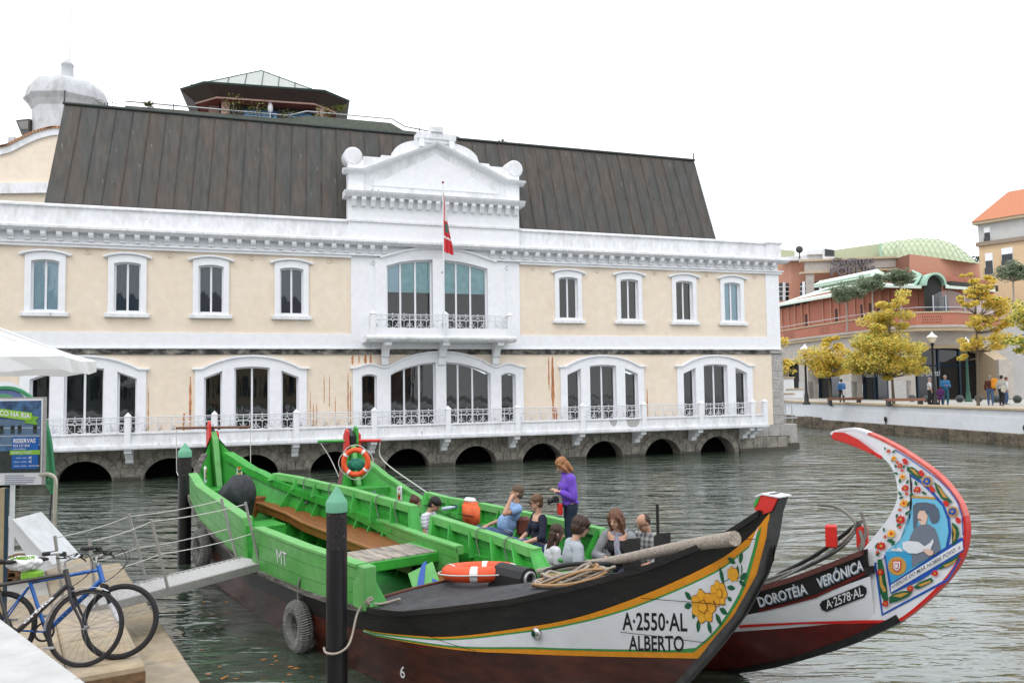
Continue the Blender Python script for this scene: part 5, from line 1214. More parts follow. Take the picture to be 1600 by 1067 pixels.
def washboard(h, side, sb0, sb1, st0, st1, ztop, parent, name='washboard', lean=.05, thick=.035, outer=M_GREENO, ribs=0, ywide=None, zoff=0.0):
    """raised plank wall standing on the gunwale; top rail; ribs on the inside"""
    n = 14; g = MB(); YB = lambda s: side*(h.B(s)); ys = []
    vs = []
    for i in range(n+1):
        t = i/n; sb = lerp(sb0, sb1, t); st = lerp(st0, st1, t); zt = ztop(st); zb = h.ZS(sb)-.02+zoff
        yb_ = side*h.B(sb); yt_ = side*(h.B(st)+lean)
        vs += [(sb, yb_, zb), (st, yt_, zt), (st, yt_-side*thick, zt), (sb, yb_-side*thick, zb)]
    f = []
    for i in range(n):
        a = i*4; b = a+4
        q = [(a, b, b+1, a+1), (a+2, b+2, b+3, a+3), (a+1, b+1, b+2, a+2), (a+3, b+3, b, a)]
        if side > 0: q = [x[::-1] for x in q]
        f += q
    e0 = (0, 1, 2, 3); e1 = (n*4+3, n*4+2, n*4+1, n*4)
    f += [e0, e1] if side < 0 else [e0[::-1], e1[::-1]]
    g.add(vs, f); wb = g.build(name, outer, parent)
    for fr in (.34, .68):                                               # open seams between the planks
        P = [(lerp(vs[i*4][0], vs[i*4+1][0], fr), lerp(vs[i*4][1], vs[i*4+1][1], fr), lerp(vs[i*4][2], vs[i*4+1][2], fr)) for i in range(n+1)]
        if side < 0: MB().tube(P, .0035, 3).build('plank_seam', M_SEAM, wb)
        else: MB().tube([(a, b-thick, c) for a, b, c in P], .0035, 3).build('plank_seam', M_SEAM, wb)
    # top rail
    g = MB(); vs = []
    for i in range(n+1):
        s = lerp(st0, st1, i/n); yt_ = side*(h.B(s)+lean); zt = ztop(s)
        for dy, dz in ((.012, .0), (.012, .028), (-.13, .028), (-.13, .0), (-.13, -.09), (-.035, -.09)): vs.append((s, yt_+side*dy, zt+dz))
    f = []
    for i in range(n):
        for j in range(6):
            q = (i*6+j, i*6+(j+1) % 6, (i+1)*6+(j+1) % 6, (i+1)*6+j)
            f.append(q if side > 0 else q[::-1])
    f += [tuple(range(6)), tuple(range(n*6+5, n*6-1, -1))]
    g.add(vs, f); g.build('top_rail', M_GREENL, wb)
    for k in range(ribs+2 if ribs else 0):
        t = k/(ribs+1); s = lerp(sb0, sb1, t); st = lerp(st0, st1, t); w_ = .09 if k in (0, ribs+1) else .03
        s -= w_ if k == ribs+1 else 0; st -= w_ if k == ribs+1 else 0
        yb_ = side*(h.B(s)-thick); yt_ = side*(h.B(st)+lean-thick); zb = h.ZS(s)-.02; zt = ztop(st)-.005
        vs = [(s, yb_, zb), (s, yb_-side*.20, zb), (st, yt_-side*.10, zt), (st, yt_, zt)]; vs += [(x+w_, y, z) for x, y, z in vs]
        f = [(0, 1, 2, 3), (7, 6, 5, 4), (0, 4, 5, 1), (1, 5, 6, 2), (2, 6, 7, 3), (3, 7, 4, 0)]
        MB().add(vs, f if side < 0 else [q[::-1] for q in f]).build('rib', M_GREEN, wb)
    return wb
def strip_along(h, side, s0, s1, y_in, y_out, zt, thick, n=20):
    """board following the hull side between two insets measured from the side"""
    g = MB(); vs = []
    for i in range(n+1):
        s = lerp(s0, s1, i/n); z = zt(s)
        a, b = side*(h.B(s)-y_out), side*(max(h.B(s)-y_in, .0))
        vs += [(s, a, z), (s, b, z), (s, b, z-thick), (s, a, z-thick)]
    f = []
    for i in range(n):
        for j in range(4):
            q = (i*4+j, i*4+(j+1) % 4, (i+1)*4+(j+1) % 4, (i+1)*4+j); f.append(q[::-1] if side > 0 else q)
    e = [(0, 1, 2, 3), (n*4+3, n*4+2, n*4+1, n*4)]
    f += e if side < 0 else [q[::-1] for q in e]
    return g.add(vs, f)
def knot(g, c, r=.05, t=.014, n=3, seed=1):
    q = random.Random(seed)
    for k in range(n):
        a = Vector((q.uniform(-1, 1), q.uniform(-1, 1), q.uniform(-1, 1))).normalized(); b = a.orthogonal().normalized(); d_ = a.cross(b)
        g.tube([Vector(c)+b*(r*math.cos(x))+d_*(r*.7*math.sin(x)) for x in [2*math.pi*i/10 for i in range(10)]], t, 6, closed=True)
def life_ring(label, loc, rot, Rm=.30, rr=.062):
    t = thing('life_ring', label, 'life ring', loc); t.rotation_mode = 'QUATERNION'; t.rotation_quaternion = rot
    g = MB(); g.torus(Rm, rr, 40, 12); g.build('buoy', M_ORANGE, t)
    for k in range(4):
        a = math.pi/4+k*math.pi/2; g = MB(); vs = []
        for i in range(4):
            aa = a-.1+.2*i/3
            for j in range(12):
                b = 2*math.pi*j/12; q = Rm+(rr+.004)*math.cos(b); vs.append((q*math.cos(aa), q*math.sin(aa), (rr+.004)*math.sin(b)))
        g.add(vs, [(i*12+j, (i+1)*12+j, (i+1)*12+(j+1) % 12, i*12+(j+1) % 12) for i in range(3) for j in range(12)], 0, None, True)
        g.build('reflective_band', M_WTAPE, t)
    g = MB(); P = []
    for i in range(48):
        a = 2*math.pi*i/48; P.append(((Rm+rr+.015+.035*abs(math.sin(2*a+math.pi/2)))*math.cos(a), (Rm+rr+.015+.035*abs(math.sin(2*a+math.pi/2)))*math.sin(a), 0))
    g.tube(P, .009, 6, closed=True); g.build('grab_line', M_ROPEW, t)
    return t

# ------------------------------------------------------------------ boat 1
S1 = (-6.2, 17.0); D1 = (.607, -.794); RZ1 = local_dir(D1)
B1 = thing('painted_canal_boat', 'nearest green boat, its white bow bordered orange and painted with yellow flowers', 'boat', (S1[0], S1[1], 0), RZ1, 'painted canal boats')
H1 = Hull((-.15, 13.5), ([-.2, 0, .4, 1, 2, 3.5, 6, 8, 9.5, 10.5, 11.3, 12, 12.5, 13, 13.45], [.03, .05, .36, .70, 1.04, 1.31, 1.42, 1.41, 1.30, 1.06, .86, .62, .43, .26, .06]),
          ([-.15, .1, .3, .8, 1.3, 2, 3.6, 5, 6, 8.4, 9.1, 9.9, 10.5, 11.3, 11.9, 12.5, 12.85, 13.15, 13.45], [2.42, 2.05, 1.82, 1.52, 1.36, 1.2, 1.0, .82, .70, .73, .76, .83, .97, 1.17, 1.37, 1.59, 1.76, 1.92, 2.15]),
          ([-.2, 0, .5, 1.0, 1.8, 3, 10.5, 11.3, 11.9, 12.3, 12.56, 12.87, 13.17, 13.32, 13.45], [2.2, 1.4, .6, .2, -.1, -.25, -.25, -.15, .02, .32, .60, .93, 1.27, 1.52, 1.75]))
zb1 = lambda s: interp(s, [0, 2, 6, 8.6, 9.25, 9.87, 10.62, 11.27, 11.9, 12.9, 13.1], [1.7, .85, .42, .46, .52, .56, .62, .71, .80, .965, 1.2])
g = H1.shell(-.15, 13.45, 120, [zb1], rows=(8, 6)); g2 = H1.shell(-.15, 13.45, 120, [zb1], rows=(8, 6), side=1)
bv1 = BVHTree.FromPolygons(g.v, g.f); g.add(g2.v, [], 0); g.f += [tuple(i+len(g.v)-len(g2.v) for i in f) for f in g2.f]; g.mi += g2.mi; g.sm += g2.sm
hull1 = g.build('hull', [M_HBROWN, M_HBLACK], B1)
gi = H1.shell(.0, 9.3, 70, [], rows=(8,), inset=.03); gi2 = H1.shell(.0, 9.3, 70, [], rows=(8,), inset=.03, side=1)
gi.add(gi2.v, [], 0); gi.f += [tuple(i+len(gi.v)-len(gi2.v) for i in f) for f in gi2.f]; gi.mi += gi2.mi; gi.sm += gi2.sm
gi.build('inner_planking', M_GREEN, B1)
g = MB()
for sd in (-1, 1): pass
strip_along(H1, -1, .3, 9.3, -.035, .075, lambda s: H1.ZS(s)+.012, .05, 50).build('gunwale', M_WORN, B1)
strip_along(H1, 1, .3, 9.3, -.03, .16, lambda s: H1.ZS(s)+.01, .14, 50).build('gunwale', M_GREEN, B1)
strip_along(H1, -1, 9.1, 13.4, -.03, .05, lambda s: H1.ZS(s)+.02, .05, 40).build('gunwale', M_HBLACK, B1)
strip_along(H1, 1, 9.1, 13.4, -.03, .05, lambda s: H1.ZS(s)+.02, .05, 40).build('gunwale', M_HBLACK, B1)
# cabin sole, ribs
g = MB(); vs = []; n = 24
for i in range(n+1): s = lerp(1.2, 9.2, i/n); z = interp(s, [1, 3, 9.2], [.55, .22, .18]); vs += [(s, -H1.y(s, z)+.05, z), (s, H1.y(s, z)-.05, z)]
g.add(vs, [(2*i, 2*i+2, 2*i+3, 2*i+1) for i in range(n)]); g.build('floor', mat('green floorboards', (.03, .26, .045), .6, .3, 3, .2, 20, stretch=(.4, 4, 1)), B1)
for k in range(16):
    s = 1.9+k*.44
    for sd in (-1, 1):
        if 6.1 < s < 7.1: continue
        z0 = interp(s, [1, 3, 9.2], [.55, .22, .18]); z1 = H1.ZS(s)-.03; w_ = .035
        yo = lambda z: sd*(H1.y(s, z)-.052)
        vs = [(s, yo(z0), z0), (s, yo(z0)-sd*.28, z0), (s, yo(z1)-sd*.05, z1), (s, yo(z1), z1)]; vs += [(x+w_, y, z) for x, y, z in vs]
        f = [(0, 1, 2, 3), (7, 6, 5, 4), (0, 4, 5, 1), (1, 5, 6, 2), (2, 6, 7, 3), (3, 7, 4, 0)]
        MB().add(vs, f if sd < 0 else [q[::-1] for q in f]).build('frame_rib', M_GREEN, B1)
# stern post, breast hook, painted plaques
MB().prism([(.02, 2.25), (.16, 2.1), (.44, 1.15), (.24, 1.15), (-.08, 2.2)], -.055, .055).build('stern_post', M_GREENO, B1)
MB().bbox(.45, .95, -.40, .40, 1.08, 1.17, .02).bbox(.85, .95, -.5, .5, .55, 1.08, .01).build('stern_locker', M_GREEN, B1)
for sd in (-1, 1):
    g = MB(); g.prism([(.55, 1.30), (.72, 1.30), (.72, 1.62), (.66, 1.68), (.60, 1.68), (.55, 1.62)], sd*.0, sd*.02); pass
def plaque(h, par, s, sd, z0, z1, red=True):
    """small painted plaque on the inside of the bulwark, with a chevron pattern"""
    c0 = Vector((s, sd*(h.y(s, z0+.06)-.045), z0)); tang = Vector((1, sd*(h.B(s+.2)-h.B(s-.2))/.4, 0)).normalized(); nrm = Vector((tang.y, -tang.x, 0))*(1 if sd > 0 else -1)
    nrm = nrm if nrm.y*sd < 0 else -nrm
    Mx = Matrix((( tang.x, -nrm.x, 0, c0.x), (tang.y, -nrm.y, 0, c0.y), (0, 0, 1, c0.z), (0, 0, 0, 1)))
    H_ = z1-z0; g = MB(); g.prism([(-.07, 0), (.07, 0), (.07, H_-.04), (.03, H_), (-.03, H_), (-.07, H_-.04)], -.012, .012, 'y', 0, Mx); o = g.build('painted_plaque', M_HWHITE, par)
    for k in range(4 if not red else 2):
        z = H_*.15+k*H_*.15
        MB().prism([(-.045, z+.03), (0, z), (.045, z+.03), (.045, z+.07), (0, z+.04), (-.045, z+.07)], -.018, -.012, 'y', 0, Mx).build('chevron', M_OCH if k % 2 else M_LEAF_P, o)
    MB().prism([(0, H_*.70), (.035, H_*.82), (-.035, H_*.82)], -.018, -.012, 'y', 0, Mx).build('heart', M_RED, o)
    if red: MB().lathe([(0, 0), (.045, 0), (.045, .006)], 10, 0, Mx @ Matrix.Translation((0, -.012, H_*.16)) @ Matrix.Rotation(math.pi/2, 4, 'X')).build('flower', M_RED, o)
for sd in (-1, 1): plaque(H1, B1, .62, sd, 1.28, 1.60, False)
# painted red stern cheeks
for sd, z0, z1 in ((-1, 1.92, 2.47), (1, 1.85, 2.26)):
    MB().prism([(-.14, z0), (-.06, z0-.1), (.07, z1-.34), (.06, z1-.06), (-.02, z1), (-.15, z1-.14)], sd*.06, sd*.10).build('stern_cheek', M_RED, B1)
MB().prism([(-.10, 1.2), (-.02, 1.2), (.02, 2.2), (-.10, 2.32), (-.2, 2.1)], -.05, .05).build('stern_stem', M_HBLACK, B1)
# tiller yoke with its cords
g = MB(); wdir = Vector((math.cos(-RZ1), math.sin(-RZ1), 0)); cy = Vector((-.02, 0, 2.33))
g.tube([cy-wdir*.76, cy+wdir*.78], .026, 8); g.build('tiller_yoke', mat('brown pole', (.16, .07, .035), .5, .2, 9), B1)
g = MB(); g.tube([cy-wdir*.76, cy-wdir*.74+Vector((0, 0, -.9)), cy-wdir*.6+Vector((.2, -.1, -1.1))], .009, 5); g.build('yoke_cord', M_ROPEW, B1); MB().tube([cy+wdir*.78, cy+wdir*.78+Vector((0, 0, -.9))], .009, 5).build('yoke_cord', M_ROPEW, B1)
# washboards
zt_n = lambda s: interp(s, [0, 1.5, 2.71, 3.72, 6.05, 6.4, 8.5, 9.3], [1.9, 1.70, 1.62, 1.52, 1.32, 1.25, 1.22, 1.20])
zt_f = lambda s: interp(s, [1.09, 2.87, 5.73, 6.16, 8.75], [1.43, 1.31, 1.18, 1.10, .98])
washboard(H1, -1, 2.1, 6.0, 2.45, 6.02, zt_n, B1, ribs=5)
wb_mt = washboard(H1, -1, 6.2, 9.42, 6.42, 9.22, zt_n, B1, ribs=5)
washboard(H1, 1, 1.4, 6.0, 1.35, 5.75, zt_f, B1, ribs=6, outer=M_GREEN)
washboard(H1, 1, 6.45, 9.3, 6.3, 8.95, zt_f, B1, ribs=4, outer=M_GREEN)
MB().bbox(9.10, 9.38, -1.36, -1.22, .76, 1.22, .01).build('washboard_end', M_GREENL, B1)
# MT lettering and identification on the outside of the board
g = H1.shell(6, 9.5, 20, [], rows=(4,)); me = wb_mt.data
bvm = BVHTree.FromPolygons([v.co[:] for v in me.vertices], [tuple(p.vertices) for p in me.polygons])
glyph_obj('lettering', bvm, text_polys('MT', .17, 7.18, .93, 7.50, .93, bold=-.004), M_LETW, 1, wb_mt)
# bench along the far side, thwart, bulkhead, hatch frame
zbn = lambda s: interp(s, [1.3, 3, 6.8], [.92, .72, .58])
g = MB(); vs = []; n = 16
for i in range(n+1):
    s = lerp(1.35, 6.9, i/n); yf = interp(s, [1.3, 2.4, 6.9], [.42, .62, .66]); z = zbn(s); yb_ = H1.y(s, z)-.06
    vs += [(s, yb_, z), (s, yf, z), (s, yf, z-.17), (s, yf+.04, z-.17)]
g.add(vs, [(i*4+j, i*4+j+1, i*4+5+j, i*4+4+j) for i in range(n) for j in range(3)]); g.build('bench', M_BROWN, B1)
g = MB(); vs = []
for i in range(n+1):
    s = lerp(1.35, 6.9, i/n); yf = interp(s, [1.3, 2.4, 6.9], [.42, .62, .66]); z = zbn(s)
    vs += [(s, yf+.0, z+.004), (s, yf-.025, z+.004), (s, yf-.025, z-.03), (s, yf, z-.03)]
g.add(vs, [(i*4+j, i*4+(j+1) % 4, i*4+4+(j+1) % 4, i*4+4+j) for i in range(n) for j in range(4)]); g.build('bench_edge', mat('bench edge light', (.42, .17, .07), .5, .2, 6), B1)
MB().bbox(1.0, 1.36, .38, 1.0, .6, 1.0, .02).build('bench_end_box', M_BROWN, B1)
g = MB(); vs = []
for i in range(n+1):
    s = lerp(7.1, 9.2, i/n); z = .45; vs += [(s, H1.y(s, z)-.06, z), (s, .55, z), (s, .55, z-.15)]
g.add(vs, [(i*3+j, i*3+j+1, i*3+4+j, i*3+3+j) for i in range(n) for j in range(2)]); g.build('bench', M_BROWN, B1)
MB().bbox(6.25, 6.62, -1.3, .98, .70, .735, .008).build('thwart_plank', M_OLDW, B1)
MB().bbox(6.63, 7.02, -1.3, .98, .70, .735, .008).build('thwart_plank', M_OLDW, B1)
MB().bbox(7.0, 7.06, -1.3, 1.3, .58, .715, .008).build('thwart_beam', M_GREEN, B1)
MB().bbox(6.22, 7.04, .985, 1.36, .70, .74, .01).build('thwart_end', M_GREENO, B1)
MB().bbox(7.06, 7.10, -.50, -.44, .2, .72, .005).box(7.1, 8.4, -.50, -.46, .2, .26).build('bulkhead_post', M_GREEN, B1)
g = MB()
for y in (-.55, -.95): g.tube([(7.15, y, .72), (7.35, y, .18)], .03, 4)
MB().prism([(7.12, .72), (7.2, .72), (7.75, .18), (7.66, .18)], -.60, -.56).build('hatch_post', M_GREENL, B1)
MB().bbox(7.2, 7.65, -.95, -.6, .42, .45, .005).build('hatch_shelf', M_GREENL, B1)
MB().prism([(7.12, .72), (7.2, .72), (7.75, .18), (7.66, .18)], -1.0, -.96).build('hatch_post', M_GREEN, B1)
MB().bbox(2.2, 2.9, -.9, .4, .62, .68, .01).bbox(2.86, 2.9, -.9, .4, .3, .62, .005).build('stern_step', M_GREEN, B1)
# foredeck with canvas
g = MB(); vs = []; n = 40; k = 10
for i in range(n+1):
    s = lerp(9.12, 13.3, i/n); b = max(H1.B(s)-.03, .02); z0 = H1.ZS(s)-.0
    for j in range(k+1): t = -1+2*j/k; vs.append((s, b*t, z0+.085*(1-t*t)*min(1, b)-(0.05 if s > 10.6 else 0)*(1-abs(t))))
g.add(vs, [(i*(k+1)+j, (i+1)*(k+1)+j, (i+1)*(k+1)+j+1, i*(k+1)+j+1) for i in range(n) for j in range(k)], 0, None, True); g.build('foredeck', M_CANVAS, B1)
g = MB(); vs = []
for j in range(k+1): t = -1+2*j/k; b = H1.B(9.12)-.03; vs += [(9.11, b*t, H1.ZS(9.12)+.085*(1-t*t)*min(1, b)+.004), (9.11, (H1.y(9.12, .2)-.05)*t, .2)]
g.add(vs, [(2*j, 2*j+2, 2*j+3, 2*j+1) for j in range(k)]); g.build('deck_bulkhead', M_GREEN, B1)
g = MB(); g.tube([(9.12, (H1.B(9.12)-.03)*(-1+2*j/k), H1.ZS(9.12)+.085*(1-(-1+2*j/k)**2)+.01) for j in range(k+1)], .018, 6); g.build('deck_edge_batten', mat('red brown batten', (.12, .035, .02), .6, .3, 8), B1)
# stem and painted cap
stem = [(13.56, 2.24), (13.51, 2.12), (13.47, 1.93), (13.37, 1.63), (13.15, 1.27), (12.87, .93), (12.56, .59), (12.2, .22), (11.8, -.05), (11.3, -.3), (11.1, -.3), (11.65, -.02), (12.12, .24), (12.49, .60), (12.80, .94), (13.10, 1.27), (13.33, 1.63), (13.43, 1.93), (13.46, 2.14), (13.46, 2.26)]
MB().prism(stem, -.055, .055).build('stem', mat('grey black stem', (.045, .046, .045), .5, .3, 4, .2, 20, speck=(18, .74, (.2, .2, .19))), B1)
MB().prism([(13.39, 2.09), (13.49, 2.13), (13.55, 2.235), (13.41, 2.245), (13.37, 2.21), (13.34, 2.13)], -.072, .072).build('stem_cap', M_RED, B1)
MB().prism([(13.36, 2.225), (13.42, 2.247), (13.57, 2.238), (13.57, 2.248), (13.41, 2.258), (13.355, 2.235)], -.08, .08).build('stem_cap_top', M_HWHITE, B1)
MB().prism([(13.34, 2.14), (13.35, 2.20), (13.40, 2.235), (13.37, 2.17)], -.078, -.071).build('stem_cap_green', M_GREEN, B1)
def _fix(s, z):
    """bow paint was measured on a plane at the rail's half breadth; move each point along its sight line onto the true flare"""
    a = M1_ @ Vector((s, -interp(s, [9.5, 11, 12, 13, 13.6], [1.3, .95, .62, .26, .05]), z)); c = Vector((0, 0, CAM_H)); li = M1_.inverted(); p = li @ a; o = li @ c; d = p-o; t = 1.0
    for _ in range(30):
        q = o+d*t; y = -H1.y(min(q.x, 13.44), q.z); t += .5*(y-q.y)/d.y
    q = o+d*t; return (q.x, q.z)
M1_ = Matrix.Translation((S1[0], S1[1], 0)) @ Matrix.Rotation(RZ1, 4, 'Z')
_dec, _gly = decal_obj, glyph_obj
def bow_decal(name, bvh, polys, *a, **k): return _dec(name, bvh, [[_fix(*q) for q in p] for p in polys], *a, **k)
def bow_glyph(name, bvh, polys, *a, **k): return _gly(name, bvh, [[_fix(*q) for q in p] for p in polys], *a, **k)
# painted bow: orange border, green line, white field
TOPC = [(9.25, .545), (10.0, .63), (10.56, .72), (11.27, .91), (11.91, 1.11), (12.52, 1.39), (13.08, 1.71), (13.34, 1.93)]
BOTC = [(9.25, .515), (9.87, .55), (10.62, .61), (11.27, .70), (11.9, .79), (12.94, .95)]
STC = [(13.15, 1.18), (13.34, 1.5), (13.44, 1.80), (13.49, 2.08)]
P_or = smooth_pts([(a, b, 0) for a, b in TOPC+[(13.49, 2.12)]], 5)
outer_or = [(p.x, p.y) for p in P_or]+[(p.x, p.y) for p in smooth_pts([(a, b, 0) for a, b in ([(12.94, .95)]+STC[:-1]+[(13.49, 2.10)])][::-1], 5)][1:]+[(p.x, p.y) for p in smooth_pts([(a, b, 0) for a, b in BOTC][::-1], 5)][1:]
def inset_poly(poly, dtop, dbot, dst):
    """white field: top curve lowered, bottom raised, stem side moved aft"""
    out_ = []
    T = smooth_pts([(a, b, 0) for a, b in TOPC], 5)
    for p in T:
        d_ = interp(p.x, [9.25, 10.5, 11.9, 12.4, 13.1, 13.45], [0, .012, .032, .055, .066, .060])+dtop
        out_.append((p.x, p.y-d_))
    out_ = [q for q in out_ if q[0] < 13.43-dst]
    s_ = smooth_pts([(a, b, 0) for a, b in [(13.435, 2.02), (13.38, 1.80), (13.28, 1.50), (13.10, 1.20), (12.90, .99)]], 5)
    out_ += [(p.x-dst, p.y) for p in s_ if p.y > .99+dbot*.3]
    Bc = smooth_pts([(a, b, 0) for a, b in BOTC], 5)
    bo = [(p.x, p.y+dbot+interp(p.x, [9.25, 10.5, 11.5], [0, .015, .045])) for p in Bc if p.x < 12.91-dst*.5]
    return out_+bo[::-1]
bow_decal('orange_border', bv1, [outer_or], M_ORY, 1, B1)
bow_decal('green_line', bv1, [inset_poly(None, .004, 0.0, 0.0)], M_DGRN, 2, B1)
bow_decal('white_field', bv1, [inset_poly(None, .02, .018, .022)], M_HWHITE, 3, B1)
fitT = lambda s: s
bow_glyph('lettering', bv1, text_polys('A·2550·AL', .145, 12.33, 1.075, 12.86, 1.145, bold=.018), M_LET, 4, B1)
bow_glyph('lettering', bv1, text_polys('ALBERTO', .125, 12.38, .915, 12.83, .985, bold=.018), M_LET, 4, B1)
bow_glyph('lettering', bv1, text_polys('6', .12, 9.87, .19, 9.94, .19, bold=.01), M_LETW, 1, B1)
# painted flowers and leaves on the white field
def blob(cx, cz, rx, rz, n=5, amp=.18, ph=0.0, k=30, sx=.62):
    return [(cx+sx*rx*(1+amp*math.cos(n*a+ph))*math.cos(a), cz+rz*(1+amp*math.cos(n*a+ph))*math.sin(a)) for a in [2*math.pi*i/k for i in range(k)]]
def leaf(cx, cz, L_, wd, ang, sx=.62):
    P = []
    for i in range(13): t = i/12; P.append((t*L_, wd*math.sin(math.pi*t)**.8*.5))
    for i in range(11, 0, -1): t = i/12; P.append((t*L_, -wd*math.sin(math.pi*t)**.8*.5))
    c, s_ = math.cos(ang), math.sin(ang)
    return [(cx+sx*(x*c-y*s_), cz+x*s_+y*c) for x, y in P]
M_FYEL = mat('painted yellow petal', (.88, .44, .03), .5, .1, 9, col2=(.82, .34, .02), mix=.4); M_FDK = mat('petal outline brown', (.30, .10, .015), .5)
FL = [(12.99, 1.36, .135, .118), (13.11, 1.475, .092, .090), (13.22, 1.635, .064, .052)]
lv = [(12.90, 1.40, .10, .05, 2.6), (12.90, 1.36, .10, .05, 3.4), (12.93, 1.33, .09, .045, 4.2), (12.95, 1.26, .11, .05, -1.7), (13.02, 1.25, .10, .05, -1.2), (13.08, 1.32, .11, .05, -.9), (13.11, 1.36, .10, .05, -.3), (13.15, 1.54, .15, .045, 1.9),
      (13.17, 1.53, .10, .04, .0), (13.17, 1.45, .06, .035, -.2), (13.24, 1.72, .10, .045, 2.8), (13.27, 1.72, .10, .045, 1.2), (13.25, 1.60, .11, .04, 1.5), (13.27, 1.60, .10, .045, .6), (13.26, 1.59, .08, .04, -.4)]
bow_decal('painted_leaf', bv1, [leaf(*l) for l in lv], M_LEAF_P, 4, B1, maxl=.2)['kind'] = 'stuff'
bow_decal('petal_outline', bv1, [blob(a, b, rx*1.06, rz*1.06, 7, .13) for a, b, rx, rz in FL], M_FDK, 5, B1, maxl=.2)
bow_decal('painted_flower', bv1, [blob(a, b, rx, rz, 7, .13) for a, b, rx, rz in FL], M_FYEL, 6, B1, maxl=.2)
rays = []
for a, b, rx, rz in FL[:2]:
    for k in range(7):
        an = 2*math.pi*(k+.5)/7; r0, r1 = rz*.38, rz*.85
        rays.append([(a+.62*r0*math.cos(an-.03), b+r0*math.sin(an-.03)), (a+.62*r1*math.cos(an-.015), b+r1*math.sin(an-.015)), (a+.62*r1*math.cos(an+.02), b+r1*math.sin(an+.02)), (a+.62*r0*math.cos(an+.04), b+r0*math.sin(an+.04))])
rays += [blob(12.99, 1.36, .058, .052, 5, .1), blob(13.12, 1.48, .036, .036, 5, .1)]
bow_decal('petal_line', bv1, rays, M_FDK, 7, B1, maxl=.2)
bow_decal('flower_eye', bv1, [blob(12.99, 1.36, .050, .044, 5, .1), blob(13.12, 1.48, .03, .03, 5, .1)], M_FYEL, 8, B1, maxl=.2)['kind'] = 'stuff'
stm = []
for P in ([(13.14, 1.56), (13.2, 1.60), (13.25, 1.60), (13.29, 1.68), (13.25, 1.79)], [(12.93, 1.38), (12.9, 1.39)], [(13.27, 1.62), (13.3, 1.60), (13.31, 1.56)]):
    q = [(v.x, v.y) for v in smooth_pts([(a, b, 0) for a, b in P], 5)]
    stm.append([(a, b+.003) for a, b in q]+[(a, b-.003) for a, b in q[::-1]])
bow_decal('painted_stem', bv1, stm, M_LEAF_P, 4, B1, maxl=.3)['kind'] = 'stuff'
# plank seams opened in the paint
for P in ([(12.50, 1.36), (12.75, 1.375), (13.17, 1.40)], [(12.32, 1.06), (12.6, 1.075), (13.01, 1.085)], [(13.2, 1.905), (13.40, 1.92)], [(10.3, .68), (10.9, .655)]):
    bow_decal('plank_seam', bv1, [[(a, b+.0025) for a, b in P]+[(a, b-.0025) for a, b in P[::-1]]], M_LET, 9, B1)
# side lamp
yl = -H1.y(11.45, .89)
MB().lathe([(.0, 0), (.055, 0), (.06, .02), (.05, .035), (0, .04)], 14, 0, Matrix.Translation((11.45, yl, .89)) @ Matrix.Rotation(math.pi/2, 4, 'X')).build('side_lamp', mat('chrome', (.6, .6, .6), .2, 0, 3, metal=.9), B1)
MB().box(11.42, 11.46, yl-.045, yl-.03, .865, .915).build('lamp_glass', mat('green lamp glass', (.0, .05, .02), .2), B1)
# bitts on the far gunwale
M_BITT = mat('black painted bitt', (.014, .013, .014), .45, .3, 5, .2, 20)
for s, hh, w_ in ((11.14, .38, .10), (11.74, .35, .085)):
    y = H1.B(s)-.06; z = H1.ZS(s)
    MB().prism([(s-w_*.8, z-.15), (s+w_*.8, z-.15), (s+w_*.8, z+hh), (s, z+hh*.97), (s-w_*.8, z+hh*.86)], y-.06, y+.03).build('bitt', M_BITT, B1)
MB().tube([(11.55, .78, 1.2), (11.55, .78, 1.90)], .016, 6).build('pole_stake', M_BLK, B1)
# green hatch on the far side of the deck
z = lambda s: H1.ZS(s)
MB().add([(9.5, .62, z(9.5)+.10), (10.35, .35, z(10.35)+.10), (10.9, .80, z(10.9)+.05), (9.7, 1.2, z(9.7)+.05)], [(0, 1, 2, 3)]).add([(9.5, .62, z(9.5)+.06), (10.35, .35, z(10.35)+.06), (10.35, .35, z(10.35)+.10), (9.5, .62, z(9.5)+.10)], [(0, 1, 2, 3)]).build('deck_hatch', M_GREEN, B1)
# box fairlead with pipe mouth
fx = bpy.data.objects.new('fairlead', None); COL.objects.link(fx); fx.parent = B1; fx.location = (10.05, .11, H1.ZS(10)+.075); fx.rotation_euler = (0, 0, -RZ1-R(46))
g = MB(); g.prism([(-.13, 0), (.13, 0), (.13, .12), (.09, .19), (.03, .215), (-.03, .215), (-.09, .19), (-.13, .12)], -.22, .22, 'x'); g.build('housing', M_BLK, fx)
g = MB(); g.lathe([(.07, -.02), (.085, 0), (.085, .03), (.06, .03), (.06, -.1)], 16, 0, Matrix.Translation((.22, 0, .10)) @ Matrix.Rotation(math.pi/2, 4, 'Y'), caps=False); g.build('pipe_mouth', mat('worn aluminium', (.42, .42, .42), .4, .2, 9, metal=.6), fx)
g = MB(); g.box(-.25, .25, -.16, .16, -.02, .012); g.build('base_flange', M_BLK, fx)

# things lying on or hanging from boat 1
M1 = Matrix.Translation((S1[0], S1[1], 0)) @ Matrix.Rotation(RZ1, 4, 'Z')
def W1(s, y, z): return M1 @ Vector((s, y, z))
lr = life_ring('orange life ring lying on the dark foredeck beside the black box', W1(9.47, .06, .985), Matrix.Rotation(RZ1, 3, 'Z').to_quaternion() @ Quaternion((1, 0, 0), R(-4)) @ Quaternion((0, 1, 0), R(-6)), .36, .085)
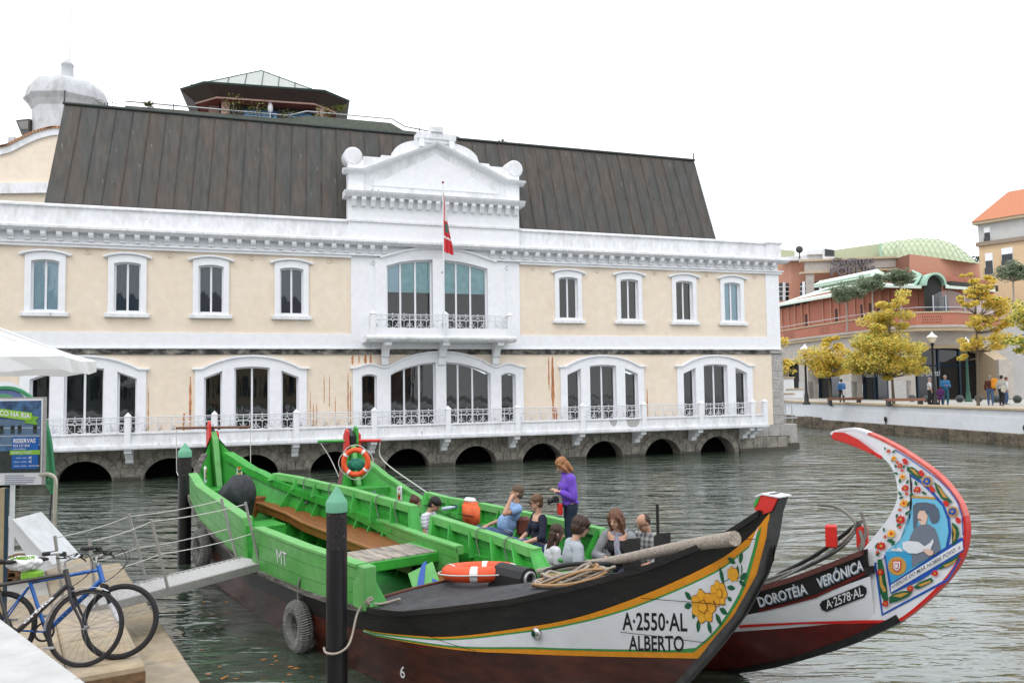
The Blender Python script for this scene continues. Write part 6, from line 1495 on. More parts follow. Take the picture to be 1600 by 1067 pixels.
# spar
pts = [W1(9.96, .52, 1.0), W1(10.6, .50, 1.17), W1(11.5, .25, 1.41), W1(12.8, -.20, 1.795), W1(13.38, -.37, 1.95)]
g = MB(); g.tube(smooth_pts(pts, 5), [lerp(.036, .058, i/20) for i in range(21)], 10); sp = g.build('wooden_spar', mat('grey weathered spar', (.36, .31, .26), .85, .35, 12, .5, 40, col2=(.24, .17, .12), mix=.35))
tag(sp, 'long grey wooden spar lying over the near boat\'s foredeck towards its red-tipped stem', 'spar')
# rope coil over the gunwale
rc = thing('rope_coil', 'heap of tan mooring rope coiled on the near boat\'s foredeck under the spar', 'rope', W1(11.0, .0, 1.1))
q = random.Random(4)
for k in range(9):
    P = []; o0 = q.uniform(-.05, .05); zz = k*.012
    for i in range(14):
        a = 2*math.pi*i/14; s = 11.35+(.62+.05*q.uniform(-1, 1)-k*.03)*math.cos(a); y = -.22+(.20-.012*k)*math.sin(a)+o0
        base = H1.ZS(s)+.03+zz+.03*math.sin(a*2+k)
        P.append(W1(s, y-.15*(s-11.35), base+.03)-Vector(rc.location))
    MB().tube(smooth_pts(P+[P[0]], 3)[:-1], .014, 5, closed=True).build('rope_turn', M_ROPE if k % 3 else mat('orange brown rope', (.42, .25, .12), .9, .3, 30), rc)
# anchor stock (black bent bar)
g = MB(); g.tube(smooth_pts([W1(10.55, .0, 1.06), W1(10.66, .12, 1.20), W1(10.95, .2, 1.29), W1(11.4, .24, 1.36), W1(11.75, .2, 1.45)], 6), [.018]*3+[.034]*3+[.024]*19, 8); a_ = g.build('anchor', M_BLK)
tag(a_, 'black iron anchor bar laid across the coiled rope on the near boat', 'anchor')
# tarp covered outboard
g = MB(); bm = bmesh.new(); bmesh.ops.create_icosphere(bm, subdivisions=4, radius=1)
for v in bm.verts:
    p = v.co; n_ = math.sin(p.x*7+p.z*5)*.03+math.sin(p.y*11-p.z*3)*.025
    v.co = Vector((p.x*(.34-.06*p.z)*(1+n_*1.5)+.08*p.z, p.y*.30*(1+n_*1.5), p.z*(.42 if p.z > 0 else .60)*(1+n_)-(.08*math.sin(6*math.atan2(p.y, p.x)) if p.z < -.2 else 0)))
g.bm(bm, smooth=True); t_ = g.build('covered_outboard_engine', M_TARP, None, loc=W1(1.78, -.12, 1.10))
tag(t_, 'bulky dark tarpaulin over an outboard engine in the near boat\'s stern', 'covered engine')
# loose rudder board
rb = thing('rudder_board', 'loose green rudder board with a blue swoosh leaning against the near boat\'s foredeck', 'rudder board', W1(8.55, -.05, .55), 0)
rb.rotation_mode = 'QUATERNION'; rb.rotation_quaternion = (Matrix.Rotation(RZ1, 3, 'Z') @ Matrix.Rotation(R(35), 3, 'Z') @ Matrix.Rotation(R(-38), 3, 'X')).to_quaternion() @ Quaternion((0, 1, 0), R(-32))
MB().bbox(-.17, .17, -.02, .02, -.5, .42, .006).build('board', M_GREENO, rb)
sw = [(p.x, p.y+.30) for p in smooth_pts([(-.15, -.42, 0), (-.12, -.15, 0), (.02, .12, 0), (.10, .16, 0)], 6)]+[(p.x, p.y+.30) for p in smooth_pts([(.04, .02, 0), (-.04, -.2, 0), (-.05, -.42, 0)], 6)]
MB().prism(sw, -.026, .026).build('swoosh', M_BLUE, rb)
MB().prism([(.02, -.12), (.10, .2), (.15, .14), (.12, 0), (.08, -.12)], -.026, .026).build('swoosh', M_BLUE, rb)
# rope wrapped tyre fenders
def fender(label, loc, rz, r0=.22, rr=.085):
    t = thing('tyre_fender', label, 'fender', loc, rz, 'rope-wrapped fenders')
    MB().torus(r0, rr*.8, 28, 10, 0, Matrix.Rotation(math.pi/2, 4, 'X')).build('tyre', M_BLK, t)
    g = MB()
    for k in range(64):
        a = 2*math.pi*k/64
        P = [((r0+rr*math.cos(b))*math.cos(a+.04*math.sin(b)), rr*math.sin(b), (r0+rr*math.cos(b))*math.sin(a+.04*math.sin(b))) for b in [2*math.pi*i/9 for i in range(9)]]
        g.tube(P, .010+.003*(k % 2), 5, closed=True)
    g.build('rope_wrapping', M_ROPEG, t, kind='stuff')
    return t
fn = fender('grey rope-wrapped tyre fender hanging amid the near boat\'s side, left of the big pile', W1(7.81, -H1.y(7.8, .3)-.11, .28), RZ1)
MB().tube(smooth_pts([(0.02, 0, .24), (.02, .0, .5), (.16, .06, .75), (.33, .06, .93)], 4), .014, 6).build('lanyard', M_ROPEG, fn)
f2 = fender('grey rope-wrapped tyre fender by the stern, half hidden behind the gangway', W1(3.9, -H1.y(3.9, .5)-.13, .62), RZ1)
# lashings on the far washboard and the mooring line
for s in (2.3, 3.1, 4.7, 5.3, 7.6, 8.3):
    g = MB(); y = H1.B(s)+.05; g.tube(smooth_pts([(s, y+.03, zt_f(s)-.1), (s, y, zt_f(s)+.035), (s, y-.15, zt_f(s)+.03), (s+.02, y-.16, zt_f(s)-.15), (s+.12, y-.14, zt_f(s)-.42)], 4), .009, 5)
    knot(g, (s+.12, y-.15, zt_f(s)-.40), .028, .008, 3, int(s*10)); g.build('lashing', M_ROPEG, B1)
# ------------------------------------------------------------------ boat 2
S2 = (-3.6, 18.3); D2 = (.53653, -.84388); RZ2 = local_dir(D2)
B2 = thing('painted_canal_boat', 'green boat full of tourists, with the tall curled prow painted with flowers and a portrait', 'boat', (S2[0], S2[1], 0), RZ2, 'painted canal boats')
H2 = Hull((-.15, 13), ([-.2, 0, .4, 1, 2, 3.5, 6, 8, 9.5, 10.4, 11.1, 11.8, 12.3, 12.7, 13.1], [.03, .05, .38, .68, .95, 1.15, 1.25, 1.24, 1.12, .92, .68, .42, .24, .12, .05]),
          ([-.15, .1, .3, .8, 1.3, 2, 3.6, 5, 7, 8.4, 9.3, 10.1, 10.8, 11.4, 11.8, 12.2, 12.5, 12.8, 13.1], [2.12, 1.75, 1.5, 1.15, .95, .72, .52, .45, .42, .45, .52, .64, .78, .95, 1.10, 1.28, 1.44, 1.60, 1.78]),
          ([-.2, 0, .5, 1.0, 1.8, 3, 10.0, 10.7, 11.03, 11.79, 12.4, 13.02, 13.24], [1.9, 1.1, .4, .1, -.1, -.25, -.25, -.10, .0, .31, .62, 1.01, 1.2]))
zr2 = lambda s: interp(s, [0, 4, 9, 11.2, 11.9, 12.47, 12.93], [.35, .2, .3, .52, .70, .86, .97])
zb2 = lambda s: H2.ZS(s)-interp(s, [0, 9, 11.2, 11.8, 12.4, 12.9], [.15, .2, .23, .235, .235, .24])
g = H2.shell(-.15, 12.78, 110, [zr2, zb2], rows=(6, 6, 3)); g2 = H2.shell(-.15, 12.78, 110, [zr2, zb2], rows=(6, 6, 3), side=1)
def join(g, g2):
    n0 = len(g.v); g.v += g2.v; g.f += [tuple(i+n0 for i in f) for f in g2.f]; g.mi += g2.mi; g.sm += g2.sm; return g
hv, hf = list(g.v), list(g.f)
join(g, g2).build('hull', [M_HRED, M_HWHITE, M_HBLACK], B2)
gi = join(H2.shell(.0, 9.9, 60, [], rows=(6,), inset=.03), H2.shell(.0, 9.9, 60, [], rows=(6,), inset=.03, side=1)); gi.build('inner_planking', M_GREEN, B2)
strip_along(H2, -1, .3, 12.75, -.03, .06, lambda s: H2.ZS(s)+.012, .05, 60).build('gunwale', mat('dark red brown rail', (.10, .03, .025), .6, .3, 8), B2)
strip_along(H2, 1, .3, 12.75, -.03, .10, lambda s: H2.ZS(s)+.012, .08, 60).build('gunwale', M_GREENO, B2)
g = MB(); vs = []; n = 24
for i in range(n+1): s = lerp(1.2, 9.9, i/n); z = interp(s, [1, 3, 9.2], [.4, .14, .14]); vs += [(s, -H2.y(s, z)+.05, z), (s, H2.y(s, z)-.05, z)]
g.add(vs, [(2*i, 2*i+2, 2*i+3, 2*i+1) for i in range(n)]); g.build('floor', mat('grey floor mat', (.07, .07, .075), .8, .3, 4), B2)
MB().prism([(.0, 1.95), (.14, 1.8), (.46, 1.0), (.26, 1.0), (-.08, 1.9)], -.05, .05).build('stern_post', M_GREENO, B2)
MB().bbox(.55, .95, -.48, .48, .62, 1.0, .02).build('stern_locker', M_GREEN, B2)
g = MB(); g.ball((1.75, -.2, .62), (.28, .22, .16), 12); g.tube([(1.75, -.2, .7), (1.75, -.2, 1.02)], .03, 8); g.build('tiller_boss', mat('blue grey cover', (.16, .18, .22), .6, .2, 4), B2)
for sd in (-1, 1): plaque(H2, B2, 1.25, sd, .72, 1.02, True)
for sd, z0, z1, mm in ((-1, 1.62, 2.20, M_RED), (1, 1.6, 2.26, M_GREEN), (1.9, 1.45, 2.12, M_RED)):
    y0 = (.08 if abs(sd) == 1 else .10)*(1 if sd > 0 else -1); y1 = y0+(.05 if sd > 0 else -.05)
    if sd == 1.9: y0, y1 = .14, .19
    MB().prism([(-.15, z0), (-.06, z0-.1), (.10, z1-.36), (.08, z1-.05), (-.03, z1), (-.17, z1-.16)], y0, y1).build('stern_cheek', mm, B2)
MB().prism([(-.12, 1.0), (-.02, 1.0), (.12, 2.05), (-.16, 2.2), (-.3, 1.95)], -.06, .06).build('stern_stem', M_HBLACK, B2)
wd2 = Vector((math.cos(-RZ2), math.sin(-RZ2), 0)); cy = Vector((-.02, 0, 1.93))
MB().tube([cy-wd2*.74, cy], .03, 8).build('tiller_yoke', M_GREEN, B2)
MB().tube([cy, cy+wd2*.66], .034, 8).build('tiller_yoke', M_RED, B2)
g = MB(); g.tube(smooth_pts([cy-wd2*.70, cy-wd2*.45+Vector((0, 0, -.4)), cy-wd2*.1+Vector((.3, -.2, -.95))], 5), .010, 5); g.build('yoke_cord', M_ROPEW, B2); g = MB(); g.tube(smooth_pts([cy+wd2*.64, cy+wd2*.72+Vector((.0, 0, -.45)), (1.9, 1.0, .85)], 5), .013, 5); g.build('yoke_cord', M_ROPEW, B2)
zt2 = lambda s: interp(s, [.6, 2.6, 3.5, 7.2], [.98, .86, .86, .86])
washboard(H2, 1, 2.0, 3.6, 1.9, 3.5, zt2, B2, ribs=3, outer=M_GREEN)
washboard(H2, 1, 3.75, 7.15, 3.7, 7.32, zt2, B2, ribs=4, outer=M_GREEN)
washboard(H2, -1, 2.0, 7.2, 2.0, 7.2, zt2, B2, ribs=0)
for sd in (1, -1):
    g = MB(); vs = []
    for i in range(17):
        s = lerp(2.2, 9.4, i/16); z = .38; vs += [(s, sd*(H2.y(s, z)-.06), z), (s, sd*(H2.y(s, z)-.46), z), (s, sd*(H2.y(s, z)-.46), z-.12)]
    f = [(i*3+j, i*3+j+1, i*3+4+j, i*3+3+j) for i in range(16) for j in range(2)]
    g.add(vs, f if sd > 0 else [q[::-1] for q in f]); g.build('bench', mat('black bench cushion', (.02, .02, .022), .7, .2, 4) if sd > 0 else M_BROWN, B2)
# foredeck
g = MB(); vs = []; n = 24; k = 6
for i in range(n+1):
    s = lerp(9.9, 12.7, i/n); b = max(H2.B(s)-.03, .02)
    for j in range(k+1): t = -1+2*j/k; vs.append((s, b*t, H2.ZS(s)-.02+.05*(1-t*t)*b))
g.add(vs, [(i*(k+1)+j, (i+1)*(k+1)+j, (i+1)*(k+1)+j+1, i*(k+1)+j+1) for i in range(n) for j in range(k)], 0, None, True); g.build('foredeck', M_CANVAS, B2)
# prow blade
PROW = [(11.03, .0), (11.4, .14), (11.79, .31), (12.4, .62), (12.75, .83), (13.02, 1.01), (13.24, 1.21), (13.44, 1.43), (13.58, 1.65), (13.63, 1.88), (13.59, 2.08), (13.44, 2.27), (13.22, 2.42), (12.99, 2.54), (12.78, 2.62), (12.61, 2.655), (12.42, 2.62), (12.41, 2.575), (12.6, 2.53), (12.84, 2.45), (12.96, 2.38), (13.03, 2.26), (13.045, 2.08), (12.96, 1.90), (12.81, 1.71), (12.70, 1.58), (12.5, 1.40), (12.3, .95), (11.8, .45), (11.2, .12)]
def blade(poly, th):
    g = MB(); g.prism(poly, -th, th); return g
pp = smooth_pts([(a, b, 0) for a, b in PROW[:26]], 4); PR = [(p.x, p.y) for p in pp]+PROW[26:]
g = blade(PR, .032); pv = [v for v in g.v]; pf = [f for f in g.f]; g.build('prow', M_HWHITE, B2)
allv = hv+pv; allf = hf+[tuple(i+len(hv) for i in f) for f in pf]
bv2 = BVHTree.FromPolygons(allv, allf)
# coloured edge strip round the blade, piece by piece
edge = [Vector((p.x, 0, p.y)) for p in pp]
def edge_strip(name, i0, i1, m_, wd=.036, out_=.014, inn=.010):
    P = edge[i0:i1+1]; vs = []
    for i, p in enumerate(P):
        a = P[max(i-1, 0)]; b = P[min(i+1, len(P)-1)]; t = (b-a).normalized(); nrm = Vector((t.z, 0, -t.x))
        for y, o in ((-wd, -inn), (-wd, out_), (wd, out_), (wd, -inn)): q = p+nrm*o; vs.append((q.x, y, q.z))
    n_ = len(P); f = [(i*4+j, i*4+(j+1) % 4, (i+1)*4+(j+1) % 4, (i+1)*4+j) for i in range(n_-1) for j in range(4)]
    f += [(3, 2, 1, 0), (n_*4-4, n_*4-3, n_*4-2, n_*4-1)]
    MB().add(vs, [q[::-1] for q in f]).build(name, m_, B2)
M_PINK = mat('faded pink red paint', (.72, .16, .13), .5, .15, 4, col2=(.60, .08, .06))
edge_strip('stem_band', 0, 20, mat('black stem paint', (.02, .022, .022), .45, .3, 5, .1), .045, .018, .05)
edge_strip('stem_band', 20, 38, M_RED); edge_strip('stem_band', 38, 56, M_PINK); edge_strip('stem_band', 56, 66, M_HWHITE)
edge_strip('stem_band', 68, 78, M_RED, .042, .018)

_p = atd(556, 722, 17.0)
life_ring('orange life ring with white bands hung upright on the far boat\'s stern', _p, Matrix.Rotation(R(88), 3, 'X').to_quaternion() @ Quaternion((0, 0, 1), R(8)), .25, .055)
g = MB(); bm = bmesh.new(); bmesh.ops.create_icosphere(bm, subdivisions=3, radius=1)
for v in bm.verts: p = v.co; v.co = Vector((p.x*.20, p.y*.10, p.z*.13))*(1+.12*math.sin(p.x*9+p.z*7)+.08*math.sin(p.y*15+p.x*11))
g.bm(bm, smooth=True); o = g.build('net_bag', mat('teal green net', (.01, .22, .14), .6, .4, 14, .6, 30), None, loc=_p+Vector((.0, .12, -.06))); tag(o, 'teal green net bag seen through the upright life ring at the stern', 'bag')

def W2(s, y, z): return Matrix.Translation((S2[0], S2[1], 0)) @ Matrix.Rotation(RZ2, 4, 'Z') @ Vector((s, y, z))
_o = W2(12.45, 0, 1.5); an = thing('anchor', 'curved grey iron anchor resting at the foot of the far boat\'s painted prow', 'anchor', _o)
L = lambda *pp: [W2(*p)-_o for p in smooth_pts(pp, 5)]
MB().tube(L((11.6, .10, 1.12), (12.1, .1, 1.42), (12.6, .08, 1.80)), .020, 8).build('shank', M_HBLACK, an)
MB().tube(L((11.95, .3, 1.86), (12.25, .2, 1.88), (12.55, .05, 1.80), (12.68, -.02, 1.62), (12.62, -.05, 1.45)), [.008]+[.018]*18+[.012]*2, 8).build('fluke_arm', mat('grey worn iron', (.18, .17, .15), .6, .3, 9, .3, 30), an)
MB().tube(L((12.66, .0, 1.90), (12.70, .0, 1.72), (12.62, .0, 1.55)), .016, 8).build('fluke_arm', MATS['grey worn iron'], an)
for s, y in ((12.42, -.12), (12.62, .06)): MB().bbox(-.06, .06, -.05, .05, -.10, .10, .01, 0, Matrix.Rotation(RZ2, 4, 'Z')).build('red_cheek', M_RED, B2, loc=(s, y, 1.66))
rb2 = thing('rope_bundle', 'pale grey rope bundle draped along the far boat\'s bow rail to its prow', 'rope', W2(12.2, 0, 1.3)); q = random.Random(3)
for k in range(7):
    j = lambda: q.uniform(-.03, .03); P = smooth_pts([(11.2, -.10+j(), H2.ZS(11.2)+.04), (11.7, -.05+j(), H2.ZS(11.7)+.06+j()), (12.2, 0+j(), H2.ZS(12.2)+.10+abs(j())), (12.5, .0+j(), 1.62+j()), (12.64, .0+j(), 1.80+j())], 4)
    MB().tube([W2(*p)-rb2.location for p in P], .012, 5).build('rope_strand', M_ROPE if k % 2 else M_ROPEG, rb2)
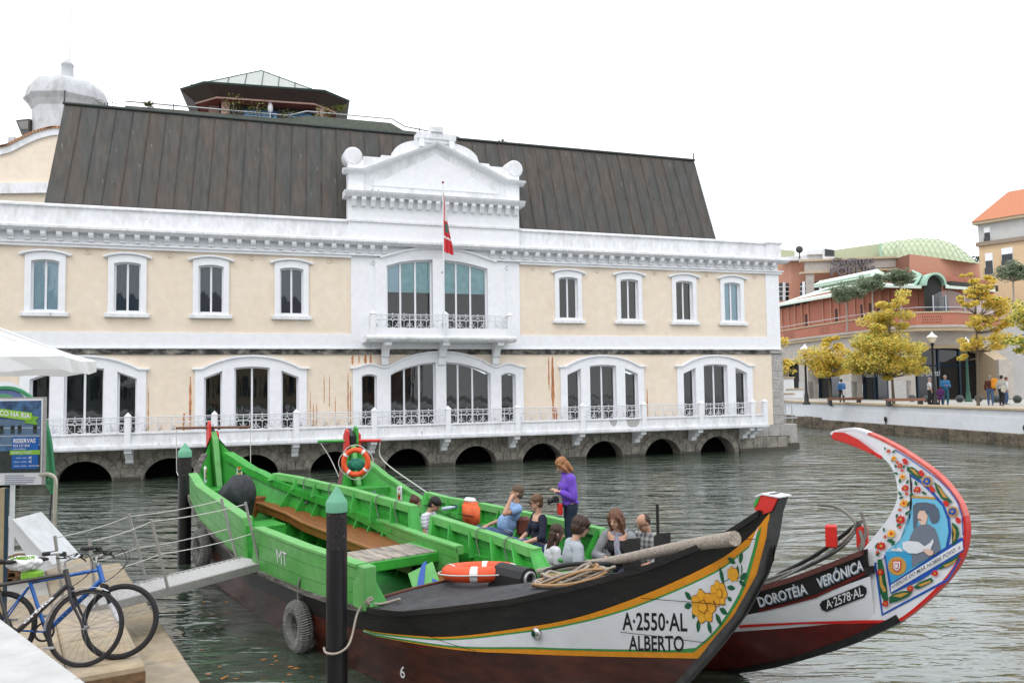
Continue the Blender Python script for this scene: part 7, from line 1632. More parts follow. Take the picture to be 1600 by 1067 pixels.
ART = [('BLUE',1,[(12.798,1.465),(12.816,1.478),(12.866,1.034),(13.462,1.449),(13.583,1.648),(13.588,1.635),(13.473,1.434),(12.852,1.009)]),('BLUE',2,[(12.901,1.556),(12.947,1.227),(13.618,1.802),(13.616,1.705),(13.438,1.554),(13.226,1.39),(12.952,1.224),(12.896,1.548)]),('BLUE',2,[(13.173,2.297),(13.277,2.242),(13.378,2.159),(13.461,2.07),(13.513,1.952),(13.519,1.843),(13.488,1.701),(13.471,1.712),(13.498,1.84),(13.492,1.943),(13.443,2.054),(13.362,2.141),(13.269,2.22),(13.169,2.276)]),('BLUE',2,[(12.904,1.561),(12.93,1.554),(12.959,1.324),(13.604,1.814),(13.62,1.796),(12.947,1.223)]),('SKYB',3,[(13.184,2.09),(13.39,2.102),(13.453,2.049),(13.491,1.942),(13.498,1.84),(13.467,1.711),(12.959,1.317),(12.913,1.58),(13.063,1.713),(13.156,1.892),(13.19,2.04)]),('SEAB',4,[(12.917,1.584),(13.175,1.625),(13.178,1.502),(12.959,1.324)]),('OCH',4,[(13.185,2.108),(13.393,2.116),(13.401,2.097),(13.184,2.088)]),('HWHITE',3,[(12.958,1.302),(13.61,1.785),(13.614,1.714),(12.955,1.236)]),('FIGD',5,[(13.195,2.019),(13.231,2.052),(13.315,2.065),(13.388,2.055),(13.423,2.017),(13.43,1.955),(13.411,1.911),(13.366,1.888),(13.345,1.917),(13.333,1.986),(13.297,2.002),(13.254,1.983),(13.238,1.945),(13.223,1.844),(13.191,1.825)]),('FIGG',5,[(13.231,1.852),(13.277,1.877),(13.336,1.88),(13.386,1.852),(13.412,1.772),(13.427,1.691),(13.4,1.656),(13.37,1.633),(13.309,1.595),(13.166,1.493),(13.167,1.621),(13.123,1.657),(13.166,1.764),(13.199,1.826)]),('FSKIN',6,[(13.238,1.953),(13.259,1.988),(13.304,1.993),(13.329,1.978),(13.324,1.928),(13.304,1.876),(13.269,1.867),(13.247,1.89),(13.236,1.917)]),('LET',7,[(13.241,1.917),(13.269,1.915),(13.269,1.907),(13.242,1.908)]),('FIGD',7,[(13.304,1.993),(13.329,1.996),(13.331,1.957),(13.319,1.967)]),('HWHITE',7,[(13.089,1.695),(13.148,1.716),(13.24,1.721),(13.291,1.691),(13.345,1.734),(13.368,1.768),(13.371,1.738),(13.342,1.678),(13.367,1.647),(13.326,1.636),(13.282,1.651),(13.221,1.619),(13.144,1.61),(13.091,1.638)]),('FSKIN',8,[(13.275,1.667),(13.328,1.678),(13.368,1.665),(13.362,1.632),(13.325,1.619),(13.289,1.641)]),('OCH',5,[(13.114,1.495),(13.11,1.474),(13.101,1.453),(13.087,1.434),(13.068,1.418),(13.047,1.406),(13.024,1.399),(13.002,1.398),(12.981,1.402),(12.963,1.412),(12.949,1.426),(12.941,1.444),(12.939,1.464),(12.943,1.486),(12.953,1.507),(12.968,1.526),(12.987,1.542),(13.008,1.554),(13.031,1.56),(13.054,1.561),(13.074,1.557),(13.091,1.547),(13.104,1.533),(13.112,1.515)]),('RED',6,[(12.989,1.523),(13.07,1.536),(13.067,1.467),(13.042,1.435),(13.025,1.428),(13.009,1.43),(12.986,1.453)]),('HWHITE',7,[(12.997,1.514),(13.061,1.525),(13.059,1.47),(13.039,1.445),(13.026,1.438),(13.013,1.44),(12.995,1.458)]),('RED',8,[(13.008,1.501),(13.049,1.508),(13.047,1.473),(13.035,1.458),(13.027,1.454),(13.019,1.455),(13.007,1.466)]),('HWHITE',9,[(13.014,1.495),(13.043,1.5),(13.042,1.475),(13.033,1.464),(13.027,1.461),(13.021,1.462),(13.013,1.47)]),('HWHITE',5,[(12.971,1.601),(12.996,1.63),(13.027,1.621),(13.052,1.646),(13.075,1.635),(13.085,1.614)]),('LEAF_P',4,[(12.836,1.501),(12.878,1.516),(12.899,1.431),(12.894,1.312),(12.923,1.23),(12.928,1.165),(12.887,1.142),(12.849,1.215),(12.839,1.361)]),('LEAF_P',4,[(12.937,1.189),(12.971,1.225),(13.068,1.273),(13.161,1.292),(13.128,1.243),(13.048,1.19),(12.935,1.137)]),('LEAF_P',4,[(13.162,1.321),(13.225,1.376),(13.332,1.438),(13.353,1.414),(13.285,1.366),(13.208,1.315)]),('LEAF_P',4,[(13.394,1.519),(13.439,1.568),(13.527,1.625),(13.584,1.675),(13.568,1.625),(13.496,1.571),(13.423,1.524)]),('LEAF_P',4,[(13.152,2.351),(13.206,2.355),(13.251,2.325),(13.286,2.264),(13.248,2.254),(13.203,2.286),(13.151,2.317)]),('LEAF_P',4,[(13.389,2.245),(13.438,2.214),(13.479,2.156),(13.547,2.087),(13.504,2.082),(13.448,2.111),(13.414,2.163)]),('LEAF_P',4,[(13.533,1.927),(13.58,1.892),(13.589,1.839),(13.561,1.767),(13.524,1.734),(13.555,1.807),(13.537,1.873)]),('OCH',5,[(12.849,1.422),(12.873,1.396),(12.878,1.309),(12.915,1.243),(12.89,1.223),(12.856,1.275)]),('OCH',5,[(12.97,1.21),(13.067,1.256),(13.129,1.268),(13.049,1.212)]),('OCH',5,[(13.209,1.351),(13.331,1.417),(13.323,1.394),(13.239,1.343)]),('OCH',5,[(13.438,1.554),(13.526,1.604),(13.562,1.637),(13.539,1.599),(13.467,1.548)]),('OCH',5,[(13.175,2.344),(13.228,2.331),(13.264,2.276),(13.219,2.301)]),('OCH',5,[(13.413,2.226),(13.452,2.188),(13.506,2.117),(13.463,2.126)]),('OCH',5,[(13.528,1.913),(13.562,1.863),(13.555,1.793),(13.535,1.763),(13.547,1.833)]),('RED',6,[(12.932,1.639),(12.91,1.626),(12.916,1.606),(12.893,1.609),(12.881,1.587),(12.87,1.605),(12.846,1.594),(12.855,1.617),(12.833,1.624),(12.856,1.638),(12.849,1.658),(12.873,1.655),(12.885,1.676),(12.895,1.658),(12.919,1.668),(12.911,1.646)]),('OCH',7,[(12.898,1.634),(12.895,1.626),(12.887,1.62),(12.878,1.618),(12.871,1.622),(12.868,1.629),(12.871,1.638),(12.879,1.644),(12.888,1.645),(12.895,1.641)]),('RED',6,[(13.128,1.896),(13.107,1.883),(13.113,1.863),(13.091,1.867),(13.079,1.846),(13.069,1.864),(13.046,1.854),(13.054,1.876),(13.034,1.884),(13.055,1.896),(13.049,1.917),(13.071,1.913),(13.083,1.934),(13.093,1.915),(13.116,1.925),(13.108,1.903)]),('OCH',7,[(13.095,1.892),(13.092,1.884),(13.085,1.878),(13.076,1.877),(13.069,1.881),(13.067,1.888),(13.07,1.896),(13.077,1.902),(13.086,1.903),(13.093,1.899)]),('RED',6,[(13.171,2.17),(13.154,2.161),(13.159,2.145),(13.141,2.148),(13.132,2.132),(13.124,2.147),(13.106,2.139),(13.112,2.157),(13.096,2.163),(13.113,2.173),(13.108,2.189),(13.126,2.185),(13.135,2.202),(13.143,2.187),(13.161,2.194),(13.155,2.177)]),('OCH',7,[(13.145,2.168),(13.142,2.161),(13.137,2.157),(13.13,2.156),(13.124,2.16),(13.122,2.166),(13.125,2.172),(13.131,2.176),(13.137,2.177),(13.143,2.174)]),('RED',6,[(13.121,2.359),(13.109,2.352),(13.112,2.339),(13.099,2.342),(13.092,2.33),(13.086,2.341),(13.072,2.336),(13.077,2.349),(13.065,2.354),(13.078,2.361),(13.074,2.374),(13.087,2.371),(13.094,2.383),(13.1,2.372),(13.114,2.377),(13.109,2.364)]),('OCH',7,[(13.102,2.357),(13.1,2.352),(13.095,2.349),(13.09,2.349),(13.086,2.351),(13.085,2.356),(13.086,2.361),(13.091,2.364),(13.096,2.364),(13.1,2.362)]),('RED',6,[(13.011,2.479),(13.001,2.473),(13.004,2.464),(12.993,2.466),(12.987,2.457),(12.983,2.466),(12.972,2.462),(12.976,2.472),(12.966,2.476),(12.976,2.481),(12.973,2.491),(12.984,2.489),(12.989,2.498),(12.994,2.489),(13.005,2.493),(13.001,2.483)]),('OCH',7,[(12.995,2.478),(12.994,2.474),(12.99,2.472),(12.986,2.471),(12.983,2.473),(12.982,2.477),(12.983,2.481),(12.986,2.483),(12.991,2.484),(12.994,2.481)]),('RED',6,[(13.282,2.168),(13.265,2.158),(13.27,2.142),(13.252,2.146),(13.242,2.129),(13.234,2.144),(13.216,2.136),(13.222,2.154),(13.206,2.161),(13.223,2.171),(13.218,2.187),(13.236,2.184),(13.245,2.2),(13.253,2.185),(13.272,2.192),(13.265,2.175)]),('OCH',7,[(13.255,2.166),(13.253,2.159),(13.247,2.155),(13.24,2.154),(13.234,2.157),(13.232,2.163),(13.235,2.17),(13.241,2.174),(13.248,2.175),(13.253,2.172)]),('RED',6,[(12.901,1.405),(12.885,1.394),(12.89,1.38),(12.872,1.381),(12.864,1.365),(12.856,1.378),(12.838,1.37),(12.844,1.387),(12.828,1.391),(12.845,1.402),(12.84,1.417),(12.857,1.415),(12.866,1.431),(12.874,1.418),(12.891,1.426),(12.885,1.409)]),('OCH',7,[(12.876,1.4),(12.873,1.394),(12.868,1.389),(12.861,1.388),(12.856,1.391),(12.854,1.396),(12.856,1.402),(12.862,1.407),(12.869,1.408),(12.874,1.405)]),('RED',6,[(12.938,1.138),(12.922,1.127),(12.927,1.113),(12.91,1.114),(12.901,1.098),(12.894,1.11),(12.876,1.102),(12.882,1.119),(12.866,1.123),(12.883,1.134),(12.878,1.148),(12.895,1.147),(12.904,1.163),(12.912,1.15),(12.929,1.159),(12.923,1.142)]),('OCH',7,[(12.913,1.133),(12.911,1.126),(12.905,1.122),(12.899,1.12),(12.894,1.123),(12.892,1.128),(12.894,1.134),(12.9,1.139),(12.906,1.14),(12.912,1.138)]),('RED',6,[(13.177,1.317),(13.162,1.306),(13.166,1.292),(13.15,1.294),(13.142,1.278),(13.135,1.291),(13.118,1.283),(13.124,1.299),(13.109,1.303),(13.125,1.313),(13.12,1.328),(13.136,1.326),(13.145,1.342),(13.152,1.329),(13.168,1.337),(13.163,1.321)]),('OCH',7,[(13.154,1.312),(13.151,1.306),(13.146,1.301),(13.14,1.3),(13.135,1.303),(13.133,1.308),(13.135,1.314),(13.141,1.318),(13.147,1.32),(13.152,1.317)]),('RED',6,[(13.402,1.486),(13.388,1.476),(13.392,1.462),(13.377,1.464),(13.369,1.449),(13.362,1.461),(13.346,1.454),(13.352,1.469),(13.338,1.474),(13.353,1.484),(13.348,1.498),(13.364,1.496),(13.372,1.511),(13.378,1.498),(13.394,1.506),(13.388,1.49)]),('OCH',7,[(13.38,1.482),(13.378,1.476),(13.373,1.472),(13.367,1.471),(13.362,1.473),(13.361,1.478),(13.363,1.484),(13.368,1.488),(13.374,1.489),(13.378,1.487)]),('FYEL',6,[(13.03,1.762),(13.01,1.75),(13.016,1.731),(12.995,1.734),(12.984,1.715),(12.974,1.731),(12.952,1.722),(12.96,1.743),(12.94,1.749),(12.961,1.762),(12.954,1.78),(12.976,1.777),(12.987,1.797),(12.997,1.78),(13.018,1.789),(13.011,1.769)]),('RED',7,[(12.999,1.758),(12.996,1.75),(12.989,1.745),(12.981,1.743),(12.974,1.747),(12.972,1.754),(12.975,1.762),(12.982,1.767),(12.99,1.768),(12.996,1.765)]),('FYEL',6,[(13.158,2.039),(13.138,2.028),(13.144,2.01),(13.124,2.014),(13.114,1.995),(13.105,2.012),(13.084,2.003),(13.092,2.023),(13.073,2.03),(13.092,2.041),(13.087,2.059),(13.107,2.055),(13.117,2.074),(13.126,2.057),(13.146,2.066),(13.139,2.046)]),('RED',7,[(13.128,2.036),(13.125,2.029),(13.119,2.024),(13.111,2.023),(13.105,2.026),(13.103,2.033),(13.106,2.04),(13.112,2.045),(13.12,2.046),(13.126,2.043)]),('FYEL',6,[(13.144,2.266),(13.13,2.258),(13.134,2.245),(13.119,2.248),(13.111,2.234),(13.105,2.247),(13.09,2.241),(13.095,2.255),(13.081,2.261),(13.096,2.269),(13.091,2.282),(13.106,2.279),(13.114,2.293),(13.121,2.28),(13.136,2.286),(13.13,2.272)]),('RED',7,[(13.122,2.264),(13.12,2.259),(13.115,2.255),(13.109,2.255),(13.105,2.258),(13.103,2.263),(13.105,2.268),(13.11,2.272),(13.116,2.272),(13.121,2.269)]),('FYEL',6,[(13.066,2.42),(13.053,2.414),(13.057,2.401),(13.043,2.404),(13.036,2.392),(13.03,2.403),(13.016,2.398),(13.021,2.411),(13.008,2.417),(13.021,2.424),(13.018,2.436),(13.031,2.433),(13.038,2.445),(13.044,2.434),(13.058,2.439),(13.053,2.426)]),('RED',7,[(13.046,2.419),(13.044,2.414),(13.04,2.411),(13.034,2.411),(13.03,2.413),(13.029,2.418),(13.03,2.423),(13.035,2.426),(13.04,2.426),(13.044,2.424)]),('RED',6,[(13.083,1.825),(13.08,1.816),(13.072,1.809),(13.062,1.808),(13.054,1.812),(13.052,1.82),(13.055,1.829),(13.063,1.836),(13.073,1.837),(13.081,1.833)]),('OCH',7,[(13.074,1.823),(13.072,1.82),(13.069,1.817),(13.065,1.817),(13.062,1.818),(13.061,1.822),(13.062,1.825),(13.066,1.828),(13.07,1.828),(13.073,1.827)]),('RED',6,[(12.94,1.721),(12.937,1.712),(12.929,1.706),(12.918,1.704),(12.91,1.708),(12.908,1.717),(12.911,1.726),(12.92,1.732),(12.93,1.734),(12.938,1.73)]),('OCH',7,[(12.931,1.72),(12.929,1.716),(12.926,1.714),(12.922,1.713),(12.919,1.715),(12.918,1.718),(12.919,1.722),(12.922,1.724),(12.926,1.725),(12.929,1.723)]),('RED',6,[(13.089,1.974),(13.086,1.965),(13.078,1.958),(13.068,1.957),(13.061,1.962),(13.058,1.97),(13.061,1.979),(13.069,1.985),(13.079,1.986),(13.087,1.982)]),('OCH',7,[(13.08,1.972),(13.079,1.969),(13.075,1.966),(13.072,1.966),(13.068,1.968),(13.067,1.971),(13.069,1.974),(13.072,1.977),(13.076,1.977),(13.079,1.976)]),('RED',6,[(13.158,2.12),(13.155,2.111),(13.147,2.105),(13.137,2.104),(13.129,2.109),(13.127,2.117),(13.13,2.126),(13.138,2.132),(13.148,2.133),(13.155,2.128)]),('OCH',7,[(13.149,2.119),(13.147,2.116),(13.144,2.113),(13.14,2.113),(13.137,2.114),(13.136,2.118),(13.137,2.121),(13.141,2.124),(13.145,2.124),(13.148,2.122)]),('RED',6,[(13.124,2.318),(13.121,2.309),(13.113,2.303),(13.103,2.303),(13.096,2.307),(13.093,2.316),(13.096,2.325),(13.104,2.33),(13.114,2.331),(13.122,2.327)]),('OCH',7,[(13.115,2.317),(13.114,2.314),(13.11,2.312),(13.107,2.311),(13.104,2.313),(13.102,2.316),(13.104,2.32),(13.107,2.322),(13.111,2.323),(13.114,2.321)]),('RED',6,[(12.859,1.572),(12.856,1.562),(12.847,1.556),(12.837,1.554),(12.829,1.558),(12.826,1.566),(12.829,1.576),(12.838,1.582),(12.848,1.584),(12.856,1.58)]),('OCH',7,[(12.849,1.57),(12.848,1.566),(12.844,1.564),(12.84,1.563),(12.837,1.565),(12.836,1.568),(12.837,1.572),(12.841,1.574),(12.845,1.575),(12.848,1.573)]),('RED',6,[(13.083,2.385),(13.08,2.376),(13.072,2.37),(13.062,2.37),(13.054,2.374),(13.052,2.383),(13.055,2.392),(13.063,2.398),(13.073,2.398),(13.081,2.393)]),('OCH',7,[(13.074,2.384),(13.072,2.381),(13.069,2.379),(13.065,2.378),(13.062,2.38),(13.061,2.384),(13.063,2.387),(13.066,2.389),(13.07,2.39),(13.073,2.388)]),('OCH',6,[(13.382,2.248),(13.377,2.231),(13.366,2.215),(13.351,2.204),(13.332,2.199),(13.314,2.2),(13.299,2.209),(13.289,2.223),(13.286,2.24),(13.291,2.258),(13.302,2.273),(13.318,2.285),(13.336,2.29),(13.354,2.288),(13.369,2.279),(13.379,2.265)]),('BLUE',7,[(13.373,2.248),(13.359,2.236),(13.36,2.221),(13.344,2.221),(13.333,2.207),(13.323,2.219),(13.306,2.215),(13.309,2.232),(13.295,2.241),(13.31,2.252),(13.308,2.268),(13.325,2.267),(13.336,2.281),(13.346,2.269),(13.363,2.273),(13.36,2.256)]),('OCH',8,[(13.346,2.245),(13.344,2.238),(13.337,2.234),(13.33,2.233),(13.324,2.237),(13.322,2.243),(13.325,2.25),(13.331,2.255),(13.338,2.255),(13.344,2.252)]),('OCH',6,[(13.588,2.02),(13.584,2.003),(13.574,1.988),(13.559,1.976),(13.542,1.971),(13.524,1.972),(13.51,1.98),(13.501,1.993),(13.498,2.01),(13.502,2.027),(13.513,2.043),(13.528,2.054),(13.546,2.059),(13.563,2.058),(13.577,2.05),(13.586,2.037)]),('BLUE',7,[(13.58,2.019),(13.567,2.008),(13.568,1.993),(13.552,1.993),(13.542,1.979),(13.533,1.991),(13.516,1.986),(13.519,2.003),(13.507,2.011),(13.52,2.022),(13.519,2.037),(13.535,2.037),(13.545,2.051),(13.554,2.039),(13.571,2.044),(13.568,2.028)]),('OCH',8,[(13.555,2.016),(13.552,2.01),(13.547,2.005),(13.54,2.004),(13.534,2.007),(13.532,2.014),(13.535,2.02),(13.541,2.025),(13.548,2.026),(13.553,2.023)]),('LEAF_P',5,[(12.934,1.679),(12.959,1.676),(12.986,1.692),(13.004,1.709),(12.98,1.709),(12.951,1.7)]),('LEAF_P',5,[(12.824,1.596),(12.847,1.611),(12.853,1.635),(12.85,1.655),(12.832,1.639),(12.816,1.617)]),('LEAF_P',5,[(12.821,1.536),(12.844,1.537),(12.861,1.555),(12.87,1.573),(12.85,1.569),(12.828,1.557)]),('LEAF_P',5,[(12.958,1.676),(12.978,1.667),(13.003,1.677),(13.022,1.691),(13.002,1.695),(12.976,1.693)]),('LEAF_P',5,[(13.119,1.931),(13.142,1.937),(13.157,1.958),(13.164,1.978),(13.144,1.969),(13.123,1.953)]),('LEAF_P',5,[(13.036,1.818),(13.058,1.823),(13.072,1.843),(13.077,1.861),(13.058,1.854),(13.038,1.839)]),('LEAF_P',5,[(13.138,2.012),(13.161,2.021),(13.174,2.042),(13.178,2.062),(13.159,2.052),(13.139,2.034)]),('LEAF_P',5,[(13.07,2.07),(13.088,2.066),(13.104,2.078),(13.114,2.092),(13.098,2.093),(13.079,2.087)]),('LEAF_P',5,[(13.095,2.095),(13.096,2.114),(13.08,2.128),(13.063,2.134),(13.065,2.116),(13.075,2.098)]),('LEAF_P',5,[(13.083,2.203),(13.096,2.218),(13.093,2.236),(13.084,2.249),(13.075,2.234),(13.071,2.215)]),('LEAF_P',5,[(13.146,2.201),(13.163,2.212),(13.168,2.23),(13.166,2.246),(13.152,2.235),(13.14,2.218)]),('LEAF_P',5,[(13.071,2.282),(13.063,2.297),(13.043,2.298),(13.027,2.293),(13.037,2.282),(13.053,2.274)]),('LEAF_P',5,[(13.116,2.336),(13.132,2.341),(13.138,2.356),(13.138,2.369),(13.125,2.362),(13.114,2.351)]),('LEAF_P',5,[(13.057,2.332),(13.063,2.348),(13.053,2.361),(13.04,2.368),(13.038,2.354),(13.042,2.338)]),('LEAF_P',5,[(13.004,2.394),(13.018,2.387),(13.033,2.394),(13.044,2.404),(13.031,2.408),(13.014,2.407)]),('LEAF_P',5,[(13.023,2.462),(13.039,2.464),(13.049,2.477),(13.052,2.49),(13.038,2.486),(13.024,2.477)]),('LEAF_P',5,[(12.96,2.488),(12.965,2.5),(12.957,2.509),(12.947,2.514),(12.945,2.503),(12.947,2.491)]),('LEAF_P',5,[(13.204,2.128),(13.186,2.13),(13.171,2.116),(13.164,2.101),(13.181,2.102),(13.199,2.109)]),('LEAF_P',5,[(13.238,2.195),(13.246,2.214),(13.237,2.23),(13.223,2.24),(13.218,2.223),(13.22,2.203)]),('LEAF_P',5,[(13.281,2.15),(13.288,2.132),(13.308,2.128),(13.326,2.13),(13.317,2.145),(13.301,2.156)]),('LEAF_P',5,[(13.049,1.937),(13.032,1.924),(13.031,1.904),(13.035,1.889),(13.048,1.903),(13.057,1.921)]),('LEAF_P',5,[(13.014,1.684),(12.995,1.681),(12.983,1.665),(12.977,1.649),(12.994,1.654),(13.011,1.666)]),('LEAF_P',5,[(12.913,1.757),(12.924,1.772),(12.921,1.79),(12.913,1.802),(12.905,1.787),(12.901,1.769)]),('RED',5,[(13.111,2.415),(13.146,2.426),(13.172,2.39),(13.15,2.368),(13.125,2.378)]),('RED',5,[(13.257,2.324),(13.29,2.336),(13.316,2.301),(13.294,2.279),(13.27,2.288)]),('RED',5,[(13.345,2.197),(13.378,2.209),(13.403,2.175),(13.382,2.153),(13.359,2.162)]),('RED',5,[(13.462,2.09),(13.494,2.102),(13.518,2.069),(13.497,2.047),(13.475,2.055)]),('RED',5,[(13.558,1.963),(13.589,1.976),(13.613,1.943),(13.592,1.921),(13.571,1.929)]),('BLUE',3,[(13.048,2.496),(13.179,2.428),(13.326,2.338),(13.44,2.263),(13.523,2.188),(13.589,2.098),(13.619,1.993),(13.622,1.83),(13.613,1.825),(13.611,1.988),(13.581,2.093),(13.514,2.183),(13.432,2.258),(13.317,2.333),(13.169,2.423),(13.039,2.491)]),('HBLACK',3,[(12.818,1.461),(12.97,1.59),(13.063,1.713),(13.139,1.847),(13.174,1.966),(13.172,2.096),(13.188,2.212),(13.173,2.297),(13.178,2.295),(13.193,2.21),(13.177,2.093),(13.179,1.964),(13.143,1.844),(13.067,1.711),(12.975,1.587),(12.823,1.459)]),('LET',2,[(12.33,1.05),(12.3,1.01),(12.31,0.96),(12.35,0.95),(12.71,1.15),(12.74,1.2),(12.74,1.24),(12.7,1.26)]),('HRED',2,[(11.73,0.87),(11.99,0.97),(12.28,1.1),(12.5,1.24),(12.78,1.41),(12.78,1.38),(12.5,1.21),(12.28,1.07),(11.98,0.94),(11.73,0.84)]),('RED',2,[(11.48,0.66),(11.6,0.69),(12.09,0.8),(12.54,0.9),(12.93,0.99),(12.9,0.96),(12.54,0.87),(12.09,0.78),(11.6,0.66),(11.48,0.63)]),('BLK',10,[(12.75,1.43),(12.82,1.45),(12.82,1.38),(12.76,1.36)])]
# painted prow: each colour laid over the last like paint
_by = {}
for mname, lay, poly in ART: _by.setdefault((mname, lay), []).append(poly)
_M = dict(BLUE=M_BLUE, SKYB=M_SKYB, SEAB=M_SEAB, OCH=M_OCH, HWHITE=M_HWHITE, FIGD=M_FIGD, FIGG=M_FIGG, FSKIN=M_FSKIN, LET=M_LET, RED=M_RED, LEAF_P=M_LEAF_P, FYEL=M_FYEL, HBLACK=M_HBLACK, HRED=M_HRED, BLK=M_BLK)
_N = dict(BLUE='painted_border', SKYB='painted_sky', SEAB='painted_sea', OCH='painted_gold', HWHITE='painted_white', FIGD='painted_hat', FIGG='painted_coat', FSKIN='painted_face', LET='painted_black', RED='painted_red_flowers', LEAF_P='painted_leaves', FYEL='painted_yellow_flowers', HBLACK='painted_line', HRED='painted_stripe', BLK='fitting')
for (mname, lay), polys in _by.items():
    decal_obj(_N[mname], bv2, polys, _M[mname], lay, B2, maxl=.06)['kind'] = 'stuff'

decal_obj('painted_bottom', bv2, [[(11.2, .12), (11.79, .34), (12.4, .65), (12.75, .86), (12.93, .975), (12.47, .86), (11.9, .70), (11.25, .53)]], M_HRED, 1, B2)
M_LETS = mat('blue grey letter shade', (.22, .30, .40), .5, 0, 3)
for txt, sz, a, b, bo in (('DOROTÉIA', .125, (11.76, .90), (12.22, 1.105), .012), ('VERÓNICA', .125, (12.32, 1.165), (12.735, 1.40), .012)):
    glyph_obj('lettering_shade', bv2, text_polys(txt, sz, a[0]+.006, a[1]-.008, b[0]+.006, b[1]-.008, bold=.03), M_LETS, 3, B2)
    glyph_obj('lettering', bv2, text_polys(txt, sz, a[0], a[1], b[0], b[1], bold=bo), M_LETW, 4, B2)
glyph_obj('lettering', bv2, text_polys('A·2578·AL', .085, 12.36, .975, 12.71, 1.165, bold=.01), M_LETW, 4, B2)
glyph_obj('lettering', bv2, text_polys('«HEROIS DO MAR NOBRE POVO  »', .032, 12.975, 1.275, 13.60, 1.722, bold=.01), M_LET, 9, B2)['kind'] = 'stuff'
decal_obj('tip_red_patch', bv2, [[(12.425, 2.60), (12.45, 2.625), (12.56, 2.625), (12.70, 2.57), (12.86, 2.47), (12.83, 2.445), (12.6, 2.525), (12.42, 2.575)]], M_RED, 12, B2)
# ================================================================== near landing (left), gangway, piles, sign, parasol, bicycles
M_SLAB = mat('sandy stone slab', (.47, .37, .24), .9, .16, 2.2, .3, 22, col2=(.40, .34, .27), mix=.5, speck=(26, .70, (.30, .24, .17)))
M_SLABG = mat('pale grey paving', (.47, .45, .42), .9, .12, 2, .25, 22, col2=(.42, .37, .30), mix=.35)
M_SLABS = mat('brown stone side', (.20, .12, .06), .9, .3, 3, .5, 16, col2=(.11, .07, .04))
M_WPAR = mat('white painted rough parapet', (.50, .50, .49), .9, .12, 2, .9, 14, col2=(.42, .42, .40), mix=.35, speck=(9, .68, (.38, .38, .36)))
e1 = Vector((-.525, .851, 0)); n1 = Vector((-.851, -.525, 0)); P0 = Vector((-3.38, 7.61, 0))     # along the edge (away), and inland
LD = thing('stone_landing', 'stepped stone landing at the canal\'s near left edge where the bicycles lean', 'landing', (P0.x, P0.y, 0), math.atan2(e1.y, e1.x))
LD['kind'] = 'structure'; del LD['category'], LD['label']
def slab(x0, x1, y0, y1, z0, z1, m_, name='stone_slab', b=.02): MB().bbox(x0, x1, y0, y1, z0, z1, b).build(name, m_, LD)
q = random.Random(6)                                             # local x away along the edge, local y inland
for k in range(5): slab(k*1.16+.004, (k+1)*1.16-.004, 0, .62, .30, .62+q.uniform(-.003, .003), M_SLAB)
for r0 in range(6):
    for k in range(6):
        x0 = k*1.16-.6*(r0 % 2)-.5*r0; slab(x0+.004, x0+1.15, .625+r0*1.0, .62+(r0+1)*1.0-.004, .30, .617+q.uniform(-.003, .003), M_SLAB if (r0 == 0 and k < 3) else M_SLABG)
for k in range(7): slab(k*1.2-.9+.004, (k+1)*1.2-.9-.004, -.60, .02, -.1, .16+q.uniform(-.004, .004), M_SLAB)
for k in range(3): slab(7.4, 7.95, .02+k*1.2, 1.2+k*1.2, -.1, .16, M_SLAB)
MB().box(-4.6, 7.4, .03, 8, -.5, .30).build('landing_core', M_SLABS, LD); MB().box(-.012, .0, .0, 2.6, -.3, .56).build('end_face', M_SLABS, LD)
MB().box(-3, -.02, -.6, 5, -.5, .02).build('lower_ledge', M_STONEW, LD)
WP = thing('white_parapet', 'rough white painted parapet crossing the lower left corner', 'parapet', (0, 0, 0))
a, b = Vector((-2.02, 3.90, 0)), Vector((-3.32, 5.22, 0)); dd = (b-a).normalized(); nn = Vector((-dd.y, dd.x, 0)); nn = nn if nn.x < 0 else -nn
pts = [a-dd*1.2, b+dd*2.0, b+dd*2.0+nn*3, a-dd*1.2+nn*3]
MB().prism([(p.x, p.y) for p in pts], .0, 1.66, 'z').build('wall_body', M_WPAR, WP)
pts = [p-nn*.03 if i < 2 else p for i, p in enumerate(pts)]
MB().prism([(p.x, p.y) for p in pts], 1.66, 1.72, 'z').build('coping', M_WPAR, WP)

# black mooring piles with green cones
M_PILE = mat('black pile sleeve', (.013, .013, .015), .32, .2, 3, .06, 30, stretch=(1, 1, .3)); M_PILET = mat('worn black tar', (.020, .017, .017), .8, .5, 14, .5, 40, speck=(30, .66, (.12, .10, .10))); M_CONE = mat('sea green cone paint', (.13, .38, .24), .6, .08, 5)
def pile(label, loc, h, r0):
    t = thing('mooring_pile', label, 'mooring post', loc, 0, 'mooring piles with green cones')
    MB().lathe([(r0, -1.5), (r0, h-.62)], 24).build('sleeve', M_PILE, t); MB().lathe([(r0*.97, h-.62), (r0*.97, h-.24)], 24).build('shaft_top', M_PILET, t)
    MB().lathe([(r0*1.03, h-.25), (r0*1.03, h-.15), (r0*.98, h-.143), (.012, h)], 20).build('cone_cap', M_CONE, t); return t
pile('black mooring pile with green cone beside the near boat\'s stern', (-5.95, 14.92, 0), 2.15, .115)
D2_ = 8.35; x2 = (525.5-800)/1280*D2_*1.0
p2 = atd(526, 800, D2_); pile('big black mooring pile with green cone in front of the near boat', (p2.x, p2.y, 0), zat(526, 760, D2_), .105)
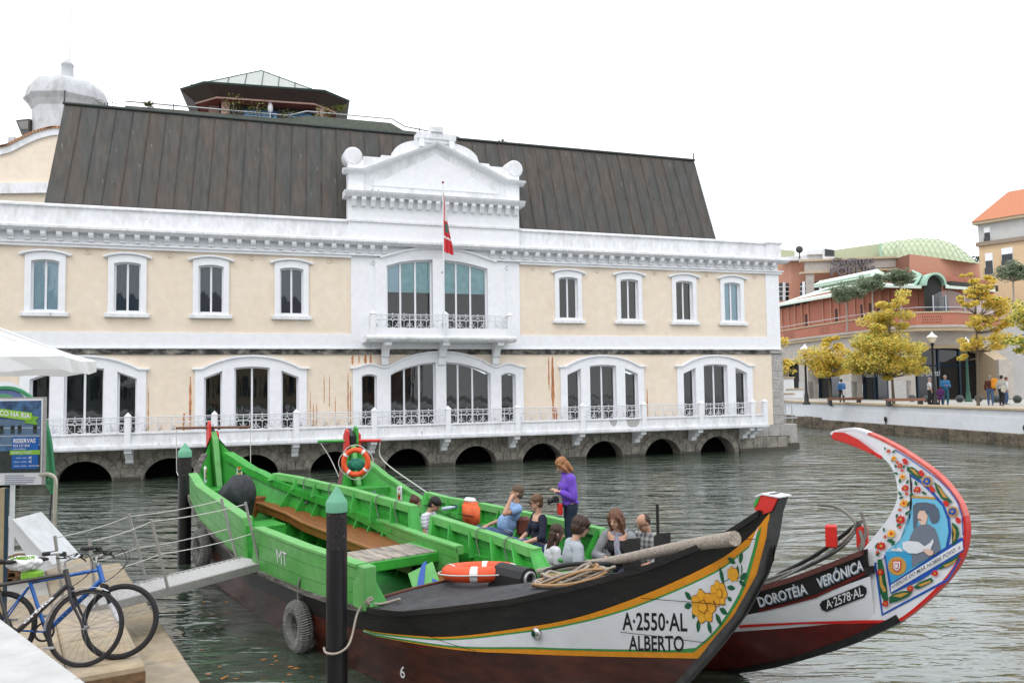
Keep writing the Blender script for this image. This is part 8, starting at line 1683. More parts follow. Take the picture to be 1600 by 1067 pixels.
# rope loop from the pile to the deck corner
kk = W1(9.35, -1.30, .84); rp = thing('mooring_rope', 'pale mooring rope knotted at the near boat\'s deck corner and looped round the big pile', 'rope', kk)
g = MB(); L_ = [(p2.x-.125, p2.y-.02, .52), (p2.x-.08, p2.y-.115, .50), (p2.x+.04, p2.y-.12, .50), (p2.x+.14, p2.y-.06, .58), (kk.x-.10, kk.y-.06, .76), (kk.x, kk.y, .86)]
g.tube([Vector(v)-kk for v in smooth_pts(L_, 5)], .012, 6); g.tube([Vector(v) for v in smooth_pts([(0, 0, 0), (.12, .02, -.02), (.25, .06, .0), (.33, .02, .03)], 4)], .014, 6); g.build('rope_loop', M_ROPE, rp)
g = MB(); knot(g, (0, 0, .03), .055, .014, 6, 3); g.build('knot', M_ROPE, rp)

# gangway
GW = thing('gangway', 'ribbed aluminium gangway with rope rails leading from the landing to the near boat', 'gangway', (-4.92, 9.75, .66), math.atan2(1.32, 1.22))
M_ALU = mat('aluminium tread', (.50, .49, .48), .5, .12, 6, .1, 30, metal=.25); M_ALUD = mat('aluminium edge', (.36, .35, .34), .5, .15, 6, metal=.3)
Lg = 2.05; sl = .14/Lg
Mg = Matrix.Rotation(-math.atan(sl), 4, 'Y')
MB().box(-.15, Lg, -.26, .26, -.03, .0, 0, Mg).build('deck', M_ALU, GW)
for k in range(30): MB().prism([(-.12+k*.072, .0), (-.085+k*.072, .012), (-.055+k*.072, .0)], -.255, .255, 'y', 0, Mg).build('tread_rib', M_ALU, GW)
for s_ in (-1, 1): MB().bbox(-.2, Lg, s_*.285-.02, s_*.285+.02, -.09, .015, .005, 0, Mg).build('side_rail', M_ALUD, GW)
tops = {}
for s_ in (-1, 1):
    for i, (x_, h) in enumerate(((-.25, .78), (.72, .86), (1.95, .84))):
        if i == 0 and s_ == -1: x_ = -.1
        b_ = Mg @ Vector((x_, s_*.30, .0)); t_ = b_+Vector((-.22 if i else -.10, s_*.02, h)); tops[(s_, i)] = (b_, t_)
        g = MB(); g.tube([b_, t_], .019, 4); g.build('stanchion', M_ALUD, GW)
for s_ in (-1, 1):
    for f in (.97, .50):
        g = MB(); P = [tops[(s_, i)][0].lerp(tops[(s_, i)][1], f) for i in range(3)]; Q = []
        for a_, b_ in zip(P, P[1:]):
            for k in range(6): t = k/6; Q.append(a_.lerp(b_, t)-Vector((0, 0, .10*t*(1-t))))
        Q.append(P[-1])
        g.tube(Q, .0065, 5); g.build('rope_rail', M_ROPEW, GW)

# timetable sign, feather banner, steel hoop
DS = 12.3
SG = thing('tour_sign', 'boat tour sign board with RESERVAS panel and green ribbon on white posts', 'sign', (atd(2, 700, DS).x, DS, .62), 0)
def sx(px): return (atd(px, 690, DS).x-SG.location.x)
def sz(py): return zat(34, py, DS)-.62
M_SBLUE = mat('sign night blue print', (.03, .06, .14), .35, .5, 3, col2=(.09, .22, .42), mix=.5); M_SPAN = mat('sign bright blue', (.01, .12, .45), .4); M_SLIME = mat('sign lime green', (.25, .52, .05), .4); M_SDARK = mat('sign dark water print', (.025, .04, .035), .4, .3, 5)
x0, x1 = sx(-60), sx(68)
MB().box(x0, x1, -.02, .02, sz(757), sz(622)).build('board', M_HWHITE, SG)
def sp(name, px0, px1, py0, py1, m_, lay): MB().box(sx(px0), sx(px1), -.02-lay*.003, -.02-lay*.003+.002, sz(py1), sz(py0)).build(name, m_, SG)
sp('photo_print', -58, 65, 626, 738, M_SBLUE, 1); sp('photo_water', -58, 65, 704, 738, M_SDARK, 2)
sp('house_front_print', -58, 64, 654, 695, mat('sign facade print', (.10, .17, .27), .4, .2, 5), 2)
for k, px_ in enumerate((-20, 4, 21, 32, 56)): sp('print_window', px_-3, px_+3, 664, 677, M_SDARK, 3)
for yy in (667.5, 680, 694): sp('print_cornice', -58, 64, yy, yy+1.6, mat('sign pale print', (.35, .42, .52)), 3)
sp('blue_panel', 21, 62, 683, 732, M_SPAN, 4); sp('lime_panel', 18, 65, 703, 710, M_SLIME, 5)
MB().prism([(sx(-30), sz(636)), (sx(0), sz(637.5)), (sx(52), sz(645)), (sx(52), sz(655)), (sx(45), sz(657)), (sx(0), sz(650)), (sx(-30), sz(650))], -.042, -.036).build('green_ribbon', M_SLIME, SG)
MB().prism([(sx(50), sz(649)), (sx(63), sz(652)), (sx(57), sz(657)), (sx(61), sz(664)), (sx(38), sz(660)), (sx(44), sz(656))], -.037, -.034).build('ribbon_tail', mat('darker lime', (.16, .40, .04)), SG)
def stext(txt, px, py, size, m_, al='LEFT', bold=.012, slope=0.0, sxx=.86):
    v, f = text_mesh(txt, size, bold*size*1.6, align=al, sx=sxx); g = MB(); g.add([(sx(px)+a, -.046, sz(py)+b-a*slope) for a, b, _ in v], f); g.build('print_lettering', m_, SG)
stext('TURÍSTICO NA RIA', 49, 650.2, .105, M_LETW, 'RIGHT', .014, .12); stext('RESERVAS', 23.5, 688.5, .088, M_LETW, bold=.016); stext('914 171 014', 23.5, 696, .056, M_LETW, bold=.014); stext('moliceiros@ria.pt', 23.5, 700.7, .03, M_LETW, bold=.004)
stext('BILHETE | TICKET', 21, 706.8, .045, M_LETW, bold=.006); stext('ADULTO - ADULT', 28, 715, .024, M_LETW); stext('8€', 48, 715, .05, M_LETW, bold=.012); stext('CRIANÇA - CHILDREN', 25, 721, .022, M_LETW); stext('4€', 48, 721, .05, M_LETW, bold=.012); stext('CRIANÇA - CHILDREN', 25, 727.5, .022, M_LETW); stext('GRATUITO FREE', 48, 727.5, .026, M_LETW)
for k, yy in enumerate((742, 745.5, 749, 752.3, 755)): sp('small_print_line', 10, (40, 58, 56, 55, 44)[k], yy, yy+1.1, mat('small grey print', (.22, .26, .36)), 2)
g = MB(); g.lathe([(0, -.03), (.10, -.03), (.10, -.026)], 16, 0, Matrix.Translation((sx(-1), -.01, sz(740))) @ Matrix.Rotation(math.pi/2, 4, 'X')); g.build('round_logo', M_RED, SG)
MB().box(x0, x1, -.03, .03, sz(622), sz(620.5)).box(x1, x1+.025, -.03, .03, sz(757.5), sz(620.5)).build('frame', M_ALUD, SG)
for px_ in (18,): MB().tube([(sx(px_), .05, 0), (sx(px_), .05, sz(756))], .035, 8).build('post', M_HWHITE, SG)
g = MB(); t_ = thing('steel_hoop', 'bent stainless steel handrail hoop right of the sign board', 'handrail', (atd(86, 800, DS).x, DS, .62), 0)
g.tube(smooth_pts([(-.22, -.02, zat(70, 741, DS)-.62), (-.08, -.02, zat(70, 741, DS)-.62), (.0, 0, zat(70, 746, DS)-.66), (.0, 0, .9), (.0, 0, 0)], 4), .03, 8); g.build('hoop_tube', mat('brushed steel warm', (.50, .47, .40), .35, .1, 6, metal=.5), t_)
p = atd(4, 860, 9.0); fp = thing('tan_post', 'tan post with a dark blue edge at the far left edge below the sign', 'post', (p.x, p.y, .62), 0); MB().bbox(-.03, .03, -.03, .03, 0, 1.45, .006).build('shaft', mat('tan painted post', (.40, .33, .20), .6, .15, 5), fp); MB().box(.031, .04, -.03, .03, 0, 1.45).build('blue_edge', M_DKBL, fp)
FB = thing('feather_banner', 'translucent green arched banner standing behind the tour sign', 'banner', (atd(20, 700, 12.8).x, 12.8, .62), 0)
def bx_(px): return atd(px, 700, 12.8).x-FB.location.x
bz_ = lambda py: zat(40, py, 12.8)-.62
out_ = [(-80, 700), (-70, 650), (-40, 616), (-5, 606), (25, 608), (48, 622), (62, 640), (72, 665), (78, 690), (82, 720), (84, 750), (83, 772)]
oc = [(bx_(a), bz_(b)) for a, b in out_]; M_BAN = mat('green banner cloth', (.17, .42, .22), .7, .08, 2, transl=.35); M_BAND_ = mat('dark green banner hem', (.035, .22, .10), .7, .1, 3)
MB().prism(oc+[(bx_(70), bz_(757)), (bx_(-80), bz_(757))], -.006, .006).build('cloth', M_BAN, FB)
sm = [(p.x, 0, p.y) for p in smooth_pts([(a, b, 0) for a, b in oc], 4)]
MB().tube([(a, -.01, b) for a, _, b in sm], .035, 5).build('hem_pole', M_BAND_, FB)
MB().sweep_xz([(a*.93-.02, b-.09) for a, _, b in sm[8:40]], [(-.012, -.03), (-.012, .03), (-.008, .03), (-.008, -.03)]).build('green_stripe', mat('mid green stripe', (.10, .38, .16)), FB)
for r0, m_, y_ in ((.52, M_HWHITE, -.010), (.42, mat('slate blue print', (.10, .14, .30)), -.013)): MB().lathe([(r0-.09, 0), (r0, 0)], 24, 0, Matrix.Translation((bx_(4), y_, bz_(648))) @ Matrix.Rotation(math.pi/2, 4, 'X'), False, 0, math.pi).build('banner_arc', m_, FB)
MB().prism([(bx_(70), bz_(740)), (bx_(77), bz_(745)), (bx_(74), bz_(750)), (bx_(79), bz_(756)), (bx_(71), bz_(757))], -.012, -.008).build('banner_emblem', M_BAND_, FB)
MB().tube([(bx_(82), 0, bz_(770)), (bx_(88), -.2, .05)], .012, 5).build('rod', M_BLK, FB)
# parasol
DP = 9.0; cxp = atd(-235, 560, DP).x; PS = thing('white_parasol', 'large white market parasol reaching in from the left edge', 'parasol', (cxp, DP+.2, .62), 0)
zr_ = zat(100, 556, DP)-.62; zt_ = zr_+1.0; r0 = (atd(150, 560, DP).x-cxp)*.88; m_ = mat('white parasol cloth', (.88, .88, .88), .8, .02, 2, transl=.25)
ring = [(r0*math.cos(a)*(1), r0*math.sin(a)) for a in [R(-6)+math.pi/4*i for i in range(8)]]
g = MB(); n = 6; vs = [(0, 0, zt_)]
for i in range(8):
    A_, B_ = Vector(ring[i]), Vector(ring[(i+1) % 8])
    for j in range(n):
        c_ = A_.lerp(B_, j/n); 
        for k in range(1, 5): t = k/4; vs.append((c_.x*t, c_.y*t, lerp(zt_, zr_, t)-.10*math.sin(math.pi*t)-.03*math.sin(math.pi*j/n)*t))
N_ = 8*n; fs = [(0, 1+4*i, 1+4*((i+1) % N_)) for i in range(N_)]+[(1+4*i+k, 2+4*i+k, 2+4*((i+1) % N_)+k, 1+4*((i+1) % N_)+k) for i in range(N_) for k in range(3)]
g.add(vs, fs); g.build('canopy', m_, PS)
g = MB(); vs = []
allv_ = [(lerp(ring[i][0], ring[(i+1) % 8][0], j/n), lerp(ring[i][1], ring[(i+1) % 8][1], j/n), zr_-.03*math.sin(math.pi*j/n)) for i in range(8) for j in range(n)]
for i, (a_, b_, c_) in enumerate(allv_): w_ = 1.0+.012*math.sin(i*2.1); vs += [(a_, b_, c_), (a_*w_, b_*w_, c_-.15-.015*math.sin(i*1.7))]
g.add(vs, [(2*i, 2*i+1, 2*((i+1) % N_)+1, 2*((i+1) % N_)) for i in range(N_)]); g.build('valance', m_, PS); MB().tube([(0, 0, 0), (0, 0, zt_)], .03, 8).build('pole', M_HWHITE, PS)
for a_, b_ in ring: MB().tube([(0, 0, zt_-.08), (a_*.98, b_*.98, zr_-.03)], .012, 4).build('rib', M_HWHITE, PS)
# white ramp panel, post and pallets
DR = 10.6; rm = thing('white_ramp', 'white sloping plank ramp leaning down behind the bicycles', 'ramp', (atd(14, 850, DR).x, DR, .62), 0)
rx = lambda px, py: (atd(px, py, DR).x-rm.location.x, zat(px, py, DR)-.62)
MB().prism([rx(12, 814), rx(24, 810), rx(86, 878), rx(86, 886), rx(62, 894)], -.05, .55).build('ramp_panel', M_HWHITE, rm); MB().prism([rx(24, 810), rx(27, 812), rx(88, 880), rx(86, 884)], -.07, .57).build('ramp_edge', M_WHITED, rm)
MB().prism([rx(5, 806), rx(13, 806), rx(13, 842), rx(10, 895), rx(5, 895)], -.04, .02).build('upright', M_HWHITE, rm)
pt = thing('pallet_stack', 'small stack of brown wooden pallets behind the white ramp', 'pallets', (atd(27, 888, 11.2).x, 11.2, .617), 0); mwd = mat('brown pallet wood', (.20, .11, .05), .85, .4, 8, .3, 30)
for k in range(3):
    for j in range(4): MB().box(-.2+.03*k, .18+.02*k, -.3+j*.17, -.18+j*.17, k*.075+.05, k*.075+.068).build('board', mwd, pt)
    for x_ in (-.2, -.03, .12): MB().box(x_+.03*k, x_+.06+.03*k, -.3, .33, k*.075, k*.075+.05).build('block', mwd, pt)
MB().bbox(.0, .18, -.25, -.02, .225, .33, .01).build('crate_piece', mwd, pt)

# bicycles
M_TYRE = mat('black tyre', (.018, .016, .018), .75, .3, 12, .5, 90); M_RIM = mat('dark rim', (.05, .045, .05), .35, .2, 6, metal=.5); M_SPK = mat('spoke steel', (.30, .30, .31), .35, 0, 3, metal=.7); M_CHR = mat('silver alloy', (.52, .52, .53), .3, .1, 5, metal=.7)
def wheel(par, x, label_fat=0.020, mud=False):
    w_ = bpy.data.objects.new('wheel', None); COL.objects.link(w_); w_.parent = par; w_.location = (x, 0, .34)
    RX = Matrix.Rotation(math.pi/2, 4, 'X'); MB().torus(.34-label_fat, label_fat, 56, 8, 0, RX).build('tyre', M_TYRE, w_)
    g = MB(); g.lathe([(.298, -.012), (.312, -.014), (.316, 0), (.312, .014), (.298, .012), (.298, -.012)], 48, 0, RX); g.build('rim', M_RIM, w_)
    g = MB()
    for k in range(28):
        a = 2*math.pi*k/28; b = a+(.5 if k % 2 else -.5); s_ = .02*(1 if k % 4 < 2 else -1); g.tube([(.022*math.cos(b), s_, .022*math.sin(b)), (.30*math.cos(a), 0, .30*math.sin(a))], .0014, 3, cap=False)
    g.build('spokes', M_SPK, w_, kind='stuff'); MB().lathe([(.018, -.05), (.022, -.03), (.014, 0), (.022, .03), (.018, .05)], 10, 0, RX).build('hub', M_CHR, w_)
def bike(name, label, loc, rz, lean, mf, mfork, fat, susp, mg, white_bar):
    t = thing(name, label, 'bicycle', loc, 0, 'bicycles leaning on the landing'); t.rotation_mode = 'QUATERNION'
    t.rotation_quaternion = (Matrix.Rotation(rz, 3, 'Z') @ Matrix.Rotation(lean, 3, 'X')).to_quaternion()
    wheel(t, 0, fat); wheel(t, -1.05, fat)
    BB, HT, HB, ST_, RA = (-.63, 0, .29), (-.235, 0, .86), (-.18, 0, .70), (-.84, 0, .80), (-1.05, 0, .34)
    g = MB()
    for a, b, r_ in ((HT, HB, .024), ((-.225, 0, .82), (ST_[0]+.03, 0, ST_[2]-.06), .018), ((-.19, 0, .73), BB, .024), (BB, ST_, .017)): g.tube([a, b], r_, 10)
    for s_ in (-.045, .045): g.tube([(BB[0], s_*.6, BB[2]), (RA[0], s_*1.1, RA[2])], .010, 6).tube([(ST_[0]+.02, s_*.3, ST_[2]-.1), (RA[0], s_*1.1, RA[2])], .008, 6)
    g.build('frame', mf, t); g = MB()
    if susp:
        for s_ in (-.055, .055): g.tube([(-.165, s_, .66), (-.09, s_, .50)], .017, 8, 1).tube([(-.09, s_, .50), (0, s_, .34)], .024, 8)
        g.tube([(-.165, -.07, .665), (-.165, .07, .665)], .024, 8, 1)
    else:
        for s_ in (-.05, .05): g.tube(smooth_pts([(-.17, s_*.7, .69), (-.12, s_, .56), (-.04, s_, .42), (0, s_, .34)], 3), [.016]*4+[.012]*6, 8)
        g.tube([(-.17, -.045, .69), (-.17, .045, .69)], .02, 8)
    g.build('fork', [mfork, M_BLK], t)
    g = MB(); g.tube([(-.235, 0, .84), (-.255, 0, .93), (-.19, 0, .965)], .015, 8); g.build('stem', M_CHR, t)
    hb_ = smooth_pts([(-.26, -.30, .99), (-.20, -.20, 1.0), (-.18, -.06, .965), (-.18, .06, .965), (-.20, .20, 1.0), (-.26, .30, .99)], 4)
    MB().tube(hb_, .012, 8).build('handlebar', white_bar, t)
    for s_ in (-1, 1):
        MB().tube([(-.235, s_*.235, 1.0), (-.30, s_*.345, .985)], .019, 8).build('grip', M_BLK, t); MB().tube([(-.20, s_*.19, .985), (-.15, s_*.22, .95), (-.19, s_*.33, .945)], .007, 5).bbox(-.22, -.17, s_*.19-.02, s_*.19+.02, .97, 1.01, .005).build('brake_lever', M_BLK, t)
        MB().tube(smooth_pts([(-.17, s_*.2, .96), (-.02, s_*.16, 1.0), (.02, s_*.03, .88), (-.08, 0, .76), (-.17, 0, .70)], 5), .0035, 4).build('cable', M_BLK, t)
    c_ = MB(); c_.lathe([(.07, 0), (.088, -.004), (.088, .004), (.07, .002)], 26, 0, Matrix.Translation((BB[0], -.055, BB[2])) @ Matrix.Rotation(math.pi/2, 4, 'X'), caps=False); c_.tube([(BB[0], -.07, BB[2]), (BB[0]+.08, -.075, BB[2]-.145)], .012, 6).tube([(BB[0], .07, BB[2]), (BB[0]-.08, .075, BB[2]+.145)], .012, 6); c_.build('crankset', M_BLK, t)
    for s_, dx, dz in ((-1, .08, -.145), (1, -.08, .145)): MB().bbox(BB[0]+dx-.045, BB[0]+dx+.045, min(s_*.08, s_*.16), max(s_*.08, s_*.16), BB[2]+dz-.012, BB[2]+dz+.012, .005).build('pedal', M_CHR, t)
    MB().tube([ST_, (ST_[0]-.03, 0, ST_[2]+.12)], .014, 8).build('seat_post', M_CHR, t)
    g = MB(); g.ball((ST_[0]-.04, 0, ST_[2]+.15), (.13, .075, .03), 12); g.ball((ST_[0]+.08, 0, ST_[2]+.145), (.09, .025, .022), 10); g.build('saddle', M_BLK, t)
    return t, ST_
M_FBLK = mat('satin black bicycle frame', (.030, .026, .025), .3, .1, 8, coat=.3); M_FBLU = mat('blue metallic bicycle frame', (.01, .11, .42), .25, .12, 8, metal=.2, coat=.5); M_FORKW = mat('white suspension fork', (.70, .71, .73), .35, .05, 5)
bk1, st1 = bike('city_bicycle', 'black city bicycle in front, with thin tyres and a white front mudguard', (-3.93, 7.54, .62), R(6), R(-14), M_FBLK, mat('dark violet fork', (.018, .014, .022), .3, .1, 5), .017, False, M_CHR, M_FORKW)
bk2, st2 = bike('mountain_bicycle', 'blue mountain bicycle behind, with fat tyres, white suspension fork and bagged saddle', (-3.70, 7.74, .62), R(12), R(-16), M_FBLU, M_FORKW, .026, True, M_BLK, M_BLK)
g = MB(); P = [(.355*math.cos(a), .355*math.sin(a)+.34) for a in [R(62)+R(120)*i/14 for i in range(15)]]
for (a, b), (c_, d_) in zip(P, P[1:]): g.add([(a, -.026, b), (c_, -.026, d_), (c_, .026, d_), (a, .026, b), (a, -.026, b+.004), (c_, -.026, d_+.004), (c_, .026, d_+.004), (a, .026, b+.004)], [(0, 1, 2, 3), (7, 6, 5, 4), (0, 4, 5, 1), (2, 6, 7, 3)])
g.build('mudguard', M_FORKW, bk1)
v, f = text_mesh('orbita', .115, .004, sx=1.15); A_, B_ = Vector((-.64, -.03, .30)), Vector((-.20, -.03, .725)); dr = (B_-A_).normalized(); up_ = Vector((-dr.z, 0, dr.x)); md = A_.lerp(B_, .50)
MB().add([tuple(md+dr*a+up_*b*.36+Vector((0, .004, 0))) for a, b, _ in v], f).build('frame_lettering', M_LETW, bk1)
# white bag over the blue bicycle's saddle
bmx = bk2.matrix_basis.copy(); bpos = bmx @ Vector((st2[0]-.04, 0, st2[2]+.13)); bg_ = thing('plastic_bag', 'white plastic bag with lime green lettering pulled over the blue bicycle\'s saddle', 'bag', bpos, R(4))
bm = bmesh.new(); bmesh.ops.create_icosphere(bm, subdivisions=4, radius=1)
for v_ in bm.verts:
    p = v_.co; n_ = math.sin(p.x*9+p.z*6)*.04+math.sin(p.y*13-p.z*8+p.x*4)*.035; v_.co = Vector((p.x*.165*(1+n_), p.y*.10*(1+n_), p.z*(.055 if p.z > 0 else .085)*(1+n_*2)))
g = MB(); g.bm(bm, smooth=True); g.build('bag_film', mat('white bag film', (.80, .81, .82), .35, .05, 9, .3, 30), bg_); MB().bbox(-.02, .16, -.05, .05, -.19, -.08, .02).build('hanging_flap', M_SLIME, bg_)
for txt, sz_, x_, z_, y_, m_ in (('O AMBIENTE', .048, .02, .050, -.075, M_SLIME), ('850', .03, -.08, .015, -.108, M_LETS), ('ESTE SACO', .045, .06, -.165, -.054, M_LET)):
    v, f = text_mesh(txt, sz_, .003, sx=.8); MB().add([(x_+a, y_-.004, z_+b*.8) for a, b, _ in v], f).build('bag_lettering', m_, bg_)

g = MB(); q = random.Random(5)
for k in range(46):
    px_, py_ = q.uniform(315, 500), q.uniform(905, 1066)
    if k > 30: px_, py_ = q.uniform(1000, 1560), q.uniform(760, 1060)
    p = atz(px_, py_, .006); a = q.uniform(0, 6.28); L_ = q.uniform(.02, .05); u_ = Vector((math.cos(a), math.sin(a), 0))*L_; v_ = Vector((-u_.y, u_.x, 0))*.5
    g.add([tuple(p-u_), tuple(p+v_+Vector((0, 0, .004))), tuple(p+u_), tuple(p-v_)], [(0, 1, 2, 3)])
g.build('fallen_leaves', mat('orange fallen leaf', (.42, .16, .03), .7, .3, 9), kind='stuff')
# ================================================================== people
SKIN = mat('skin', (.50, .27, .18), .5, .06, 9); SKINL = mat('light skin', (.58, .34, .24), .5, .06, 9); M_EYE = mat('eye dark', (.03, .02, .015), .3); M_LIP = mat('lips', (.38, .11, .09), .5)
def cap(g, a, b, ra, rb, n=10):
    a, b = Vector(a), Vector(b); d = b-a; L_ = d.length
    if L_ < 1e-5: return g.ball(a, ra, n)
    g.tube([a, b], [ra, rb], n); g.ball(a, ra*1.0, n); g.ball(b, rb*1.0, n); return g
def eval_mesh(o):
    dg = bpy.context.evaluated_depsgraph_get(); me = bpy.data.meshes.new_from_object(o.evaluated_get(dg)); return me
def fuse(g, voxel, smooth=3, f=.5):
    """union of shapes as one continuous skin"""
    o = g.build('tmp', SKIN); md = o.modifiers.new('r', 'REMESH'); md.mode = 'VOXEL'; md.voxel_size = voxel; md.use_smooth_shade = True
    if smooth: s = o.modifiers.new('s', 'SMOOTH'); s.iterations = smooth; s.factor = f
    me = eval_mesh(o); old = o.data; bpy.data.objects.remove(o); bpy.data.meshes.remove(old); return me
def ell(g, c, r, Rm=None, n=14):
    M_ = Matrix.Translation(c) @ (Rm.to_4x4() if Rm else Matrix.Identity(4)); return g.ball((0, 0, 0), r, n, 0, M_)
def person(label, loc, rz, pose, wear, hair, sc=1.0, skin=None, vox=.010, group=None, glasses=None, female=False, hands=True):
    """front is local -y. pose: hip height, torso lean, head yaw/pitch, arms {(±1): (elbow, wrist)} and legs {(±1): (knee, ankle)} in body space"""
    skin = skin or SKIN; t = thing('person', label, 'person', loc, rz, group); t.scale = (sc, sc, sc)
    hp = Vector((0, 0, pose['hip'])); le, tw = pose.get('lean', 0), pose.get('side', 0)
    RT_ = Matrix.Rotation(le, 3, 'X') @ Matrix.Rotation(tw, 3, 'Y'); T = lambda v: hp+RT_ @ Vector(v)
    hy, hpz = pose.get('yaw', 0), pose.get('pitch', 0); RH = RT_ @ Matrix.Rotation(hy, 3, 'Z') @ Matrix.Rotation(hpz, 3, 'X')
    nk, hb_ = T((0, .01, .50)), T((0, .0, .57)); hc = hb_+RH @ Vector((0, -.02, .105)); sw = .155 if female else .18; bones = []
    g = MB(); fat = pose.get('belly', 0)
    ell(g, T((0, 0, .03)), (.165, .115, .11), RT_); ell(g, T((0, -.01-fat*.5, .17)), (.145+fat*.4, .10+fat, .14), RT_); ell(g, T((0, .0, .34)), (.165 if not female else .15, .11, .16), RT_)
    cap(g, T((-sw+.02, .01, .44)), T((sw-.02, .01, .44)), .058, .058)
    if female: ell(g, T((.065, -.085, .32)), (.06, .05, .06), RT_); ell(g, T((-.065, -.085, .32)), (.06, .05, .06), RT_)
    cap(g, nk, hb_+RH @ Vector((0, 0, .03)), .052, .048)
    ell(g, hc+RH @ Vector((0, .012, .03)), (.074, .092, .088), RH, 18); ell(g, hc+RH @ Vector((0, -.018, -.035)), (.058, .066, .072), RH, 16); ell(g, hc+RH @ Vector((0, -.045, -.075)), (.034, .036, .032), RH)
    cap(g, hc+RH @ Vector((0, -.085, .008)), hc+RH @ Vector((0, -.106, -.022)), .009, .014, 8)
    for s_ in (-1, 1): ell(g, hc+RH @ Vector((s_*.076, .012, -.01)), (.010, .018, .030), RH, 8)
    bones += [('torso', T((0, 0, -.02)), T((0, 0, .44))), ('neck', nk+Vector((0, 0, .03)), hb_), ('head', hb_+RH @ Vector((0, 0, .04)), hc+RH @ Vector((0, 0, .08)))]
    for s_ in (-1, 1):
        sh = T((s_*sw, .01, .435)); el, wr = (Vector(q) for q in pose['arms'][s_])
        # keep upper arm and forearm at human length
        el = sh+(el-sh).normalized()*.285; wr = el+(wr-el).normalized()*.25
        cap(g, sh, el, .052, .040); cap(g, el, el.lerp(wr, .35), .040, .041); cap(g, el.lerp(wr, .3), wr, .041, .027)
        fd = (wr-el).normalized(); side = fd.cross(Vector((0, 0, 1)));  side = side.normalized() if side.length > .2 else Vector((s_, 0, 0)); nrm = side.cross(fd).normalized()
        if pose.get('palm', {}).get(s_): side, nrm = nrm, side
        pc = wr+fd*.045; RP = Matrix((side, fd, nrm)).transposed(); ell(g, pc, (.040, .052, .017), RP, 10)
        if hands:
            for k, (o_, L_) in enumerate(((-.028, .030), (-.010, .036), (.009, .034), (.027, .027))):
                b0 = pc+fd*.035+side*o_; b1 = b0+(fd*.9-nrm*.25).normalized()*L_; b2_ = b1+(fd*.55-nrm*.8).normalized()*L_*.8; cap(g, b0, b1, .0105, .0098, 6); cap(g, b1, b2_, .0098, .0085, 6)
            th = side*(-s_); b0 = wr+fd*.02+th*.026; b1 = b0+(fd*.6+th*.6-nrm*.3).normalized()*.035; b2_ = b1+(fd*.9-nrm*.3).normalized()*.026; cap(g, b0, b1, .013, .011, 6); cap(g, b1, b2_, .011, .009, 6)
        bones += [('uarm', sh, el), ('farm', el, wr), ('hand', wr+fd*.01, wr+fd*.12)]
        hj = T((s_*.088, 0, -.02)); kn, an = (Vector(q) for q in pose['legs'][s_])
        kn = hj+(kn-hj).normalized()*.43; an = kn+(an-kn).normalized()*.41
        cap(g, hj, kn, .085 if not female else .088, .056); cap(g, kn, kn.lerp(an, .35), .056, .056); cap(g, kn.lerp(an, .3), an, .056, .037)
        ft = Vector(pose.get('toe', (0, -1, 0))).normalized(); cap(g, an+Vector((0, 0, -.045))-ft*.03, an+Vector((0, 0, -.055))+ft*.14, .036, .030, 8)
        bones += [('thigh', hj, kn), ('shin', kn, an), ('foot', an+Vector((0, 0, -.05)), an+Vector((0, 0, -.055))+ft*.16)]
    me = fuse(g, vox); me.materials.clear(); me.materials.append(skin); bo = inst('body', me, t)
    n = len(me.vertices); co = np.empty(n*3); me.vertices.foreach_get('co', co); co = co.reshape(-1, 3); no = np.empty(n*3); me.vertices.foreach_get('normal', no); no = no.reshape(-1, 3)
    best = np.full(n, 1e9); lab = np.zeros(n, int); par = np.zeros(n)
    for i, (nm, a, b) in enumerate(bones):
        a_, b_ = np.array(a), np.array(b); d_ = b_-a_; tt = np.clip(((co-a_) @ d_)/(d_ @ d_), 0, 1); ds = np.linalg.norm(co-(a_+tt[:, None]*d_), axis=1)
        if nm == 'torso': ds = ds*.52
        if nm in ('thigh', 'head'): ds = ds*.8
        m_ = ds < best; best[m_] = ds[m_]; lab[m_] = i; par[m_] = tt[m_]
    names = np.array([b[0] for b in bones])[lab]
    faces = [tuple(p.vertices) for p in me.polygons]; q = np.random.RandomState(int(abs(loc[0]*100)) % 999)
    for (cn, m_, cover, off) in wear:
        ok = np.zeros(n, bool)
        for nm, t0, t1 in cover: ok |= (names == nm) & (par >= t0) & (par <= t1)
        keep = [f for f in faces if all(ok[i] for i in f)]
        if not keep: continue
        idx = sorted({i for f in keep for i in f}); mp = {i: k for k, i in enumerate(idx)}; c_ = co[idx]
        wr_ = np.sin(c_[:, 2]*38+c_[:, 0]*11)*.0025+np.sin(c_[:, 0]*31-c_[:, 2]*17+c_[:, 1]*23)*.003
        # pull the cloth's rim down to the skin so hems close
        cnt = {}
        for f in keep:
            for a, b in zip(f, f[1:]+f[:1]): k = (min(a, b), max(a, b)); cnt[k] = cnt.get(k, 0)+1
        rim = {i for k, v_ in cnt.items() if v_ == 1 for i in k}; o_ = np.array([off*(.35 if i in rim else 1) for i in idx])
        v_ = c_+no[idx]*(o_+wr_*(o_ > off*.5))[:, None]; mm = bpy.data.meshes.new(cn); mm.from_pydata(v_.tolist(), [], [tuple(mp[i] for i in f) for f in keep]); mm.materials.append(m_); mm.polygons.foreach_set('use_smooth', [True]*len(keep)); inst(cn, mm, t)
